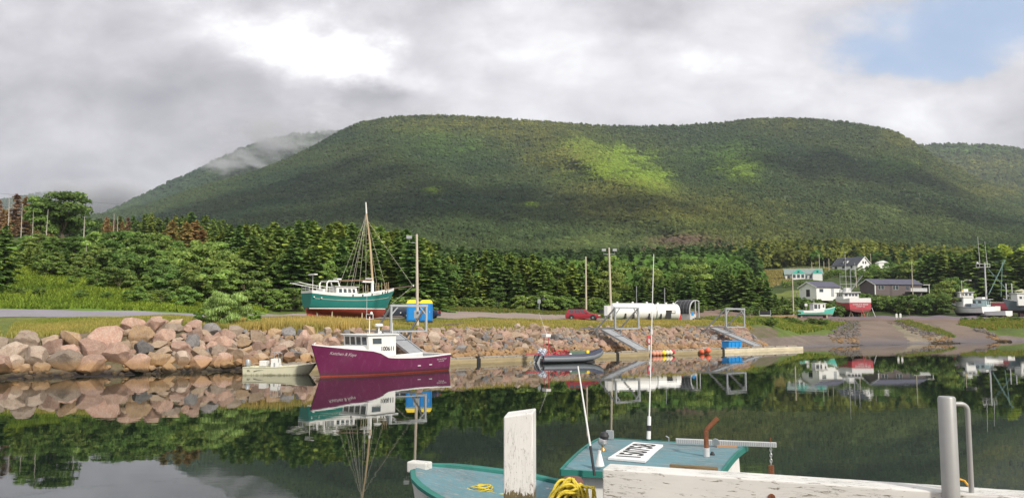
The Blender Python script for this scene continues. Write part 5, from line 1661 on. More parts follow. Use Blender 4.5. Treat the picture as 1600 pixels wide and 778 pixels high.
# ---- inflatable work boat
hd = math.atan2(.39, .92)
root = empty('inflatable_boat', (2.5, 73.2, 0), hd, 'grey and navy inflatable boat loaded with red gear beside the dock', 'boat')
pts = [(0, .95, .34), (2, 1.0, .34), (4, .95, .36), (5.2, .75, .46), (6.0, .42, .66), (6.5, 0, .86)]
full = [Vector(p_) for p_ in pts] + [Vector((x, -y, z)) for x, y, z in pts[:-1]][::-1]
mb = MB(); mb.tube(full, [.24] + [.29] * 9 + [.24], 14); mb.build('lower_tube', mat('grey_inflatable_fabric', (.15, .165, .185), .5, var=.08), root, smooth=True, recalc=False)
mb = MB(); mb.tube([q + Vector((0, 0, .18)) for q in full], [.16] + [.23] * 9 + [.16], 12); mb.build('upper_tube', mat('navy_inflatable_fabric', (.04, .045, .075), .5, var=.05), root, smooth=True, recalc=False)
mb = MB(); mb.tube([q + Vector((0, 0, .34)) for q in full], .05, 6); mb.build('grab_line', M['red_net'], root, recalc=False)
MB().box(-.1, 5.4, -.8, .8, -.1, .15).build('floor', M['dark'], root)
MB().hexa(cabin(2.9, 4.6, .55, .48, .2, 1.05)).build('covered_box', M['tarp'], root, bevel=.06)
MB().box(4.75, 5.05, -.4, -.1, .5, 1.05).build('fuel_can', M['yellow'], root, bevel=.03)
MB().lathe((2.85, -.75, .75), [(.1, -.1), (.14, 0), (.1, .1)], 10).build('small_fender', M['white'], root)
rr_ = random.Random(4)
mb = MB()
for k in range(40):
    a_ = Vector((rr_.uniform(1.3, 2.8), rr_.uniform(-.7, .6), rr_.uniform(.45, 1.1))); d_ = Vector((rr_.uniform(-.5, .5), rr_.uniform(-.3, .3), rr_.uniform(-.25, .3)))
    mb.tube([a_, a_ + d_], .065, 5)
mb.build('red_gear_heap', M['red_net'], root, recalc=False)
mb = MB(); ring = [Vector((1.55 + .28 * math.cos(a), -.95, .85 + .28 * math.sin(a))) for a in np.linspace(0, 2 * math.pi, 17)]; mb.tube(ring, .07, 8); mb.build('life_ring', M['red_net'], root, recalc=False)
mb = MB(); mb.hexa(cabin(.5, 1.4, .7, .45, .0, .75, .0)); mb.build('red_console', M['red_net'], root, bevel=.04)
mb = MB()
for y_ in (-.5, .5): mb.tube([(.7, y_, .5), (.75, y_, 2.35)], .035, 6); mb.tube([(1.6, y_, .6), (.75, y_, 1.7)], .03, 6)
mb.tube([(.75, -.5, 2.1), (.75, .5, 2.1)], .03, 6); mb.build('radar_arch', M['red_net'], root, recalc=False)
MB().box(.5, 1.0, -.45, .45, 2.35, 2.62).build('instrument_box', M['white'], root, bevel=.02)
MB().tube([(.6, -.4, 2.6), (-.2, -.4, 4.6)], [.02, .008], 6).build('whip_antenna', M['white'], root)
M['stripe'] = bpy.data.materials.new('striped_motor_cover'); M['stripe'].use_nodes = True
t = NT(M['stripe'].node_tree); p = principled(t); tc_ = t.n('ShaderNodeTexCoord'); wv = t.n('ShaderNodeTexWave', i_Scale=2.6); wv.bands_direction = 'DIAGONAL'; t.l(tc_.outputs['Object'], wv.inputs['Vector'])
t.l(t.mix(t.smooth(wv.outputs['Fac'], .45, .55), (.16, .19, .26), (.50, .54, .60)), p.inputs['Base Color']); p.inputs['Roughness'].default_value = .4
for y_ in (-.42, .42):
    RM_ = Matrix.Rotation(R(-38), 4, 'Y')
    mb = MB(); mb.lathe((0, 0, 0), [(.16, -.1), (.24, .05), (.25, .45), (.18, .68), (.06, .74)], 14)
    o = mb.build('outboard_motor', M['stripe'], root, smooth=True); o.location = (.1, y_, .65); o.rotation_euler = (0, R(28), 0)
    l_ = MB().hexa(cabin(-.16, .06, .05, .07, -1.15, -.05, .1, .0)).build('motor_leg', M['galv'], o)
    MB().lathe((-.15, 0, -1.0), [(.02, -.3), (.09, -.2), (.09, .15), (.03, .25)], 10, axis='x').build('gearcase', M['galv'], o)
    for k in range(3):
        a_ = k * 2.09; MB().hexa([Vector((-.46 + dx, .03 * math.cos(a_) * s1 + .22 * math.cos(a_) * u_ - .05 * math.sin(a_) * s1, -1.0 + .22 * math.sin(a_) * u_ + .05 * math.cos(a_) * s1)) for dx in (0, .03) for (u_, s1) in ((.1, -1), (1, -1), (1, 1), (.1, 1))]).build('propeller_blade', M['white'], o)
mb = MB()
for k in range(4): mb.tube([(-.1, -.6 + .1 * k, .75 + .05 * k), (-1.5, -.5 + .1 * k, .72 + .06 * k)], .018, 5)
mb.build('fishing_rods', M['red_net'], root, recalc=False)

# ------------------------------------------------------------------ floating dock
DK = [(-18, 61.1), (-2.9, 72.86), (11.3, 83.9), (25, 93.3), (37.7, 102)]
dl = ['weathered floating dock section behind the purple boat', 'weathered floating dock section beside the inflatable boat', 'weathered floating dock section carrying the row of orange buoys', 'pale far end section of the floating dock with the blue tote']
for k in range(4):
    a_, b_2 = Vector((*DK[k], 0)), Vector((*DK[k + 1], 0)); d_ = (b_2 - a_); Ln = d_.length - .45
    root = empty('floating_dock', (a_.x, a_.y, 0), math.atan2(d_.y, d_.x), dl[k], 'dock', 'floating dock sections')
    MB().box(.0, Ln, .05, 2.15, -.3, .38).build('float', M['timber'] if k < 3 else M['timber'], root)
    mb = MB(); nn = int(Ln / .2)
    for i in range(nn): mb.box(Ln * i / nn + .01, Ln * (i + 1) / nn - .01, 0, 2.2, .385, .43 + .004 * (i % 3))
    mb.build('deck_boards', M['weathered'], root)
    MB().box(0, Ln, -.06, .048, -.12, .20).build('lower_wale', mat('lower_wale_wood', (.31, .25, .14) if k < 3 else (.55, .48, .33), .85, var=.2, scale=.7, stretch=(1, 5, 5), bump=.3, dirt=.35, dirtcol=(.12, .10, .05)), root)
    MB().box(0, Ln, -.055, .046, .215, .42).build('upper_wale', mat('upper_wale_wood', (.33, .27, .165) if k < 3 else (.58, .52, .38), .85, var=.2, scale=.7, stretch=(1, 5, 5), bump=.3, dirt=.35, dirtcol=(.14, .12, .07)), root)
    mb = MB(); i = .4
    while i < Ln - 1.5: mb.box(i, i + 1.9, .06, .2, .50, .60); mb.box(i + .1, i + .25, .06, .2, .43, .50); mb.box(i + 1.6, i + 1.75, .06, .2, .43, .50); i += 2.3
    mb.build('bull_rail', M['weathered'], root)
    if k < 3:
        MB().box(Ln + .08, Ln + .36, -.02, .26, -1.5, .62).build('guide_pile', M['black'], root)


def on_dock(px, off=-.12, z=.3):
    tgt = (px - 800) / 1230 * CP
    for k in range(4):
        (x0, y0), (x1, y1) = DK[k], DK[k + 1]
        s_ = (tgt * y0 - x0) / ((x1 - x0) - tgt * (y1 - y0))
        if -.02 <= s_ <= 1.02 or k == 3:
            d_ = Vector((x1 - x0, y1 - y0)).normalized(); n_ = Vector((-d_.y, d_.x))
            return Vector((x0 + s_ * (x1 - x0) + n_.x * off, y0 + s_ * (y1 - y0) + n_.y * off, z)), math.atan2(d_.y, d_.x)


def buoy(px, m_, r_, label, group, z=.25, sq=1.0):
    p_, a_ = on_dock(px, -.16 - r_, z)
    e_ = empty('buoy', p_, a_, label, 'buoy', group)
    prof = [(r_ * .12, -r_ * 1.25 * sq)] + [(r_ * math.cos(t_), r_ * sq * math.sin(t_)) for t_ in np.linspace(-1.35, 1.35, 9)] + [(r_ * .14, r_ * 1.25 * sq)]
    MB().lathe((0, 0, 0), prof, 16).build('float_body', m_, e_, smooth=True)
    MB().tube([(0, 0, r_ * 1.2), (0, r_ * .8 + .15, r_ + .25)], .015, 5).build('lanyard', M['ropew'], e_)


M['peach'] = mat('faded_orange_buoy', (.62, .27, .18), .5, var=.08, dirt=.15)
M['paleb'] = mat('pale_cream_buoy', (.62, .56, .44), .5, var=.06)
for i, px in enumerate((1016, 1021, 1026)): buoy(px, M['peach'], .28, 'faded orange buoy in the front row hung on the dock side', 'faded orange buoys on the dock', .24)
buoy(1032, M['yellow'], .27, 'yellow buoy in the row hung on the dock side', None, .26)
for px in (1037, 1042): buoy(px, M['paleb'], .27, 'pale cream buoy between the yellow and the red one on the dock side', 'pale buoys on the dock', .27)
buoy(1046, M['red_net'], .26, 'red buoy at the right end of the buoy row', None, .34)
buoy(1091, M['orange'], .28, 'lone pair left orange ball float lower on the dock side', None, .26)
buoy(1100, M['orange'], .33, 'lone pair right orange ball float slightly larger than its neighbour', None, .36)
p_, a_ = on_dock(1154, 1.1, .43)
root = empty('fish_tote', p_, a_, 'blue plastic fish tote standing at the far gangway foot', 'crate')
MB().hexa(cabin(-1.2, 1.2, .5, .56, 0, .85)).build('tub', M['bluep'], root, bevel=.03); MB().box(-1.26, 1.26, -.62, .62, .80, .90).build('rim', M['bluep'], root, bevel=.02)
mb = MB()
for x in (-.7, 0, .7): mb.box(x - .05, x + .05, -.60, -.545, .05, .78)
mb.build('ribs', M['bluep'], root)
p_, a_ = on_dock(1029, 1.6, .43)
root = empty('life_ring_stand', p_, a_, 'red life ring hanging on a white post on the dock', 'life ring')
MB().box(-.06, .06, -.06, .06, 0, 1.35).build('post', M['white'], root)
mb = MB(); mb.tube([Vector((.36 * math.cos(a), -.12, 1.15 + .36 * math.sin(a))) for a in np.linspace(0, 2 * math.pi, 21)], .085, 8); mb.build('ring', M['red_net'], root, recalc=False)
mb = MB(); mb.box(-.28, .28, -.05, .0, 1.45, 1.7); mb.build('sign_plate', M['red_net'], root)
for px, rz_ in ((700, .2), (1112, .4)):
    p_, a_ = on_dock(px, .9, .43)
    mb = MB()
    for k in range(8): mb.tube([(rr_.uniform(-1, 1), rr_.uniform(-.3, .3), .05 + .03 * k), (rr_.uniform(-1, 1), rr_.uniform(-.3, .3), .08 + .03 * k)], .03, 5)
    o = mb.build('driftwood_pile', M['snag'], recalc=False); o.location = p_; o.rotation_euler = (0, 0, a_)
    tag(o, 'loose pale boards and lines lying on the dock ' + ('near the purple boat stern' if px == 700 else 'left of the blue tote'), 'boards')

# ------------------------------------------------------------------ gantries and gangways
def gantry(px, Y, drop, label, label2):
    x0 = (px - 800) / 1230 * CP * Y; rz_ = R(35.6)
    root = empty('gangway_gantry', (x0, Y, 0), rz_, label, 'gantry', 'grey steel gangway gantries')
    zt, zb, S = 5.12, 2.9, 3.6
    for x in (0, S): MB().box(x - .09, x + .09, -.09, .09, zb - .1, zt).build('post', M['galv'], root); MB().box(x - .07, x + .07, 2.9, 3.04, .3, zb - .09).build('leg', M['galv'], root)
    MB().box(-.12, S + .12, -.11, .11, zt, zt + .2).build('top_beam', M['galv'], root)
    for x in (0, S): MB().bar((x, .05, zt + .02), (x, 4.0, 2.1), .14).build('brace', M['galv'], root)
    for x, s_ in ((0, 1), (S, -1)): MB().bar((x, 0, zt - .75), (x + .7 * s_, 0, zt + .02), .10).build('knee_brace', M['galv'], root)
    mb = MB()
    for x in (0, S): mb.bar((x, -.1, zb), (x, 6.0, zb), .16)
    mb.bar((0, -.1, zb + .005), (S, -.1, zb + .005), .14); mb.bar((0, 3.4, zb + .005), (S, 3.4, zb + .005), .14); mb.build('platform_frame', M['galv'], root)
    mb = MB(); mb.bar((-.2, .0, 2.2), (-.2, -2.0, 1.4), .01)
    root2 = empty('gangway', (x0, Y, 0), rz_, label2, 'gangway', 'grey plank gangways')
    A, B = Vector((1.5, 3.2, 2.75)), Vector((1.5, -drop, .62))
    d_ = (B - A)
    for s_ in (-.75, .75): MB().bar(A + Vector((s_, 0, 0)), B + Vector((s_, 0, 0)), .12, .22).build('side_rail', M['galv'], root2)
    mb = MB(); n = 26
    for k in range(n):
        q = A + d_ * ((k + .5) / n); mb.box(q.x - .69, q.x + .69, q.y - .10, q.y + .10, q.z - .02, q.z + .03, rot=Matrix.Rotation(math.atan2(d_.z, -d_.y) * -1, 3, 'X').inverted() if False else Matrix.Rotation(-math.atan2(d_.z, -d_.y), 3, 'X'))
    mb.build('walkway_planks', mat('grey_walkway', (.30, .31, .33), .8, var=.15), root2)
    return root


gantry(611, 71, 3.2, 'grey steel gangway gantry behind the purple boat, before the blue toilets', 'grey plank gangway running down behind the purple boat stern')
gantry(961, 88, 2.6, 'grey steel gangway gantry standing before the white fuel tanks', 'grey plank gangway running down right of the inflatable boat')
gantry(1134, 100, 3.6, 'far grey steel gangway gantry right of the black shelter', 'grey plank gangway running down to the blue tote')

# ------------------------------------------------------------------ poles
def pole(px, ytop, Y, label, group=None, r_=.15, lamps=0, lean=0.0, box=False, z0=None, arm=None):
    x = (px - 800) / 1230 * CP * Y; g_ = gz(x, Y) if z0 is None else z0; h_ = CAM_Z + zk(ytop) * Y - g_
    root = empty('utility_pole', (x, Y, g_), 0, label, 'pole', group)
    MB().tube([(0, 0, -.3), (lean * .5, 0, h_ / 2), (lean, 0, h_)], [r_, r_ * .85, r_ * .65], 10).build('pole_shaft', M['polew'], root, smooth=True)
    if lamps:
        MB().bar((lean - (.75 if lamps > 1 else .6), 0, h_ - .9), (lean + (.75 if lamps > 1 else 0), 0, h_ - .9), .06).build('cross_arm', M['galv'], root)
        for s_ in ((-1, 1) if lamps > 1 else (-1,)):
            l_ = MB().tube([(lean + .75 * s_, 0, h_ - .9), (lean + .75 * s_, -.1, h_ - .5)], .03, 6).build('lamp_bracket', M['galv'], root)
            MB().hexa([Vector((lean + .75 * s_ + a * .28, -.12 + b, h_ - .5 + c_)) for c_ in (0, .32) for a, b in ((-1, 0), (1, 0), (1, -.25), (-1, -.25))]).build('floodlight', M['galv'], root)
    if box:
        MB().box(-.32, .3, -.42, -.16, 1.0, 1.8).build('meter_box', M['galv'], root, bevel=.02)
        MB().lathe((.05, -.44, 1.55), [(.12, -.02), (.12, .1)], 12, axis='y').build('meter', M['glass'], root)
    if arm:
        MB().tube([(lean, 0, h_ - .3), (lean + arm * .6, 0, h_), (lean + arm, 0, h_)], .04, 6).build('lamp_arm', M['galv'], root)
        MB().box(lean + arm - .25, lean + arm + .25, -.12, .12, h_ - .08, h_ + .06).build('lamp_head', M['white'], root)
    return root


pole(652.5, 366, 82, 'tall pale wooden pole with a floodlight and meter in front of the blue toilets', r_=.17, lamps=1, lean=-.18, box=True)
pole(916, 401, 117, 'plain wooden pole behind the red station wagon', r_=.15)
MBp = pole(955, 387, 109, 'tall wooden pole with two floodlights at the left end of the fuel tanks', r_=.17, lamps=2, lean=-.2)
pole(1240, 435, 152, 'slim wooden pole left of the hauled out mint boat', r_=.13)
for px, yt, Y, lb in ((1283, 397, 305, 'pole with a lamp behind the green roofed house, tallest there'), (1271, 409, 300, 'short pole standing left of the tall lamp pole by the green roofed house'), (1290, 408, 298, 'pole just right of the tall lamp pole by the hay field'), (1298, 404, 310, 'pole left of the upper white house by the yellow field'),
                      (1364, 396, 322, 'pole at the right gable of the upper white house'), (1428, 408, 222, 'slim pole before the right end of the brown bungalow'), (1106, 408, 240, 'small pole showing above the dark spruces right of the tanks'), (1340, 420, 250, 'lamp pole standing behind the red boat masts'), (1246, 455, 205, 'thin pole before the left side of the white garage')):
    pole(px, yt, Y, lb, r_=.13)
pole(1505, 438, 196, 'grey street lamp with a short arm behind the white boats', r_=.10, arm=2.2)
for px, y0_, y1_, Y in ((995, 447, 500, 124), (1039, 450, 505, 117)):
    x = (px - 800) / 1230 * CP * Y; g_ = gz(x, Y)
    o = MB().tube([(0, 0, -.2), (0, 0, CAM_Z + zk(y0_) * Y - g_)], .05, 6).build('vent_pipe', M['galv']); o.location = (x, Y, g_)
    tag(o, 'thin grey vent pipe ' + ('rising behind the left fuel tank' if px < 1000 else 'rising before the right fuel tank'), 'pipe')

# ------------------------------------------------------------------ toilets, tanks, shelter, signs
M['bluet'] = mat('blue_toilet_plastic', (.010, .22, .60), .5, var=.05, scale=1.5, dirt=.15, dirtcol=(.02, .30, .65))
for k, (px, lb) in enumerate(((645.5, 'left one of two blue portable toilets with yellow roofs behind the pole'), (666, 'right one of two blue portable toilets with yellow roofs beside the parked car'))):
    Y = 87; x = (px - 800) / 1230 * CP * Y; g_ = CAM_Z + zk(503) * Y
    root = empty('portable_toilet', (x, Y, g_), R(4), lb, 'portable toilet', 'blue portable toilets')
    MB().box(-.68, .68, -.62, .62, .12, 2.0).build('cabin_shell', M['bluet'], root, bevel=.03)
    MB().box(-.70, .70, -.66, .66, -.15, .12).build('skid_base', M['dark'], root)
    d_ = MB().box(-.5, .5, -.66, -.625, .2, 1.95).build('door', M['bluet'], root, bevel=.01)
    MB().box(.34, .42, -.69, -.662, 1.0, 1.2).build('latch', M['galv'], d_)
    mb = MB()
    for xx in (-.62, -.56, .56, .62): mb.box(xx - .015, xx + .015, -.645, -.622, .2, 1.95)
    mb.build('corner_ribs', M['bluet'], root)
    rings = []
    for f, z_ in ((1.03, 2.0), (1.03, 2.08), (.96, 2.2), (.82, 2.36), (.6, 2.42)): rings.append([Vector((sx * .68 * f, sy * .62 * f, z_)) for sx, sy in ((-1, -1), (1, -1), (1, 1), (-1, 1))])
    MB().loft(rings).build('roof', M['yellow'], root, smooth=False, bevel=.03)
    mb = MB(); [mb.box(-.4 + .2 * q, -.32 + .2 * q, -.645, -.60, 1.82, 1.9) for q in range(5)]
    mb.build('vents', M['dark'], root)
M['tankw'] = mat('white_tank_paint', (.80, .80, .79), .4, var=.04, scale=.8, dirt=.15, dirtcol=(.5, .48, .42))


def tank(px, Y, L, r_, rz_, label, straps, sign=False):
    x = (px - 800) / 1230 * CP * Y; g_ = CAM_Z + zk(503) * Y
    root = empty('fuel_tank', (x, Y, g_), rz_, label, 'tank', 'white horizontal fuel tanks')
    prof = [(.02, -.42), (r_ * .5, -.36), (r_ * .85, -.18), (r_, 0), (r_, L), (r_ * .85, L + .18), (r_ * .5, L + .36), (.02, L + .42)]
    MB().lathe((0, 0, r_ + .25), prof, 32, axis='x').build('tank_shell', M['tankw'], root, smooth=True)
    for s_ in straps: MB().box(s_ - .12, s_ + .12, -r_ * .98, -r_ * .60, 0, 1.35).build('saddle', M['black'], root)
    for s_ in (.12, .5, .85):
        MB().lathe((L * s_, 0, 2 * r_ + .2), [(.16, 0), (.16, .22), (.06, .28)], 12).build('hatch', M['white'], root)
    mb = MB()
    for s_ in (.12, .5, .85): mb.tube([(L * s_, 0, 2 * r_ + .3), (L * s_, 0, 2 * r_ + .55)], .03, 6)
    MB().box(.4, L - .4, -.25, .25, 2 * r_ + .24, 2 * r_ + .27).build('walkway', M['galv'], root)
    if sign:
        MB().box(L * .38, L * .38 + .75, -r_ * 1.01 - .05, -r_ * .9, .25, 1.75).build('cabinet', M['black'], root)
        MB().box(L * .62, L * .62 + .62, -r_ * 1.02, -r_ * .93, 1.25, 1.75).build('plate', M['black'], root)
        MB().box(L * .62 + .08, L * .62 + .54, -r_ * 1.03, -r_ * 1.02, 1.33, 1.67).build('plate_face', M['white'], root)
    return root


tank(957, 113, 6.0, 1.22, R(8), 'left white fuel tank beside the pole with a domed end towards the right', (1.6, 2.8, 5.1))
tank(1024, 117, 3.3, 1.2, R(8), 'right white fuel tank with a black cabinet beside the black shelter', (.5,), True)
# electrical box
Y = 107.5; x = (949 - 800) / 1230 * CP * Y; g_ = gz(x, Y)
root = empty('electrical_cabinet', (x, Y, g_), 0, 'white electrical cabinet at the foot of the pole with two floodlights', 'cabinet')
MB().box(-.45, .55, -.3, .3, .7, 2.1).build('cabinet', M['greydeck'], root, bevel=.02); MB().box(-.05, .45, -.335, -.3, .85, 2.0).build('cabinet_door', M['white'], root, bevel=.01)
MB().box(-.35, -.2, -.1, .1, 0, .7).build('leg', M['galv'], root); MB().box(.3, .45, -.1, .1, 0, .7).build('leg', M['galv'], root)
# black curved shelter
Y = 120; x = (1074 - 800) / 1230 * CP * Y; g_ = CAM_Z + zk(502) * Y
root = empty('shelter', (x, Y, g_), R(48), 'small shelter with a curved black roof and pale posts right of the fuel tanks', 'shelter')
rg = []
M['blackr'] = mat('black_corrugated_sheet', (.022, .023, .027), .45, var=.15)
prof = [(-1.75, 1.2), (-1.7, 1.9), (-1.45, 2.5), (-1.0, 2.95), (-.3, 3.2), (.5, 3.25), (1.2, 3.05)]
for y_, z_ in prof: rg.append([Vector((y_, -1.35, z_)), Vector((y_, 1.35, z_)), Vector((y_ + .03, 1.35, z_ - .06)), Vector((y_ + .03, -1.35, z_ - .06))])
MB().loft(rg).build('curved_roof', M['blackr'], root)
mb = MB()
for yy_ in (-.9, -.3, .3): 
    for i in range(len(prof) - 1): mb.bar((prof[i][0], yy_, prof[i][1] + .03), (prof[i + 1][0], yy_, prof[i + 1][1] + .03), .05)
mb.build('roof_battens', mat('dark_batten', (.14, .14, .15), .6), root)
for yy_ in (-1.36, 1.36):
    mb = MB()
    for i in range(len(prof) - 1): mb.bar((prof[i][0], yy_, prof[i][1] - .06), (prof[i + 1][0], yy_, prof[i + 1][1] - .06), .12)
    mb.build('arch_rib', M['greydeck'], root)
for x_, y_, z_ in ((1.15, -1.3, 3.0), (1.15, 1.3, 3.0), (.1, -1.3, 3.1), (.1, 1.3, 3.1), (-1.6, -1.3, 1.3), (-1.6, 1.3, 1.3)): MB().box(x_ - .07, x_ + .07, y_ - .07, y_ + .07, 0, z_).build('post', M['greydeck'], root)
MB().box(-1.6, .1, -1.40, -1.375, .05, 1.1).build('side_panel', M['greydeck'], root)
MB().box(-1.66, -1.62, -1.2, 1.2, .05, 1.2).build('back_panel', M['greydeck'], root)
MB().box(-1.3, -.6, -1.44, -1.41, .9, 1.4).build('notice', M['bluep'], root)
o = MB().box(-.25, .25, -.25, .25, 0, 1.0).lathe((0, 0, 1.0), [(.2, 0), (.2, .15), (.1, .2)]).build('fuel_pump', M['red'], bevel=.02)
x = (1062 - 800) / 1230 * CP * 117.5; o.location = (x, 117.5, CAM_Z + zk(503) * 117.5); tag(o, 'small red fuel pump between the right tank and the shelter', 'fuel pump')
rr_ = random.Random(8); mb = MB()
for k in range(26):
    a_ = Vector((rr_.uniform(-1.2, 1.2), rr_.uniform(-.5, .5), rr_.uniform(.1, .5))); mb.tube([a_, a_ + Vector((rr_.uniform(-.6, .6), rr_.uniform(-.3, .3), rr_.uniform(-.2, .3)))], .05, 5)
o = mb.build('scrap_heap', mat('rusty_scrap', (.10, .07, .055), .9, var=.3), recalc=False); x = (1093 - 800) / 1230 * CP * 118; o.location = (x, 118, CAM_Z + zk(502) * 118); tag(o, 'low dark heap of scrap line and metal right of the shelter', 'scrap heap')


def board(px, Y, w_, z0, z1, m_, label, legs=True, back=None):
    x = (px - 800) / 1230 * CP * Y; g_ = gz(x, Y)
    root = empty('sign_board', (x, Y, g_), R(-8), label, 'sign')
    MB().box(-w_ / 2, w_ / 2, -.04, .0, z0, z1).build('panel', m_, root)
    for s_ in ((-1, 1) if legs else (0,)): MB().box(s_ * (w_ / 2 + .05) - .05, s_ * (w_ / 2 + .05) + .05, .01, .1, -.2, z1 + .1).build('post', M['galv'], root)
    if legs: MB().box(-w_ / 2, w_ / 2, -.05, .02, z0 - .15, z0 - .02).build('bottom_rail', M['white'], root)
    return root


board(1195.5, 142, 1.8, .75, 1.5, M['black'], 'dark notice board on two posts right of the far gantry')
board(848, 123, .75, 1.7, 2.5, M['galv'], 'square back of a road sign on one post behind the parking', False)
board(842.5, 122, .5, 1.3, 1.9, M['galv'], 'smaller lower sign plate left of the square sign behind the parking', False)
board(1401, 161, .38, .75, 1.55, M['white'], 'left small white marker post at the top of the slipway', False)
board(1407, 161, .38, .75, 1.55, M['white'], 'right small white marker post at the top of the slipway', False)
board(1260, 180, .6, 1.5, 2.1, M['white'], 'small white sign on a post left of the white garage drive', False)
for px, Y, lb in ((939, 121, 'black bin right of the red wagon'), (925, 126, 'smaller black bin behind the bonnet of the red wagon')):
    x = (px - 800) / 1230 * CP * Y; o = MB().hexa(cabin(-.28, .28, .25, .3, 0, .95)).box(-.3, .3, -.32, .32, .95, 1.03).build('waste_bin', M['black'], bevel=.02); o.location = (x, Y, gz(x, Y)); tag(o, lb, 'bin')
mb = MB()
for k in range(9): mb.bar((rr_.uniform(-2.4, -1.8), -.5 + .12 * k, .15 + .13 * (k % 4)), (rr_.uniform(1.8, 2.4), -.5 + .12 * k, .18 + .13 * (k % 4)), .22, .12)
o = mb.build('lumber_stack', mat('old_lumber', (.36, .24, .15), .85, var=.2)); x = (1224 - 800) / 1230 * CP * 150; o.location = (x, 150, gz(x, 150)); o.rotation_euler = (0, 0, R(-10)); tag(o, 'stack of brown lumber left of the slim pole by the mint boat', 'lumber')
mb = MB(); mb.bar((-2.2, 0, .1), (1.6, .3, .45), .12); mb.bar((-1.8, .2, .1), (1.0, .35, .3), .1)
o = mb.build('driftwood_log', mat('driftwood', (.17, .13, .10), .9)); x = (702 - 800) / 1230 * CP * 84; o.location = (x, 84, gz(x, 84)); tag(o, 'dark weathered log lying on the bank right of the blue toilets', 'log')

# ------------------------------------------------------------------ cars
def car(px, Y, rz_, L, body_m, label, wagon=True, H_=1.45, group=None, y_base=None):
    x = (px - 800) / 1230 * CP * Y; g_ = gz(x, Y) + .03 if y_base is None else CAM_Z + zk(y_base) * Y
    root = empty('parked_car', (x, Y, g_), rz_, label, 'car', group)
    W = .86; h = L / 2
    # lower body : cross sections along the length
    secs = [(-h, .50, .74, .34, .70), (-h + .08, .80, .84, .26, .86), (-h + .6, .86, .86, .22, .92), (-.2, .87, .87, .20, .92), (h - 1.35, .86, .86, .22, .90), (h - .7, .84, .84, .24, .82), (h - .18, .74, .80, .27, .70), (h, .5, .70, .34, .60)]
    rg = []
    for xx, wt, wb, z0, z1 in secs:
        rg.append([Vector((xx, wb * .94, z0)), Vector((xx, wb, z0 + .2)), Vector((xx, wb, (z0 + z1) / 2 + .08)), Vector((xx, wt * .95, z1)), Vector((xx, wt * .5, z1 + .03)), Vector((xx, -wt * .5, z1 + .03)), Vector((xx, -wt * .95, z1)), Vector((xx, -wb, (z0 + z1) / 2 + .08)), Vector((xx, -wb, z0 + .2)), Vector((xx, -wb * .94, z0))])
    MB().loft(rg).build('body', body_m, root, smooth=True)
    xr0, xr1 = (-h + .35, h - 1.95) if wagon else (-h + 1.25, h - 1.95)
    xb0, xb1 = (-h + .10, h - 1.28) if wagon else (-h + .75, h - 1.28)
    gh = [Vector(p_) for p_ in ((xb0, -.80, .88), (xb1, -.80, .88), (xb1, .80, .88), (xb0, .80, .88), (xr0, -.62, H_), (xr1, -.62, H_), (xr1, .62, H_), (xr0, .62, H_))]
    MB().hexa(gh).build('greenhouse', body_m, root, bevel=.05)
    f = faces_of(gh)
    for s_ in ('star', 'port'):
        sp = [(.10, .33), (.37, .62), (.66, .86)] if wagon else [(.16, .48), (.52, .84)]
        if s_ == 'port': sp = [(1 - b, 1 - a) for a, b in sp]
        windows(root, f[s_], sp, .22, .86, name='side_window')
    MB().patch(f['front'], .06, .94, .12, .92, .012).build('windscreen', mat('windscreen_glass', (.16, .22, .30), .08, spec=.9) if not M.get('ws') else M['ws'], root)
    MB().patch(f['back'], .08, .92, .2, .88, .012).build('rear_window', M['glass'], root)
    for xx in (-h + .85, h - .88):
        for s_ in (-1, 1):
            w_ = MB().lathe((xx, s_ * .80, .32), [(.30, -.10), (.325, -.07), (.325, .07), (.30, .10)], 20, axis='y').build('wheel', M['dark'], root, smooth=True)
            MB().lathe((xx, s_ * .885, .32), [(.19, -.02), (.21, 0), (.08, .02)] if s_ > 0 else [(.08, -.02), (.21, 0), (.19, .02)], 14, axis='y').build('rim', M['chrome'], w_)
            MB().lathe((xx, s_ * .795, .34), [(.38, -.085), (.38, .085)], 20, axis='y').build('wheel_arch', M['black'], root)
    for s_ in (-1, 1):
        MB().box(h - .16, h - .02, s_ * .62 - .14, s_ * .62 + .14, .56, .70).build('headlight', M['white'], root, bevel=.02)
        MB().box(-h + .0, -h + .1, s_ * .66 - .12, s_ * .66 + .12, .60, .85).build('tail_light', M['red'], root, bevel=.02)
        MB().box(h - 1.75, h - 1.6, s_ * .9 - .08, s_ * .9 + .08, .92, 1.04).build('mirror', body_m, root, bevel=.02)
    if wagon:
        mb_ = MB()
        for s_ in (-.55, .55): mb_.tube([(xr0 + .2, s_, H_ + .06), (xr1 - .2, s_, H_ + .06)], .02, 5)
        mb_.build('roof_rails', M['dark'], root, recalc=False)
    MB().box(-.05, -.01, -.895, -.87, .3, .8)
    return root


M['ws'] = mat('windscreen_glass', (.16, .22, .30), .08, spec=.9)
M['carred'] = mat('dark_red_car_paint', (.28, .018, .030), .3, var=.04, spec=.6)
M['carblue'] = mat('dark_blue_car_paint', (.020, .028, .060), .3, var=.04, spec=.6)
M['cargrey'] = mat('dark_grey_car_paint', (.035, .040, .055), .3, var=.04, spec=.6)
car(911, 106.5, R(-12), 4.6, M['carred'], 'dark red station wagon parked on the gravel left of the fuel tanks', y_base=500)
car(657, 93, R(172), 4.6, M['carblue'], 'dark blue car parked behind the two blue toilets', wagon=False, y_base=497)
car(618, 97, R(178), 4.4, M['cargrey'], 'dark grey wagon parked between the sailboat bow and the toilets', y_base=496)

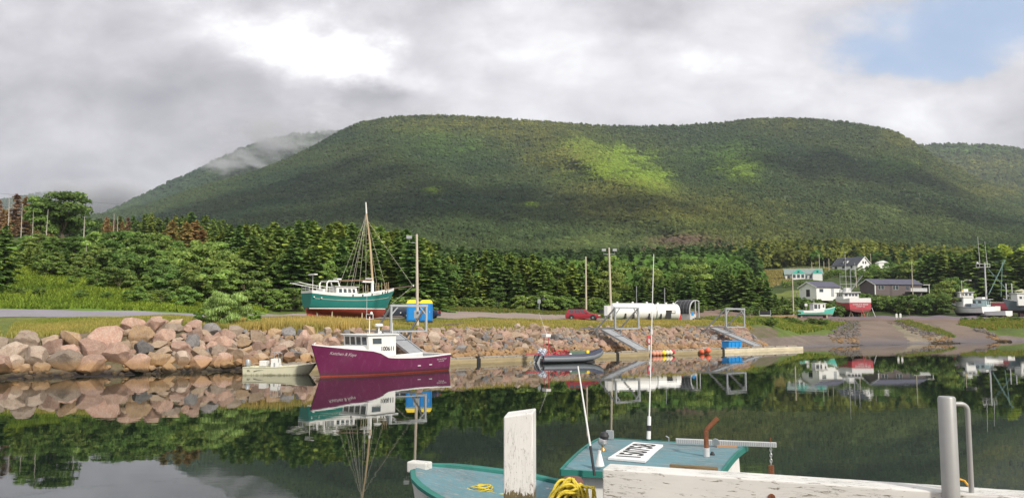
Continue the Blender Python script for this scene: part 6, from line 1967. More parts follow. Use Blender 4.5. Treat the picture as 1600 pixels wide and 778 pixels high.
# ------------------------------------------------------------------ hauled out boats and houses on the right
def hauled(px, Y, z_wl, rz_, st, rake, mats_, label, name='fishing_boat'):
    x = (px - 800) / 1230 * CP * Y
    root = empty(name, (x, Y, z_wl), rz_, label, 'boat')
    Hh = Hull(st, rake, 24); hl_ = Hh.shell(root, mats_)
    mb_ = MB(); Hh.rail(mb_, 0, Hh.L - .08, .14, .08); mb_.build('cap_rail', M['white'], root)
    return root, Hh, hl_


def stands(root, Hh, xs_, g_, name='prop_stand'):
    for x in xs_:
        for s_ in (1, -1):
            bw = Hh.par(x)[2]
            mb_ = MB(); top = Vector((x, s_ * bw * .85, -.1)); mb_.bar((x, s_ * (bw * .85 + .35), g_), top, .09); mb_.bar((x - .4, s_ * bw * .6, g_), top, .07); mb_.bar((x + .4, s_ * bw * .6, g_), top, .07); mb_.build(name, M['timber'], root)


M['redhull'] = mat('red_hull_paint', (.42, .055, .07), .45, var=.08, scale=.5, dirt=.25, dirtcol=(.6, .25, .25))
M['antif'] = mat('dark_antifouling', (.05, .025, .03), .85, var=.2)
M['greyhull'] = mat('blue_grey_hull_paint', (.13, .16, .19), .45, var=.08)
M['maroon'] = mat('maroon_paint', (.26, .05, .07), .5, var=.08)
weathered(M['redhull'], .4, streak=.3); weathered(M['greyhull'], .4, streak=.3); weathered(M['cream'], .12, (.16, .15, .07), .5, .2, (.3, .25, .14))
# red boat
g0 = 3.95
root, Hh, hl_ = hauled(1345, 181, 5.75, R(88), [(0, 2.45, 1.7, 2.35, -.5), (4, 2.6, 1.75, 2.4, -.7), (8, 2.4, 2.15, 1.9, -.8), (11, 1.4, 2.8, .7, -.7), (13, .06, 3.3, .02, -.4)], 1.0, [M['redhull'], M['redhull'], M['antif']], 'big red fishing boat with white top hauled out on stands, stern towards the slipway')
mb = MB()
for side in (1, -1):
    rg = []
    for k in range(19):
        x = 12.9 * k / 18; a_ = Hh.sheer(x, side, 0, .06); rg.append([a_, a_ + Vector((0, 0, .95 - .4 * (x / 13))), a_ + Vector((0, -.1 * side, .95 - .4 * (x / 13))), a_ + Vector((0, -.1 * side, 0))])
    mb.loft(rg)
a_ = Hh.sheer(0, 1, 0, .06); mb.box(-.06, .08, -a_.y + .03, a_.y - .03, a_.z, a_.z + 1.0); mb.build('bulwark', M['white'], root)
text_obj('boat_name', 'CHARLENE MARIE', .42, M['white'], root, face_m((-.05, 0, 1.28), (0, -1, 0), (0, 0, 1)), squash=1.05)
text_obj('home_port', 'SYDNEY NS', .36, M['white'], root, face_m((-.05, 0, .82), (0, -1, 0), (0, 0, 1)))
mb = MB(); Hh.deck(mb, .1, 12.7, -.4, .05, .12); mb.build('deck', M['greydeck'], root)
c = cabin(5.2, 9.4, 1.9, 1.75, 1.6, 4.15, .2); MB().hexa(c).build('wheelhouse', M['white'], root, bevel=.05)
windows(root, faces_of(c)['back'], [(.08, .28), (.36, .5), (.56, .7), (.76, .92)], .68, .9); windows(root, faces_of(c)['port'], [(.1, .25), (.35, .5), (.6, .75)], .68, .9)
MB().box(4.6, 9.9, -2.05, 2.05, 4.15, 4.28).build('wheelhouse_roof', M['white'], root, bevel=.03)
MB().hexa(cabin(6.6, 8.2, .7, .6, 4.28, 5.4)).build('upper_station', M['white'], root, bevel=.04)
MB().box(7.4, 8.2, 1.0, 1.6, 4.28, 4.9).build('roof_locker', M['white'], root, bevel=.04)
mb = MB(); mb.tube([(5.6, -.2, 4.2), (5.6, -.2, 10.4)], [.10, .06], 8); mb.build('mast', M['galv'], root)
mb = MB(); mb.tube([(5.6, .9, 4.2), (5.6, .9, 14.0)], [.05, .025], 6); mb.build('whip_antenna', M['white'], root)
mb = MB(); mb.tube([(5.6, -1.3, 8.0), (5.6, -1.3, 11.2)], [.05, .03], 6); mb.build('whip_antenna', M['white'], root)
mb = MB()
for z_ in (6.2, 8.0): mb.tube([(5.6, -1.5, z_), (5.6, 2.3, z_)], .04, 6)
mb.tube([(5.6, 2.3, 4.2), (5.6, 2.3, 8.8)], .04, 6); mb.tube([(5.6, -.2, 4.6), (5.6, -3.0, 8.2)], .07, 6); mb.tube([(5.6, .2, 4.4), (5.6, -2.6, 8.2)], .03, 6); mb.build('rigging_frame', M['galv'], root, recalc=False)
MB().box(1.0, 9.0, -.5, .5, -1.35, -.6).build('keel_blocks', M['antif'], root)
stands(root, Hh, (.6, 3.5, 7.5), g0 - 5.75)
mb = MB(); mb.bar((-.3, -.9, g0 - 5.75), (0, -.4, .1), .1); mb.bar((-.3, .1, g0 - 5.75), (0, -.4, .1), .1); mb.build('stern_trestle', M['red'], root)
mb = MB(); mb.bar((-.1, -2.5, .6), (-.2, -3.3, g0 - 5.75), .09); mb.build('leaning_ladder', M['white'], root)
# mint boat
root, Hh, hl_ = hauled(1243, 170, 4.72, R(4), [(0, 1.25, .85, 1.15, -.25), (3, 1.45, .8, 1.3, -.35), (6, 1.3, .98, 1.0, -.4), (8, .6, 1.35, .3, -.35), (8.9, .05, 1.6, .02, -.2)], .6, [M['mintp'], M['white'], M['orange'] if False else mat('orange_red_bottom', (.42, .10, .05), .7, var=.15)], 'small mint green and white fishing boat hauled out left of the red boat')
mb = MB()
for side in (1, -1):
    rg = []
    for k in range(9):
        x = 1.2 + 4.6 * k / 8; a_ = Hh.sheer(x, side, -.015, -.42); b_2 = Hh.sheer(x, side, -.015, -.02); rg.append([a_, b_2, b_2 - Vector((0, .06 * side, 0)), a_ - Vector((0, .06 * side, 0))])
    mb.loft(rg)
mb.build('white_side_panel', M['white'], root)
mb = MB(); Hh.well(mb, .1, 6.0, .35); mb.build('cockpit', M['greydeck'], root); mb = MB(); Hh.deck(mb, 6.0, 8.8, .02, .05); mb.build('foredeck', M['mintp'], root)
c = cabin(3.6, 6.2, 1.0, .95, .6, 2.35, .1); MB().hexa(c).build('cuddy', M['white'], root, bevel=.03); MB().box(3.4, 6.45, -1.08, 1.08, 2.35, 2.43).build('cuddy_roof', M['white'], root)
windows(root, faces_of(c)['star'], [(.06, .32), (.40, .55)], .35, .88); windows(root, faces_of(c)['star'], [(.78, .9)], .5, .85); windows(root, faces_of(c)['front'], [(.1, .45), (.55, .9)], .55, .88)
for x in (1.0, 6.6): MB().box(x - .15, x + .15, -.8, .8, -.95, -.15).build('blocking', M['timber'], root)
MB().tube([(4.2, 0, 2.4), (4.2, 0, 3.6)], .03, 6).build('short_mast', M['white'], root)
# white boat (front)
root, Hh, hl_ = hauled(1546, 184, 5.15, R(104), [(0, 2.0, 1.35, 1.85, -.4), (4, 2.1, 1.3, 1.9, -.5), (8, 1.6, 1.7, 1.2, -.6), (10.4, .6, 2.3, .25, -.5), (11.4, .05, 2.6, .02, -.3)], 1.3, [M['white'], M['white'], M['antif']], 'white fishing boat with a boxy white cabin hauled out nearest the slipway', 'fishing_boat')
mb = MB(); Hh.deck(mb, .1, 11.2, -.25, .05, .12); mb.build('deck', M['greydeck'], root)
mb = MB()
for side in (1, -1):
    rg = []
    for k in range(15):
        x = .1 + 11 * k / 14; a_ = Hh.sheer(x, side, -.03, -.14); rg.append([a_, a_ + Vector((0, 0, .08)), a_ + Vector((0, -.08 * side, .08)), a_ - Vector((0, .08 * side, 0))])
    mb.loft(rg)
mb.build('rub_rail', M['greyhull'], root)
c = cabin(6.0, 8.4, 1.35, 1.3, 1.3, 3.7, .1); MB().hexa(c).build('wheelhouse', M['white'], root, bevel=.04)
windows(root, faces_of(c)['port'], [(.1, .35), (.5, .8)], .6, .88)
MB().box(5.8, 8.8, -1.5, 1.5, 3.7, 3.8).build('wheelhouse_roof', M['white'], root)
MB().tube([(7.5, .8, 3.8), (7.5, .8, 6.6)], [.03, .015], 6).build('whip_antenna', M['white'], root)
MB().hexa(cabin(4.2, 5.9, .9, .85, 1.1, 2.2)).build('engine_casing', M['greyhull'], root)
MB().box(2.0, 9.0, -.4, .4, -1.0, -.4).build('keel_blocks', M['antif'], root)
# small white boat with aqua house
root, Hh, hl_ = hauled(1560, 190, 5.7, R(128), [(0, 1.5, 1.0, 1.4, -.3), (4, 1.6, 1.0, 1.4, -.4), (7, 1.0, 1.4, .6, -.4), (8.6, .05, 1.8, .02, -.3)], .8, [M['white'], M['white'], M['antif']], 'smaller white boat with a pale aqua deckhouse in the middle of the hauled out boats')
c = cabin(2.0, 5.4, 1.15, 1.1, .9, 2.7, .1); MB().hexa(c).build('deckhouse', mat('pale_aqua_paint', (.50, .66, .68), .5), root, bevel=.04)
windows(root, faces_of(c)['back'], [(.08, .45), (.55, .9)], .3, .85); windows(root, faces_of(c)['port'], [(.1, .3), (.45, .65)], .5, .85)
MB().box(1.4, 5.8, -1.3, 1.3, 2.7, 2.8).build('deckhouse_roof', M['white'], root)
MB().box(3.0, 4.6, -.8, .8, 2.8, 3.3).build('roof_box', M['white'], root, bevel=.03)
# trawler with the tall gallows behind
root, Hh, hl_ = hauled(1578, 204, 6.0, R(165), [(0, 2.3, 1.9, 2.1, -.6), (5, 2.5, 1.9, 2.2, -.8), (10, 2.0, 2.4, 1.4, -.8), (13, .8, 3.0, .3, -.6), (14.5, .06, 3.4, .02, -.4)], 1.2, [M['maroon'], M['white'], M['antif']], 'trawler with a maroon hull and a tall grey gallows mast behind the white boats')
mb = MB(); Hh.deck(mb, .1, 14.2, -.3, .05, .12); mb.build('deck', M['greydeck'], root)
c = cabin(8.6, 11.6, 1.5, 1.4, 2.0, 4.6, .2); MB().hexa(c).build('wheelhouse', M['white'], root, bevel=.04); windows(root, faces_of(c)['port'], [(.12, .3), (.4, .58), (.68, .86)], .66, .88)
MB().box(8.3, 12.1, -1.7, 1.7, 4.6, 4.72).build('wheelhouse_roof', M['white'], root)
MB().box(9.5, 10.6, -.6, .6, 4.72, 5.5).build('upper_station', M['white'], root, bevel=.04); MB().lathe((10.9, .5, 4.72), [(.25, 0), (.25, .3), (.1, .4)]).build('yellow_beacon', M['yellow'], root)
MB().tube([(5.2, 0, 1.8), (5.2, 0, 12.3)], [.22, .15], 10).build('mast', M['greydeck'], root)
mb = MB()
for z_ in (11.1, 12.0): mb.tube([(4.0, 0, z_), (7.2, 0, z_)], .06, 6)
for x in (4.0, 4.6, 6.4, 7.2): mb.tube([(x, 0, 11.1), (x, 0, 12.0)], .05, 6)
mb.build('crosstree', M['white'], root, recalc=False)
MB().tube([(6.3, 0, 12.0), (6.5, 0, 19.2)], [.06, .03], 6).build('whip_antenna', M['white'], root); MB().tube([(4.6, 0, 12.0), (4.9, 0, 17.8)], [.06, .03], 6).build('whip_antenna', M['white'], root)
MB().lathe((6.9, 0, 12.0), [(.25, 0), (.3, .3), (.15, .5)]).build('radar_dome', M['white'], root)
M['greengal'] = mat('green_grey_steel', (.16, .27, .24), .6, var=.1)
mb = MB(); mb.tube([(4.8, .6, 4.0), (.6, .6, 12.9)], .12, 6); mb.tube([(1.6, -.6, 3.5), (.9, -.6, 12.5)], .09, 6); mb.tube([(4.4, 0, 10.6), (.4, 0, 5.2)], .08, 6); mb.tube([(3.9, 0, 9.0), (2.2, .3, 8.8)], .06, 6); mb.tube([(5.2, 0, 11.6), (.7, .4, 12.9)], .03, 5); mb.build('gallows_frame', M['greengal'], root, recalc=False)
mb = MB()
for a_, b_2 in (((5.2, 0, 11.8), (8.6, 1, 4.8)), ((5.2, 0, 11.8), (8.8, -1, 4.8)), ((5.2, 0, 11.0), (13.8, 0, 3.2)), ((.7, .6, 12.7), (.3, 1.6, 2.2)), ((.7, -.6, 12.3), (.1, -1.6, 2.2))): mb.tube([a_, b_2], .03, 5)
mb.build('stays', M['dark'], root, recalc=False)
for x in (-.4, .9): MB().tube([(x, 1.2, 1.9), (x, 1.2, 6.8)], .13, 8).build('net_davit', M['greydeck'], root)
MB().box(5.8, 8.2, -1.6, 1.6, 1.9, 3.0).build('winch_house', M['greydeck'], root, bevel=.05)
MB().box(1.0, 11.0, -.5, .5, -1.6, -.6).build('keel_blocks', M['antif'], root)
# grey boat at the right edge
root, Hh, hl_ = hauled(1668, 194, 5.75, R(172), [(0, 2.1, 1.2, 1.9, -.5), (6, 2.3, 1.25, 2.0, -.7), (10, 1.8, 1.8, 1.2, -.7), (13, .7, 2.5, .25, -.5), (14.6, .06, 3.0, .02, -.3)], 1.3, [M['greyhull'], M['greyhull'], M['antif']], 'blue grey fishing boat with a white wheelhouse cut by the right edge')
mb = MB(); Hh.deck(mb, .1, 14.2, -.3, .05, .12); mb.build('deck', M['greydeck'], root)
c = cabin(7.0, 11.8, 1.7, 1.6, 1.2, 4.2, .2); MB().hexa(c).build('wheelhouse', M['white'], root, bevel=.04); windows(root, faces_of(c)['port'], [(.10, .22), (.30, .42), (.7, .85)], .55, .75)
MB().box(6.6, 12.3, -1.85, 1.85, 4.2, 4.35).build('wheelhouse_roof', M['white'], root)
MB().box(2.0, 11.0, -.5, .5, -1.5, -.6).build('keel_blocks', M['antif'], root)
# low flat boat
root, Hh, hl_ = hauled(1577, 180, 4.55, R(118), [(0, 1.35, .95, 1.3, -.2), (4, 1.4, .85, 1.3, -.3), (6, .9, .9, .6, -.3), (7, .1, 1.0, .05, -.2)], .5, [M['white'], M['white'], M['antif']], 'low flat white skiff lying before the blue grey boat, square stern outwards', 'skiff')
mb = MB(); Hh.deck(mb, .1, 6.9, -.05, .02, .1); mb.build('deck', M['greydeck'], root)
for x in (.8, 4.5): MB().box(x - .15, x + .15, -1.0, 1.0, -.55, -.1).build('blocking', M['timber'], root)


def house(px, Y, y_base, alpha, L, W, he, hr, walls, roofm, label, flip=False, trim=None, name='house', over=.35):
    """near corner at px,Y; long axis at angle alpha; flip = long axis runs the other way"""
    x = (px - 800) / 1230 * CP * Y; g_ = CAM_Z + zk(y_base) * Y
    root = empty(name, (x, Y, g_), R(alpha), label, 'house')
    x0, x1 = (-L, 0) if flip else (0, L)
    MB().box(x0, x1, 0, W, -1.0, he).build('wall', walls, root)
    for i, xx in enumerate((x0, x1)):
        MB().prism([(xx, 0, he), (xx, W, he), (xx, W / 2, hr - .02)], ((.12 if xx == x0 else -.12), 0, 0)).build('gable', walls, root)
    sl = Vector((0, W / 2, hr - he)); n_ = Vector((0, -(hr - he), W / 2)).normalized()
    for s_ in (0, 1):
        e0 = Vector((0, -over, he - over * (hr - he) / (W / 2))) if s_ == 0 else Vector((0, W + over, he - over * (hr - he) / (W / 2)))
        rd_ = Vector((0, W / 2, hr)); xa, xb = x0 - over, x1 + over
        MB().prism([(xa, e0.y, e0.z), (xb, e0.y, e0.z), (xb, rd_.y, rd_.z), (xa, rd_.y, rd_.z)], (0, 0, .16)).build('roof', roofm, root)
        if trim is not None:
            for xx in (xa, xb): MB().bar((xx, e0.y, e0.z), (xx, rd_.y, rd_.z + .0), .10, .24).build('barge_board', trim, root)
    c_ = [Vector(p_) for p_ in ((x0, 0, 0), (x1, 0, 0), (x1, W, 0), (x0, W, 0), (x0, 0, he), (x1, 0, he), (x1, W, he), (x0, W, he))]
    return root, faces_of(c_)


M['siding'] = mat('white_siding', (.76, .76, .74), .6, var=.04, scale=.6)
M['brownsid'] = mat('brown_siding', (.12, .095, .095), .75, var=.1)
M['greenroof'] = mat('grey_green_roof', (.20, .25, .24), .8, var=.1)
M['purproof'] = mat('slate_blue_roof', (.085, .085, .12), .85, var=.1)
root, f = house(1277, 197, 463, 20, 7.6, 6.2, 2.4, 3.7, M['siding'], M['purproof'], 'white garage with a dark roof and an open left gable door', name='garage', trim=M['siding'])
MB().patch(f['back'], .40, .62, .0, .75, .02).build('open_doorway', M['dark'], root); windows(root, f['star'], [(.12, .28)], .45, .8, frame=M['siding']); MB().patch(f['star'], .60, .72, .0, .85, .02).build('door', M['galv'], root)
root, f = house(1369, 226, 458, 10, 15.0, 7.2, 2.6, 4.1, M['brownsid'], M['purproof'], 'brown bungalow with white trim and a veranda above the bushes', trim=M['white'])
windows(root, f['star'], [(.07, .12), (.13, .19), (.38, .43), (.44, .50)], .42, .85, frame=M['white'])
windows(root, f['star'], [(.66, .72)], .42, .8); MB().patch(f['star'], .76, .82, 0, .85, .02).build('door', M['dark'], root)
MB().box(9.8, 15.0, -2.2, -.02, .45, .6).build('veranda_deck', M['greydeck'], root)
mb = MB()
for k in range(9): mb.box(9.8 + k * .65 - .04, 9.8 + k * .65 + .04, -2.2, -2.12, .6, 1.4)
mb.box(9.8, 15.0, -2.2, -2.12, 1.4, 1.5); mb.box(9.8, 15.0, -2.19, -2.13, .62, 1.35); mb.build('veranda_rail', M['greydeck'], root)
MB().box(-.12, .12, -.12, .12, -1, 2.6).build('corner_board', M['white'], root)
MB().box(14.2, 17.5, -.3, 3.2, 2.45, 2.6).build('carport_roof', M['white'], root); MB().box(17.2, 17.35, -.2, -.05, -1, 2.45).build('post', M['white'], root)
root, f = house(1229, 268, 440, -16, 11.8, 7.5, 2.5, 4.4, M['siding'], M['greenroof'], 'white house with mint green gables and a grey roof below the hay field', trim=M['mintp'])
for xx, w_, z_ in ((4.2, 2.3, 4.3), (10.2, 1.7, 4.3)):
    MB().prism([(xx - w_, -1.0, 2.5), (xx + w_, -1.0, 2.5), (xx, -1.0, z_)], (0, 3.4, 0)).build('front_gable', M['mintp'], root)
    MB().box(xx - w_ + .2, xx + w_ - .2, -.95, 0, -1, 2.5).build('bay', M['siding'], root)
    MB().box(xx - .3, xx + .3, -1.05, -1.0, 2.9, 3.5).build('gable_window', M['glass'], root)
windows(root, f['star'], [(.05, .12), (.52, .60), (.66, .72)], .4, .8)
windows(root, [Vector((1.9, -.96, 0)), Vector((6.4, -.96, 0)), Vector((6.4, -.96, 2.9)), Vector((1.9, -.96, 2.9))], [(.1, .3), (.4, .6), (.7, .9)], .4, .8)
root, f = house(1343, 315, 421, -60, 12.0, 8.6, 2.0, 5.3, M['siding'], M['roofdark'], 'upper white house with a steep dark roof and a bright right gable', flip=True, trim=M['white'])
windows(root, f['front'], [(.2, .36), (.6, .76)], .35, .8); windows(root, [Vector((0, 0, 2.0)), Vector((0, 8.6, 2.0)), Vector((0, 8.6, 5.3)), Vector((0, 0, 5.3))], [(.36, .46), (.54, .64)], .12, .45)
windows(root, f['star'], [(.1, .2), (.4, .5), (.7, .8)], .35, .8)
c = cabin(-7.2, -5.6, 0, 0, 0, 1); MB().box(-7.4, -5.4, .9, 3.0, 2.4, 3.9).build('dormer', M['siding'], root); MB().prism([(-7.6, .7, 3.9), (-5.2, .7, 3.9), (-6.4, .7, 4.7)], (0, 3.0, 0)).build('dormer_roof', M['roofdark'], root); MB().box(-6.8, -6.0, .86, .9, 2.8, 3.6).build('dormer_window', M['glass'], root)
root, f = house(1578, 222, 480, -14, 12, 8, 3.2, 4.8, M['siding'], mat('light_grey_roof', (.30, .31, .33), .8), 'pale boathouse with an arched front gable behind the grey boat', trim=M['cream'], name='boathouse')
MB().prism([(.6, -.8, 3.4), (1.5, -.8, 4.5), (3.0, -.8, 5.1), (4.5, -.8, 4.5), (5.4, -.8, 3.4)], (0, 3, 0)).build('arched_gable', M['cream'], root); MB().box(.9, 5.1, -.7, 0, -1, 3.4).build('porch_front', M['siding'], root)
windows(root, f['star'], [(.55, .65), (.75, .85)], .5, .85)
o = MB().box(-2, 2, -1.6, 1.6, 0, 2.3).prism([(-2.2, -1.8, 2.3), (2.2, -1.8, 2.3), (0, -1.8, 3.2)], (0, 3.6, 0)).build('garden_shed', M['siding']); x = (1381 - 800) / 1230 * CP * 325; o.location = (x, 325, CAM_Z + zk(415) * 325 - 1.2); tag(o, 'tiny white shed in the trees right of the upper white house', 'shed')
# ------------------------------------------------------------------ foreground : wharf edge and the boat tied to it
def paintwood(name, paint, wood, scale=6.0, stretch=(1, 8, 8), amount=.62, rough=.6, zrot=None, grime=.3, worn_below=None, boards=None):
    """old paint flaking off timber"""
    m = bpy.data.materials.new(name); m.use_nodes = True
    t = NT(m.node_tree); p = principled(t)
    tc_ = t.n('ShaderNodeTexCoord'); mp = t.n('ShaderNodeMapping'); mp.inputs['Scale'].default_value = stretch; t.l(tc_.outputs['Object'], mp.inputs[0])
    n1 = t.n('ShaderNodeTexNoise', i_Scale=scale, i_Detail=9.0, i_Roughness=.72, i_Distortion=.6); t.l(mp.outputs[0], n1.inputs['Vector'])
    n2 = t.n('ShaderNodeTexNoise', i_Scale=scale * .28, i_Detail=4.0); t.l(mp.outputs[0], n2.inputs['Vector'])
    n3 = t.n('ShaderNodeTexNoise', i_Scale=1.3, i_Detail=5.0); t.l(tc_.outputs['Object'], n3.inputs['Vector'])
    fl = t.math('ADD', n1.outputs[0], t.math('MULTIPLY', t.math('SUBTRACT', n3.outputs[0], .5), .35))
    sx = t.n('ShaderNodeSeparateXYZ'); t.l(tc_.outputs['Object'], sx.inputs[0])
    if worn_below is not None:
        fl = t.math('ADD', fl, t.smooth(t.math('ADD', sx.outputs[2], t.math('MULTIPLY', t.math('SUBTRACT', n1.outputs[0], .5), .5)), worn_below, worn_below - .12, 0, .6))
    flake = t.smooth(fl, amount, amount + .025)
    wc = t.mix(n2.outputs[0], wood, tuple(q * .35 for q in wood))
    pc = t.mix(t.smooth(n3.outputs[0], .35, .7, 0, grime), paint, tuple(q * .62 for q in paint))
    pc = t.mix(t.smooth(n2.outputs[0], .45, .7, 0, .25), pc, tuple(q * .8 for q in paint))
    c = t.mix(flake, pc, wc)
    # drying cracks along the grain
    mp2 = t.n('ShaderNodeMapping'); mp2.inputs['Scale'].default_value = tuple(q * (1.0 if q < 2 else 3.0) for q in stretch); t.l(tc_.outputs['Object'], mp2.inputs[0])
    n4 = t.n('ShaderNodeTexNoise', i_Scale=scale * .55, i_Detail=3.0, i_Distortion=.3); t.l(mp2.outputs[0], n4.inputs['Vector'])
    cr_ = t.smooth(t.math('ABSOLUTE', t.math('SUBTRACT', n4.outputs[0], .5)), .012, .0, 0, .85)
    cr_ = t.math('MULTIPLY', cr_, t.smooth(n3.outputs[0], .45, .6))
    c = t.mix(cr_, c, tuple(q * .22 for q in wood))
    if boards:
        fr = t.math('FRACT', t.math('MULTIPLY', sx.outputs[boards[0]], 1.0 / boards[1]))
        c = t.mix(t.smooth(t.math('ABSOLUTE', t.math('SUBTRACT', fr, .5)), .475, .495, 0, .8), c, tuple(q * .3 for q in paint))
    t.l(c, p.inputs['Base Color']); p.inputs['Roughness'].default_value = rough; p.inputs['Specular IOR Level'].default_value = .3
    h_ = t.math('ADD', t.math('MULTIPLY', flake, -1.0), t.math('MULTIPLY', cr_, -1.5)); h_ = t.math('ADD', h_, t.math('MULTIPLY', n1.outputs[0], .5))
    b = t.n('ShaderNodeBump', i_Strength=.6, i_Distance=.004); t.l(h_, b.inputs['Height']); t.l(b.outputs[0], p.inputs['Normal'])
    return m


M['flakeH'] = paintwood('flaking_white_timber', (.66, .65, .62), (.36, .32, .27), 7.0, (1, 6, 6), .585)
M['flakeV'] = paintwood('flaking_white_post', (.68, .67, .65), (.20, .16, .08), 7.0, (5, 5, 1), .645, worn_below=2.62, grime=.15)
M['flakeB'] = paintwood('flaking_white_boards', (.74, .73, .70), (.22, .18, .13), 6.0, (5, 5, 1), .64, boards=(1, .11))
M['tealdeck'] = paintwood('weathered_teal_paint', (.115, .235, .275), (.33, .38, .39), 5.0, (.8, 8, 8), .535, grime=.35)
M['tealtrim'] = paintwood('green_trim_paint', (.03, .18, .15), (.10, .20, .20), 6.0, (1, 6, 6), .60)
M['oldwood'] = mat('old_brown_timber', (.16, .115, .06), .9, var=.3, scale=1.5, stretch=(1, 7, 7), bump=.6, dirt=.3, dirtcol=(.05, .04, .02))
M['rust'] = mat('rusty_iron', (.20, .075, .035), .9, var=.35, scale=9, bump=.5, bscale=50, dirt=.4, dirtcol=(.07, .03, .02))
M['greypipe'] = mat('galvanised_pipe', (.31, .31, .305), .45, .15, var=.08, scale=6, dirt=.15, dirtcol=(.3, .29, .27))

E0 = Vector((.85, 7.0, 0)); ED = Vector((.938, -.345, 0)); EN = Vector((.345, .938, 0))      # wharf edge, outward normal
rzE = math.atan2(ED.y, ED.x)
# wharf deck
root = empty('wharf_deck', (E0.x, E0.y, 0), rzE, 'brown plank deck of the timber wharf the view is taken from', 'wharf')
mb = MB(); r = random.Random(12); i = -1.15
while i < 9.0 and True:
    mb.box(i, i + .19, -14, .02, 2.42, 2.50 + r.uniform(-.004, .004)); i += .20
mb.build('deck_planks', M['oldwood'], root)
MB().box(-1.15, 9, -.02, .10, 1.9, 2.415).build('edge_stringer', M['oldwood'], root)
for x in (-.8, 2, 5, 8): MB().tube([(x, -.35, -2.4), (x, -.35, 2.41)], .16, 10).build('pile', M['oldwood'], root)
# white bull rail
root = empty('wharf_rail_beam', (E0.x, E0.y, 0), rzE, 'long flaking white timber beam along the wharf edge', 'timber beam')
mb = MB(); mb.box(0, 8.2, -.26, 0, 2.68, 2.93); mb.build('beam', M['flakeH'], root, bevel=.012)
mb = MB(); mb.box(.0, .50, -.25, -.01, 2.505, 2.678); mb.build('spacer_block', M['oldwood'], root, bevel=.01)
mb = MB(); mb.box(3.1, 3.5, -.25, -.01, 2.505, 2.678); mb.build('spacer_block', M['oldwood'], root, bevel=.01)
mb = MB(); mb.box(6.1, 6.5, -.25, -.01, 2.505, 2.678); mb.build('spacer_block', M['oldwood'], root, bevel=.01)
MB().box(.52, .92, -.005, .03, 2.90, 2.955).build('splintered_edge', M['oldwood'], root, bevel=.008)
for x in (1.35, 2.6): MB().lathe((x, -.262, 2.80), [(.028, -.006), (.028, .012)], 10, axis='y').build('bolt_head', M['rust'], root)
root = empty('wharf_rail_stub', (E0.x, E0.y, 0), rzE, 'short white timber left of the yellow rope heap, beside the tall post', 'timber beam')
MB().box(-.80, -.50, -.35, .02, 2.505, 2.56).build('plank', M['flakeH'], root, bevel=.008)
# post
Yp = 7.55; xp = (812.5 - 800) / 1230 * CP * Yp
root = empty('mooring_post', (xp, Yp, 0), R(-8), 'tall flaking white square timber post in front of the teal boat bow', 'post')
zt = CAM_Z + zk(646) * Yp; w_ = .137
v = [Vector(p_) for p_ in ((-w_, -w_, 1.2), (w_, -w_, 1.2), (w_, w_, 1.2), (-w_, w_, 1.2), (-w_, -w_, zt - .015), (w_, -w_, zt + .028), (w_, w_, zt + .04), (-w_, w_, zt))]
MB().hexa(v).build('timber', M['flakeV'], root, bevel=.012)
# steel post with handrail
Ys_ = 5.85; xs_ = (1473 - 800) / 1230 * CP * Ys_; zt = CAM_Z + zk(619) * Ys_
root = empty('ladder_post', (xs_, Ys_, 0), 0, 'round grey steel post with a bent handrail at the wharf ladder', 'post')
MB().lathe((0, 0, 2.5), [(.060, 0), (.060, zt - 2.5 - .012), (.052, zt - 2.5)], 28).build('steel_tube', M['greypipe'], root, smooth=True)
zr = zt - .055
pts = [(.05, .0, zr), (.10, 0, zr)] + [(.10 + .05 * math.sin(a), 0, zr - .05 + .05 * math.cos(a)) for a in np.linspace(0, math.pi / 2, 6)] + [(.15, 0, 3.0), (.15, 0, 2.5)]
MB().tube(pts, .018, 12).build('handrail', M['greypipe'], root, smooth=True, recalc=False)
o = MB().tube([at(1499, 748, 6.3), at(1507, 751, 6.3), at(1516, 762, 6.2), at(1524, 778, 6.1)], .009, 6).build('thin_orange_line', mat('orange_yellow_line', (.80, .42, .05), .8), recalc=False)
tag(o, 'thin orange yellow line lying over the beam beside the grey steel post', 'rope')

# iron bollard + rope heap
Yb = 7.25; xb = (893 - 800) / 1230 * CP * Yb
root = empty('iron_bollard', (xb, Yb, 2.5), 0, 'rusty iron bollard under the yellow rope heap', 'bollard')
MB().lathe((0, 0, 0), [(.15, 0), (.15, .03), (.085, .06), (.075, .16), (.10, .22), (.08, .26), (.02, .27)], 18).build('casting', mat('brown_iron', (.14, .065, .055), .7, var=.2), root, smooth=True)
r = random.Random(21)


def rope_heap(name, c0, spans, rad, m_, label, rt):
    mb_ = MB()
    for (ox, oy, a_, b_, zc, h_, ph, n) in spans:
        pts_ = []
        for k in range(n):
            t_ = k / (n - 1); x_ = ox + a_ * (t_ - .5) * 2
            z_ = zc + h_ * (1 - abs(2 * t_ - 1) ** 2.2) + .012 * math.sin(9 * t_ + ph)
            y_ = oy + b_ * math.sin(t_ * math.pi + ph * .2) + .01 * math.sin(7 * t_ + ph)
            pts_.append(Vector((c0[0] + x_, c0[1] + y_, c0[2] + z_)))
        mb_.tube(pts_, rt, 8)
        # lay of the rope : a slim strand winding round the core
        st = []
        for k in range((n - 1) * 10):
            t_ = k / 10; i_ = int(t_); q = pts_[i_].lerp(pts_[min(i_ + 1, n - 1)], t_ - i_)
            d_ = (pts_[min(i_ + 1, n - 1)] - pts_[i_]).normalized(); s_ = d_.cross(Vector((0, 1, .2))).normalized(); u_ = s_.cross(d_)
            a2 = t_ * 3.0; st.append(q + (s_ * math.cos(a2) + u_ * math.sin(a2)) * rt * .62)
        mb_.tube(st, rt * .5, 5)
    o_ = mb_.build(name, m_, smooth=True, recalc=False); tag(o_, label, 'rope'); return o_


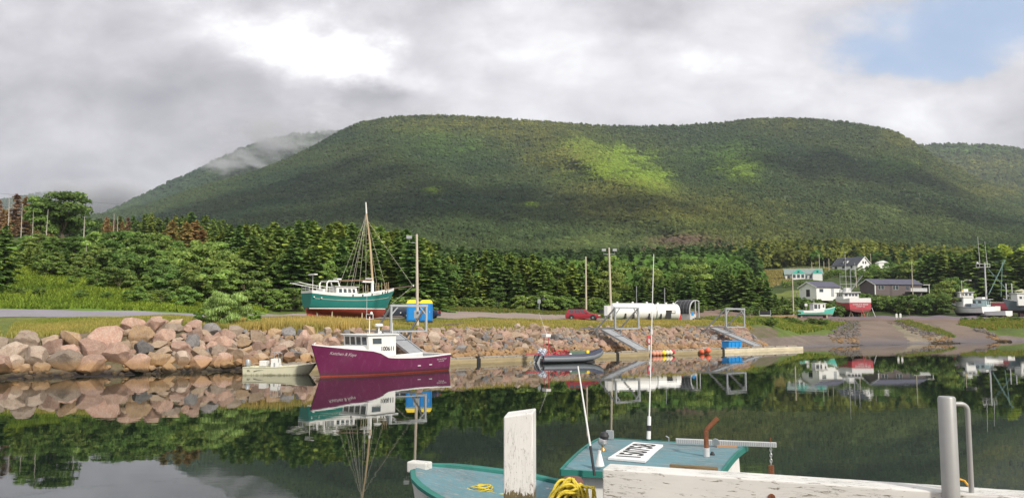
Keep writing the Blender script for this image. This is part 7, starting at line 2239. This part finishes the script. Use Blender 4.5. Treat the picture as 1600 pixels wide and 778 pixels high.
sp = []
for k in range(20):
    sp.append((-.03 + r.uniform(-.06, .04), -.12 + r.uniform(-.02, .13), r.uniform(.08, .18), r.uniform(-.09, .03), -.03, r.uniform(.15, .27), r.uniform(0, 6), 18))
rope_heap('yellow_rope_heap', (xb, Yb, 2.53), sp, 0, M['rope_yellow'], 'thick yellow rope thrown over the bollard left of the white beam', .0115)
mb = MB()
for k in range(8):
    x_ = .02 + .021 * k + r.uniform(-.012, .012)
    pts = [Vector((xb + x_ - .12, Yb - .12, 2.70)), Vector((xb + x_ - .04, Yb - .14, 2.77 - .01 * k)), Vector((xb + x_, Yb - .17, 2.70)), Vector((xb + x_ + .01, Yb - .18, 2.58)), Vector((xb + x_ + .005 * k, Yb - .19, 2.42))]
    pts = [q + Vector((r.uniform(-.012, .012), r.uniform(-.02, .02), r.uniform(-.012, .012))) for q in pts]; mb.tube(pts, .0115, 8)
    st = []
    for q_ in range(80):
        t_ = q_ / 20; i_ = min(int(t_), 3); q = pts[i_].lerp(pts[i_ + 1], t_ - i_); a2 = t_ * 8; st.append(q + Vector((math.cos(a2), math.sin(a2) * .8, .3 * math.sin(a2))) * .007)
    mb.tube(st, .006, 5)
o = mb.build('hanging_rope_bights', M['rope_yellow'], smooth=True, recalc=False); tag(o, 'yellow rope strands hanging down the front of the bollard', 'rope')

# ---- the weathered boat alongside
bow = onz(640, 731, 2.1); rc = Vector((1.76, 9.78, 0))
hd_ = Vector((bow.x - rc.x, bow.y - rc.y, 0)).normalized()
Lb = 7.6; bow.x += .07; stern = Vector((bow.x, bow.y, 0)) - hd_ * Lb
root = empty('fishing_boat', (stern.x, stern.y, 0), math.atan2(hd_.y, hd_.x), 'old weathered teal fishing boat with low cabin roof numbered 150758 tied at the wharf', 'boat')
H5 = Hull([(0, 1.15, 1.05, 1.0, -.35), (2, 1.4, 1.1, 1.2, -.45), (3.6, 1.48, 1.3, 1.2, -.5), (5, 1.42, 1.62, .95, -.5), (6.2, 1.16, 1.86, .50, -.5), (6.9, .86, 1.97, .22, -.48), (7.35, .50, 2.05, .08, -.45), (7.6, .07, 2.1, .03, -.4)], rake=.5, n=44)
M['hullw'] = paintwood('flaking_white_hull', (.66, .66, .63), (.28, .27, .24), 6.0, (1, 7, 7), .60)
hl = H5.shell(root, [M['hullw'], M['hullw'], M['redbottom']])
mb = MB(); H5.deck(mb, 3.3, 7.52, .0, .06, .03, n=24); mb.build('foredeck', M['tealdeck'], root)
mb = MB(); H5.well(mb, .1, 3.3, .5, .12); mb.build('cockpit', M['tealdeck'], root)
mb = MB(); H5.rail(mb, 0, 7.5, .10, .05, .005, n=36); mb.build('toe_rail', M['tealtrim'], root, bevel=.006)
MB().box(7.36, 7.68, -.085, .085, 2.05, 2.20).build('stem_head', M['flakeH'], root, bevel=.02)
MB().prism([(7.56, -.03, 2.08), (7.65, -.03, 2.08), (7.28, -.03, .2), (7.15, -.03, .2)], (0, .06, 0)).build('stem_post', M['flakeH'], root)
inv = root.matrix_basis.inverted() if False else (Matrix.Translation(root.location) @ Matrix.Rotation(root.rotation_euler[2], 4, 'Z')).inverted()
def loc(p_): return inv @ Vector(p_)
ZR = 2.45
q = [loc(onz(877, 734, ZR)), loc(onz(1122, 747, ZR)), loc(onz(1167, 697, ZR)), loc(onz(940, 684, ZR))]   # near front, near aft, far aft, far front
th = .055
mb = MB(); top = [Vector((p_.x, p_.y, ZR)) for p_ in q]
ctr = sum(top, Vector()) / 4
rows = []
n = 10
for i in range(n + 1):
    rw = []
    for j in range(n + 1):
        p_ = top[0].lerp(top[1], i / n).lerp(top[3].lerp(top[2], i / n), j / n); p_.z += .05 * (1 - (2 * j / n - 1) ** 2); rw.append(p_)
    rows.append(rw)
mb.loft(rows, closed=False, caps=False); mb.build('cabin_roof', M['tealdeck'], root, smooth=True)
mb = MB()
ed = [(0, 1), (1, 2), (2, 3), (3, 0)]
for a_, b_2 in ed:
    pa, pb = top[a_], top[b_2]
    if (a_, b_2) in ((1, 2), (3, 0)):
        cells = [pa.lerp(pb, k / n) + Vector((0, 0, .05 * (1 - (2 * (k / n) - 1) ** 2))) for k in range(n + 1)]
        for c1, c2 in zip(cells[:-1], cells[1:]): mb.bar(c1 + Vector((0, 0, -.022)), c2 + Vector((0, 0, -.022)), .035, .07)
    else: mb.bar(pa - Vector((0, 0, .025)), pb - Vector((0, 0, .025)), .035, .07)
mb.build('roof_trim', M['tealtrim'], root)
def inset(p_, f=.13): return Vector((p_.x + (ctr.x - p_.x) * f, p_.y + (ctr.y - p_.y) * f, 0))
b4 = [inset(p_, .10) for p_ in top]
b4b = [inset(p_, .04) for p_ in top]
mb = MB(); z0_ = 1.0
vv = [Vector((b4b[0].x, b4b[0].y, z0_)), Vector((b4b[1].x, b4b[1].y, z0_)), Vector((b4b[2].x, b4b[2].y, z0_)), Vector((b4b[3].x, b4b[3].y, z0_))] + [Vector((p_.x, p_.y, ZR - .05)) for p_ in b4]
mb.hexa(vv); mb.build('cabin_wall', M['flakeB'], root)
# number board on the roof
def roofpt(px, py, dz=.0):
    p_ = loc(onz(px, py, ZR + .045)); p_.z = ZR + .052 + dz; return p_
s4 = [roofpt(950, 717), roofpt(1008, 722), roofpt(1036, 696.5), roofpt(990, 692)]
MB().hexa([p_ - Vector((0, 0, .012)) for p_ in s4] + [p_ + Vector((0, 0, .012)) for p_ in s4]).build('number_board', mat('white_number_board', (.74, .74, .74), .5, dirt=.2), root)
up_ = ((s4[0] + s4[3]) / 2 - (s4[1] + s4[2]) / 2); al = ((s4[3] + s4[2]) / 2 - (s4[0] + s4[1]) / 2)
mt4 = face_m((s4[0] + s4[1] + s4[2] + s4[3]) / 4 + Vector((0, 0, .014)), al, up_)
if (mt4.to_3x3() @ Vector((0, 0, 1))).z < 0: mt4 = face_m((s4[0] + s4[1] + s4[2] + s4[3]) / 4 + Vector((0, 0, .014)), al, -up_)
text_obj('roof_number', '150758', up_.length * .96, M['black'], root, mt4, extrude=.002, squash=al.length * .93 / (up_.length * .96 * 3.25))
# fittings on the roof
p0 = roofpt(942, 705)
f_ = MB().lathe(p0 + Vector((0, 0, 0)), [(.035, 0), (.03, .03), (.012, .05), (.012, .09)], 14).build('searchlight_base', mat('brass', (.45, .30, .12), .4, .8), root, smooth=True)
MB().lathe(p0 + Vector((0, 0, .12)), [(.015, -.06), (.055, -.03), (.062, .0), (.05, .04)], 18).build('searchlight', M['chrome'], root, smooth=True)
MB().lathe(p0 + Vector((-.02, 0, .19)), [(.05, -.04), (.062, 0), (.045, .04), (.01, .055)], 18).build('searchlight_cap', M['dark'], root, smooth=True)
p0 = roofpt(937, 728); MB().lathe(p0, [(.055, 0), (.05, .02), (.022, .13), (.018, .14), (.02, .17)], 16).build('horn', M['white'], root, smooth=True)
p0 = roofpt(953, 683, -.02); MB().box(p0.x - .05, p0.x + .05, p0.y - .03, p0.y + .03, p0.z, p0.z + .11).build('corner_bracket', M['galv'], root)
p0 = roofpt(929, 735, -.04); pt_ = loc(at(903, 572, 9.3)); MB().tube([p0 - Vector((0, 0, .02)), p0.lerp(pt_, .25)], .016, 8).build('rod_holder', M['dark'], root); MB().tube([p0.lerp(pt_, .2), pt_], [.012, .008], 8).build('white_rod', M['white'], root)
p0 = roofpt(1013.5, 684, -.02); P1 = loc(at(1014.5, 650, 11.35)); P2 = loc(at(1018, 520, 11.4)); P3 = loc(at(1021.5, 397, 11.5))
MB().tube([p0, P1], [.030, .026], 12).build('antenna_base', M['white'], root, smooth=True)
MB().tube([p0.lerp(P1, .36), p0.lerp(P1, .60)], .0315, 12).build('antenna_clamp', M['dark'], root)
MB().tube([p0.lerp(P1, .9), P2, P3], [.0105, .008, .0045], 8).build('whip_antenna', M['white'], root)
MB().tube([P2 - Vector((0, 0, .02)), P2 + Vector((0, 0, .05))], .016, 8).build('antenna_ferrule', M['white'], root)
p0 = roofpt(1045, 690); MB().tube([p0, p0 + Vector((0, 0, .05)), p0 + Vector((.04, 0, .07))], .01, 6).build('eye_bolt', M['chrome'], root)
a_, b_2 = roofpt(1056, 693, .035), loc(at(1213, 694.5, 10.55)); 
mb = MB(); mb.bar(a_, b_2, .05, .06); mb.build('hauler_boom', M['greydeck'], root)
mb = MB(); n = 46
for k in range(n): c_ = a_.lerp(b_2, (k + .5) / n); mb.bar(c_ + Vector((0, .0265, -.024)), c_ + Vector((0, .0265, .024)), .012)
mb.build('boom_teeth', M['galv'], root)
b1, b3 = roofpt(1104, 713, -.01), None
pp = b1 + Vector((0, 0, .32)); dirr = loc(at(1128, 657, 9.9)) - loc(at(1110, 676, 9.9))
MB().tube([b1, b1 + Vector((0, 0, .11))], .038, 14).build('exhaust_collar', M['greydeck'], root)
MB().tube([b1 + Vector((0, 0, .08)), pp, pp + dirr.normalized() * .03, pp + dirr.normalized() * .21], [.029, .028, .030, .029], 14).build('exhaust_pipe', M['rust'], root, smooth=True, recalc=False)
MB().lathe(b1 + Vector((-.05, -.12, -.0)), [(.03, 0), (.03, .02), (.012, .05)], 10).build('deck_fitting', M['dark'], root)
c0, c1 = a_.lerp(b_2, .42), a_.lerp(b_2, .62); MB().bar(c0 - Vector((0, -.05, .05)), c1 - Vector((0, -.05, .05)), .05, .04).build('wooden_block', mat('varnished_block', (.40, .24, .14), .7), root)
MB().lathe(c0 + Vector((.02, .02, .0)), [(.05, -.02), (.055, 0), (.05, .02)], 12, axis='y').build('boom_shackle', M['chrome'], root)
e1 = a_.lerp(b_2, .945)
mb = MB()
for k in range(7):
    z_ = e1.z - .03 - .036 * k; ax = Vector((1, 0, 0)) if k % 2 else Vector((0, 1, 0))
    mb.tube([e1 * 1 + Vector((0, 0, z_ - e1.z)) + (ax * math.cos(t_) * .012 + Vector((0, 0, math.sin(t_) * .026))) for t_ in np.linspace(0, 2 * math.pi, 9)], .006, 5)
mb.build('chain', M['chrome'], root, recalc=False)
zb_ = e1.z - .28; MB().hexa([Vector((e1.x + sx * .035, e1.y + sy * .02, zb_ - .14 + sz)) for sz in (0, .16) for sx, sy in ((-1, -1), (1, -1), (1, 1), (-1, 1))]).build('pulley_block', M['rust'], root, bevel=.015)
MB().tube([(e1.x, e1.y, e1.z), (e1.x, e1.y, e1.z + .09)], .007, 6).build('boom_pin', M['rust'], root)
# foredeck clutter
def deckpt(px, py, z): p_ = loc(onz(px, py, z)); return p_
p0 = deckpt(869, 752, 1.82); MB().box(p0.x - .07, p0.x + .07, p0.y - .07, p0.y + .07, 1.72, 1.84).build('small_hatch', M['greydeck'], root, bevel=.01)
p0 = deckpt(858, 766, 1.80); MB().prism([(p0.x - .14, p0.y, 1.80), (p0.x + .12, p0.y - .02, 1.80), (p0.x + .02, p0.y + .16, 1.82)], (0, 0, .03)).build('anchor_fluke', M['galv'], root); MB().tube([(p0.x + .3, p0.y + .02, 1.80), (p0.x - .02, p0.y + .05, 1.84)], .014, 6).build('anchor_shank', M['galv'], root)
MB().box(3.25, 3.4, -1.3, 1.3, 1.25, 1.5).build('coaming', M['tealtrim'], root)
p0 = deckpt(752, 766, 1.86)
MB().box(p0.x - .34, p0.x + .30, p0.y - .16, p0.y + .18, 1.80, 1.885).build('green_mat', M['tealtrim'], root, bevel=.01)
wp = onz(752, 766, 1.93)
mb = MB(); r = random.Random(5)
for k in range(9):
    cx, cy = wp.x + r.uniform(-.05, .03), wp.y + r.uniform(-.05, .05); ra, rb = r.uniform(.07, .15), r.uniform(.05, .12); ph = r.uniform(0, 6)
    mb.tube([Vector((cx + ra * math.cos(t_), cy + rb * math.sin(t_), 1.90 + .012 * k + .012 * math.sin(2 * t_ + ph))) for t_ in np.linspace(ph, ph + 5.6, 22)], .0085, 6)
for k in range(3): mb.tube([Vector((wp.x + .05, wp.y - .02 * k, 1.95)), Vector((wp.x + .22, wp.y - .06 - .03 * k, 1.91)), Vector((wp.x + .45 + .1 * k, wp.y - .02 * k, 1.90))], .0085, 6)
mb.tube([Vector((wp.x - .05, wp.y - .05, 1.95)), Vector((wp.x - .12, wp.y - .22, 1.91)), Vector((wp.x - .22, wp.y - .3, 1.90))], .0085, 6)
o = mb.build('yellow_rope_coil', M['rope_yellow'], smooth=True, recalc=False); tag(o, 'thin yellow rope coil lying on the teal foredeck left of the tall post', 'rope')
# power line through the trees on the left slope
mb = MB(); mb.tube([Vector((-110, 118, 26)), Vector((-70, 126, 22.8)), Vector((-30, 136, 20.6))], .014, 4)
tag(mb.build('power_line', M['dark'], recalc=False), 'single dark overhead wire crossing the left hillside', 'cable')
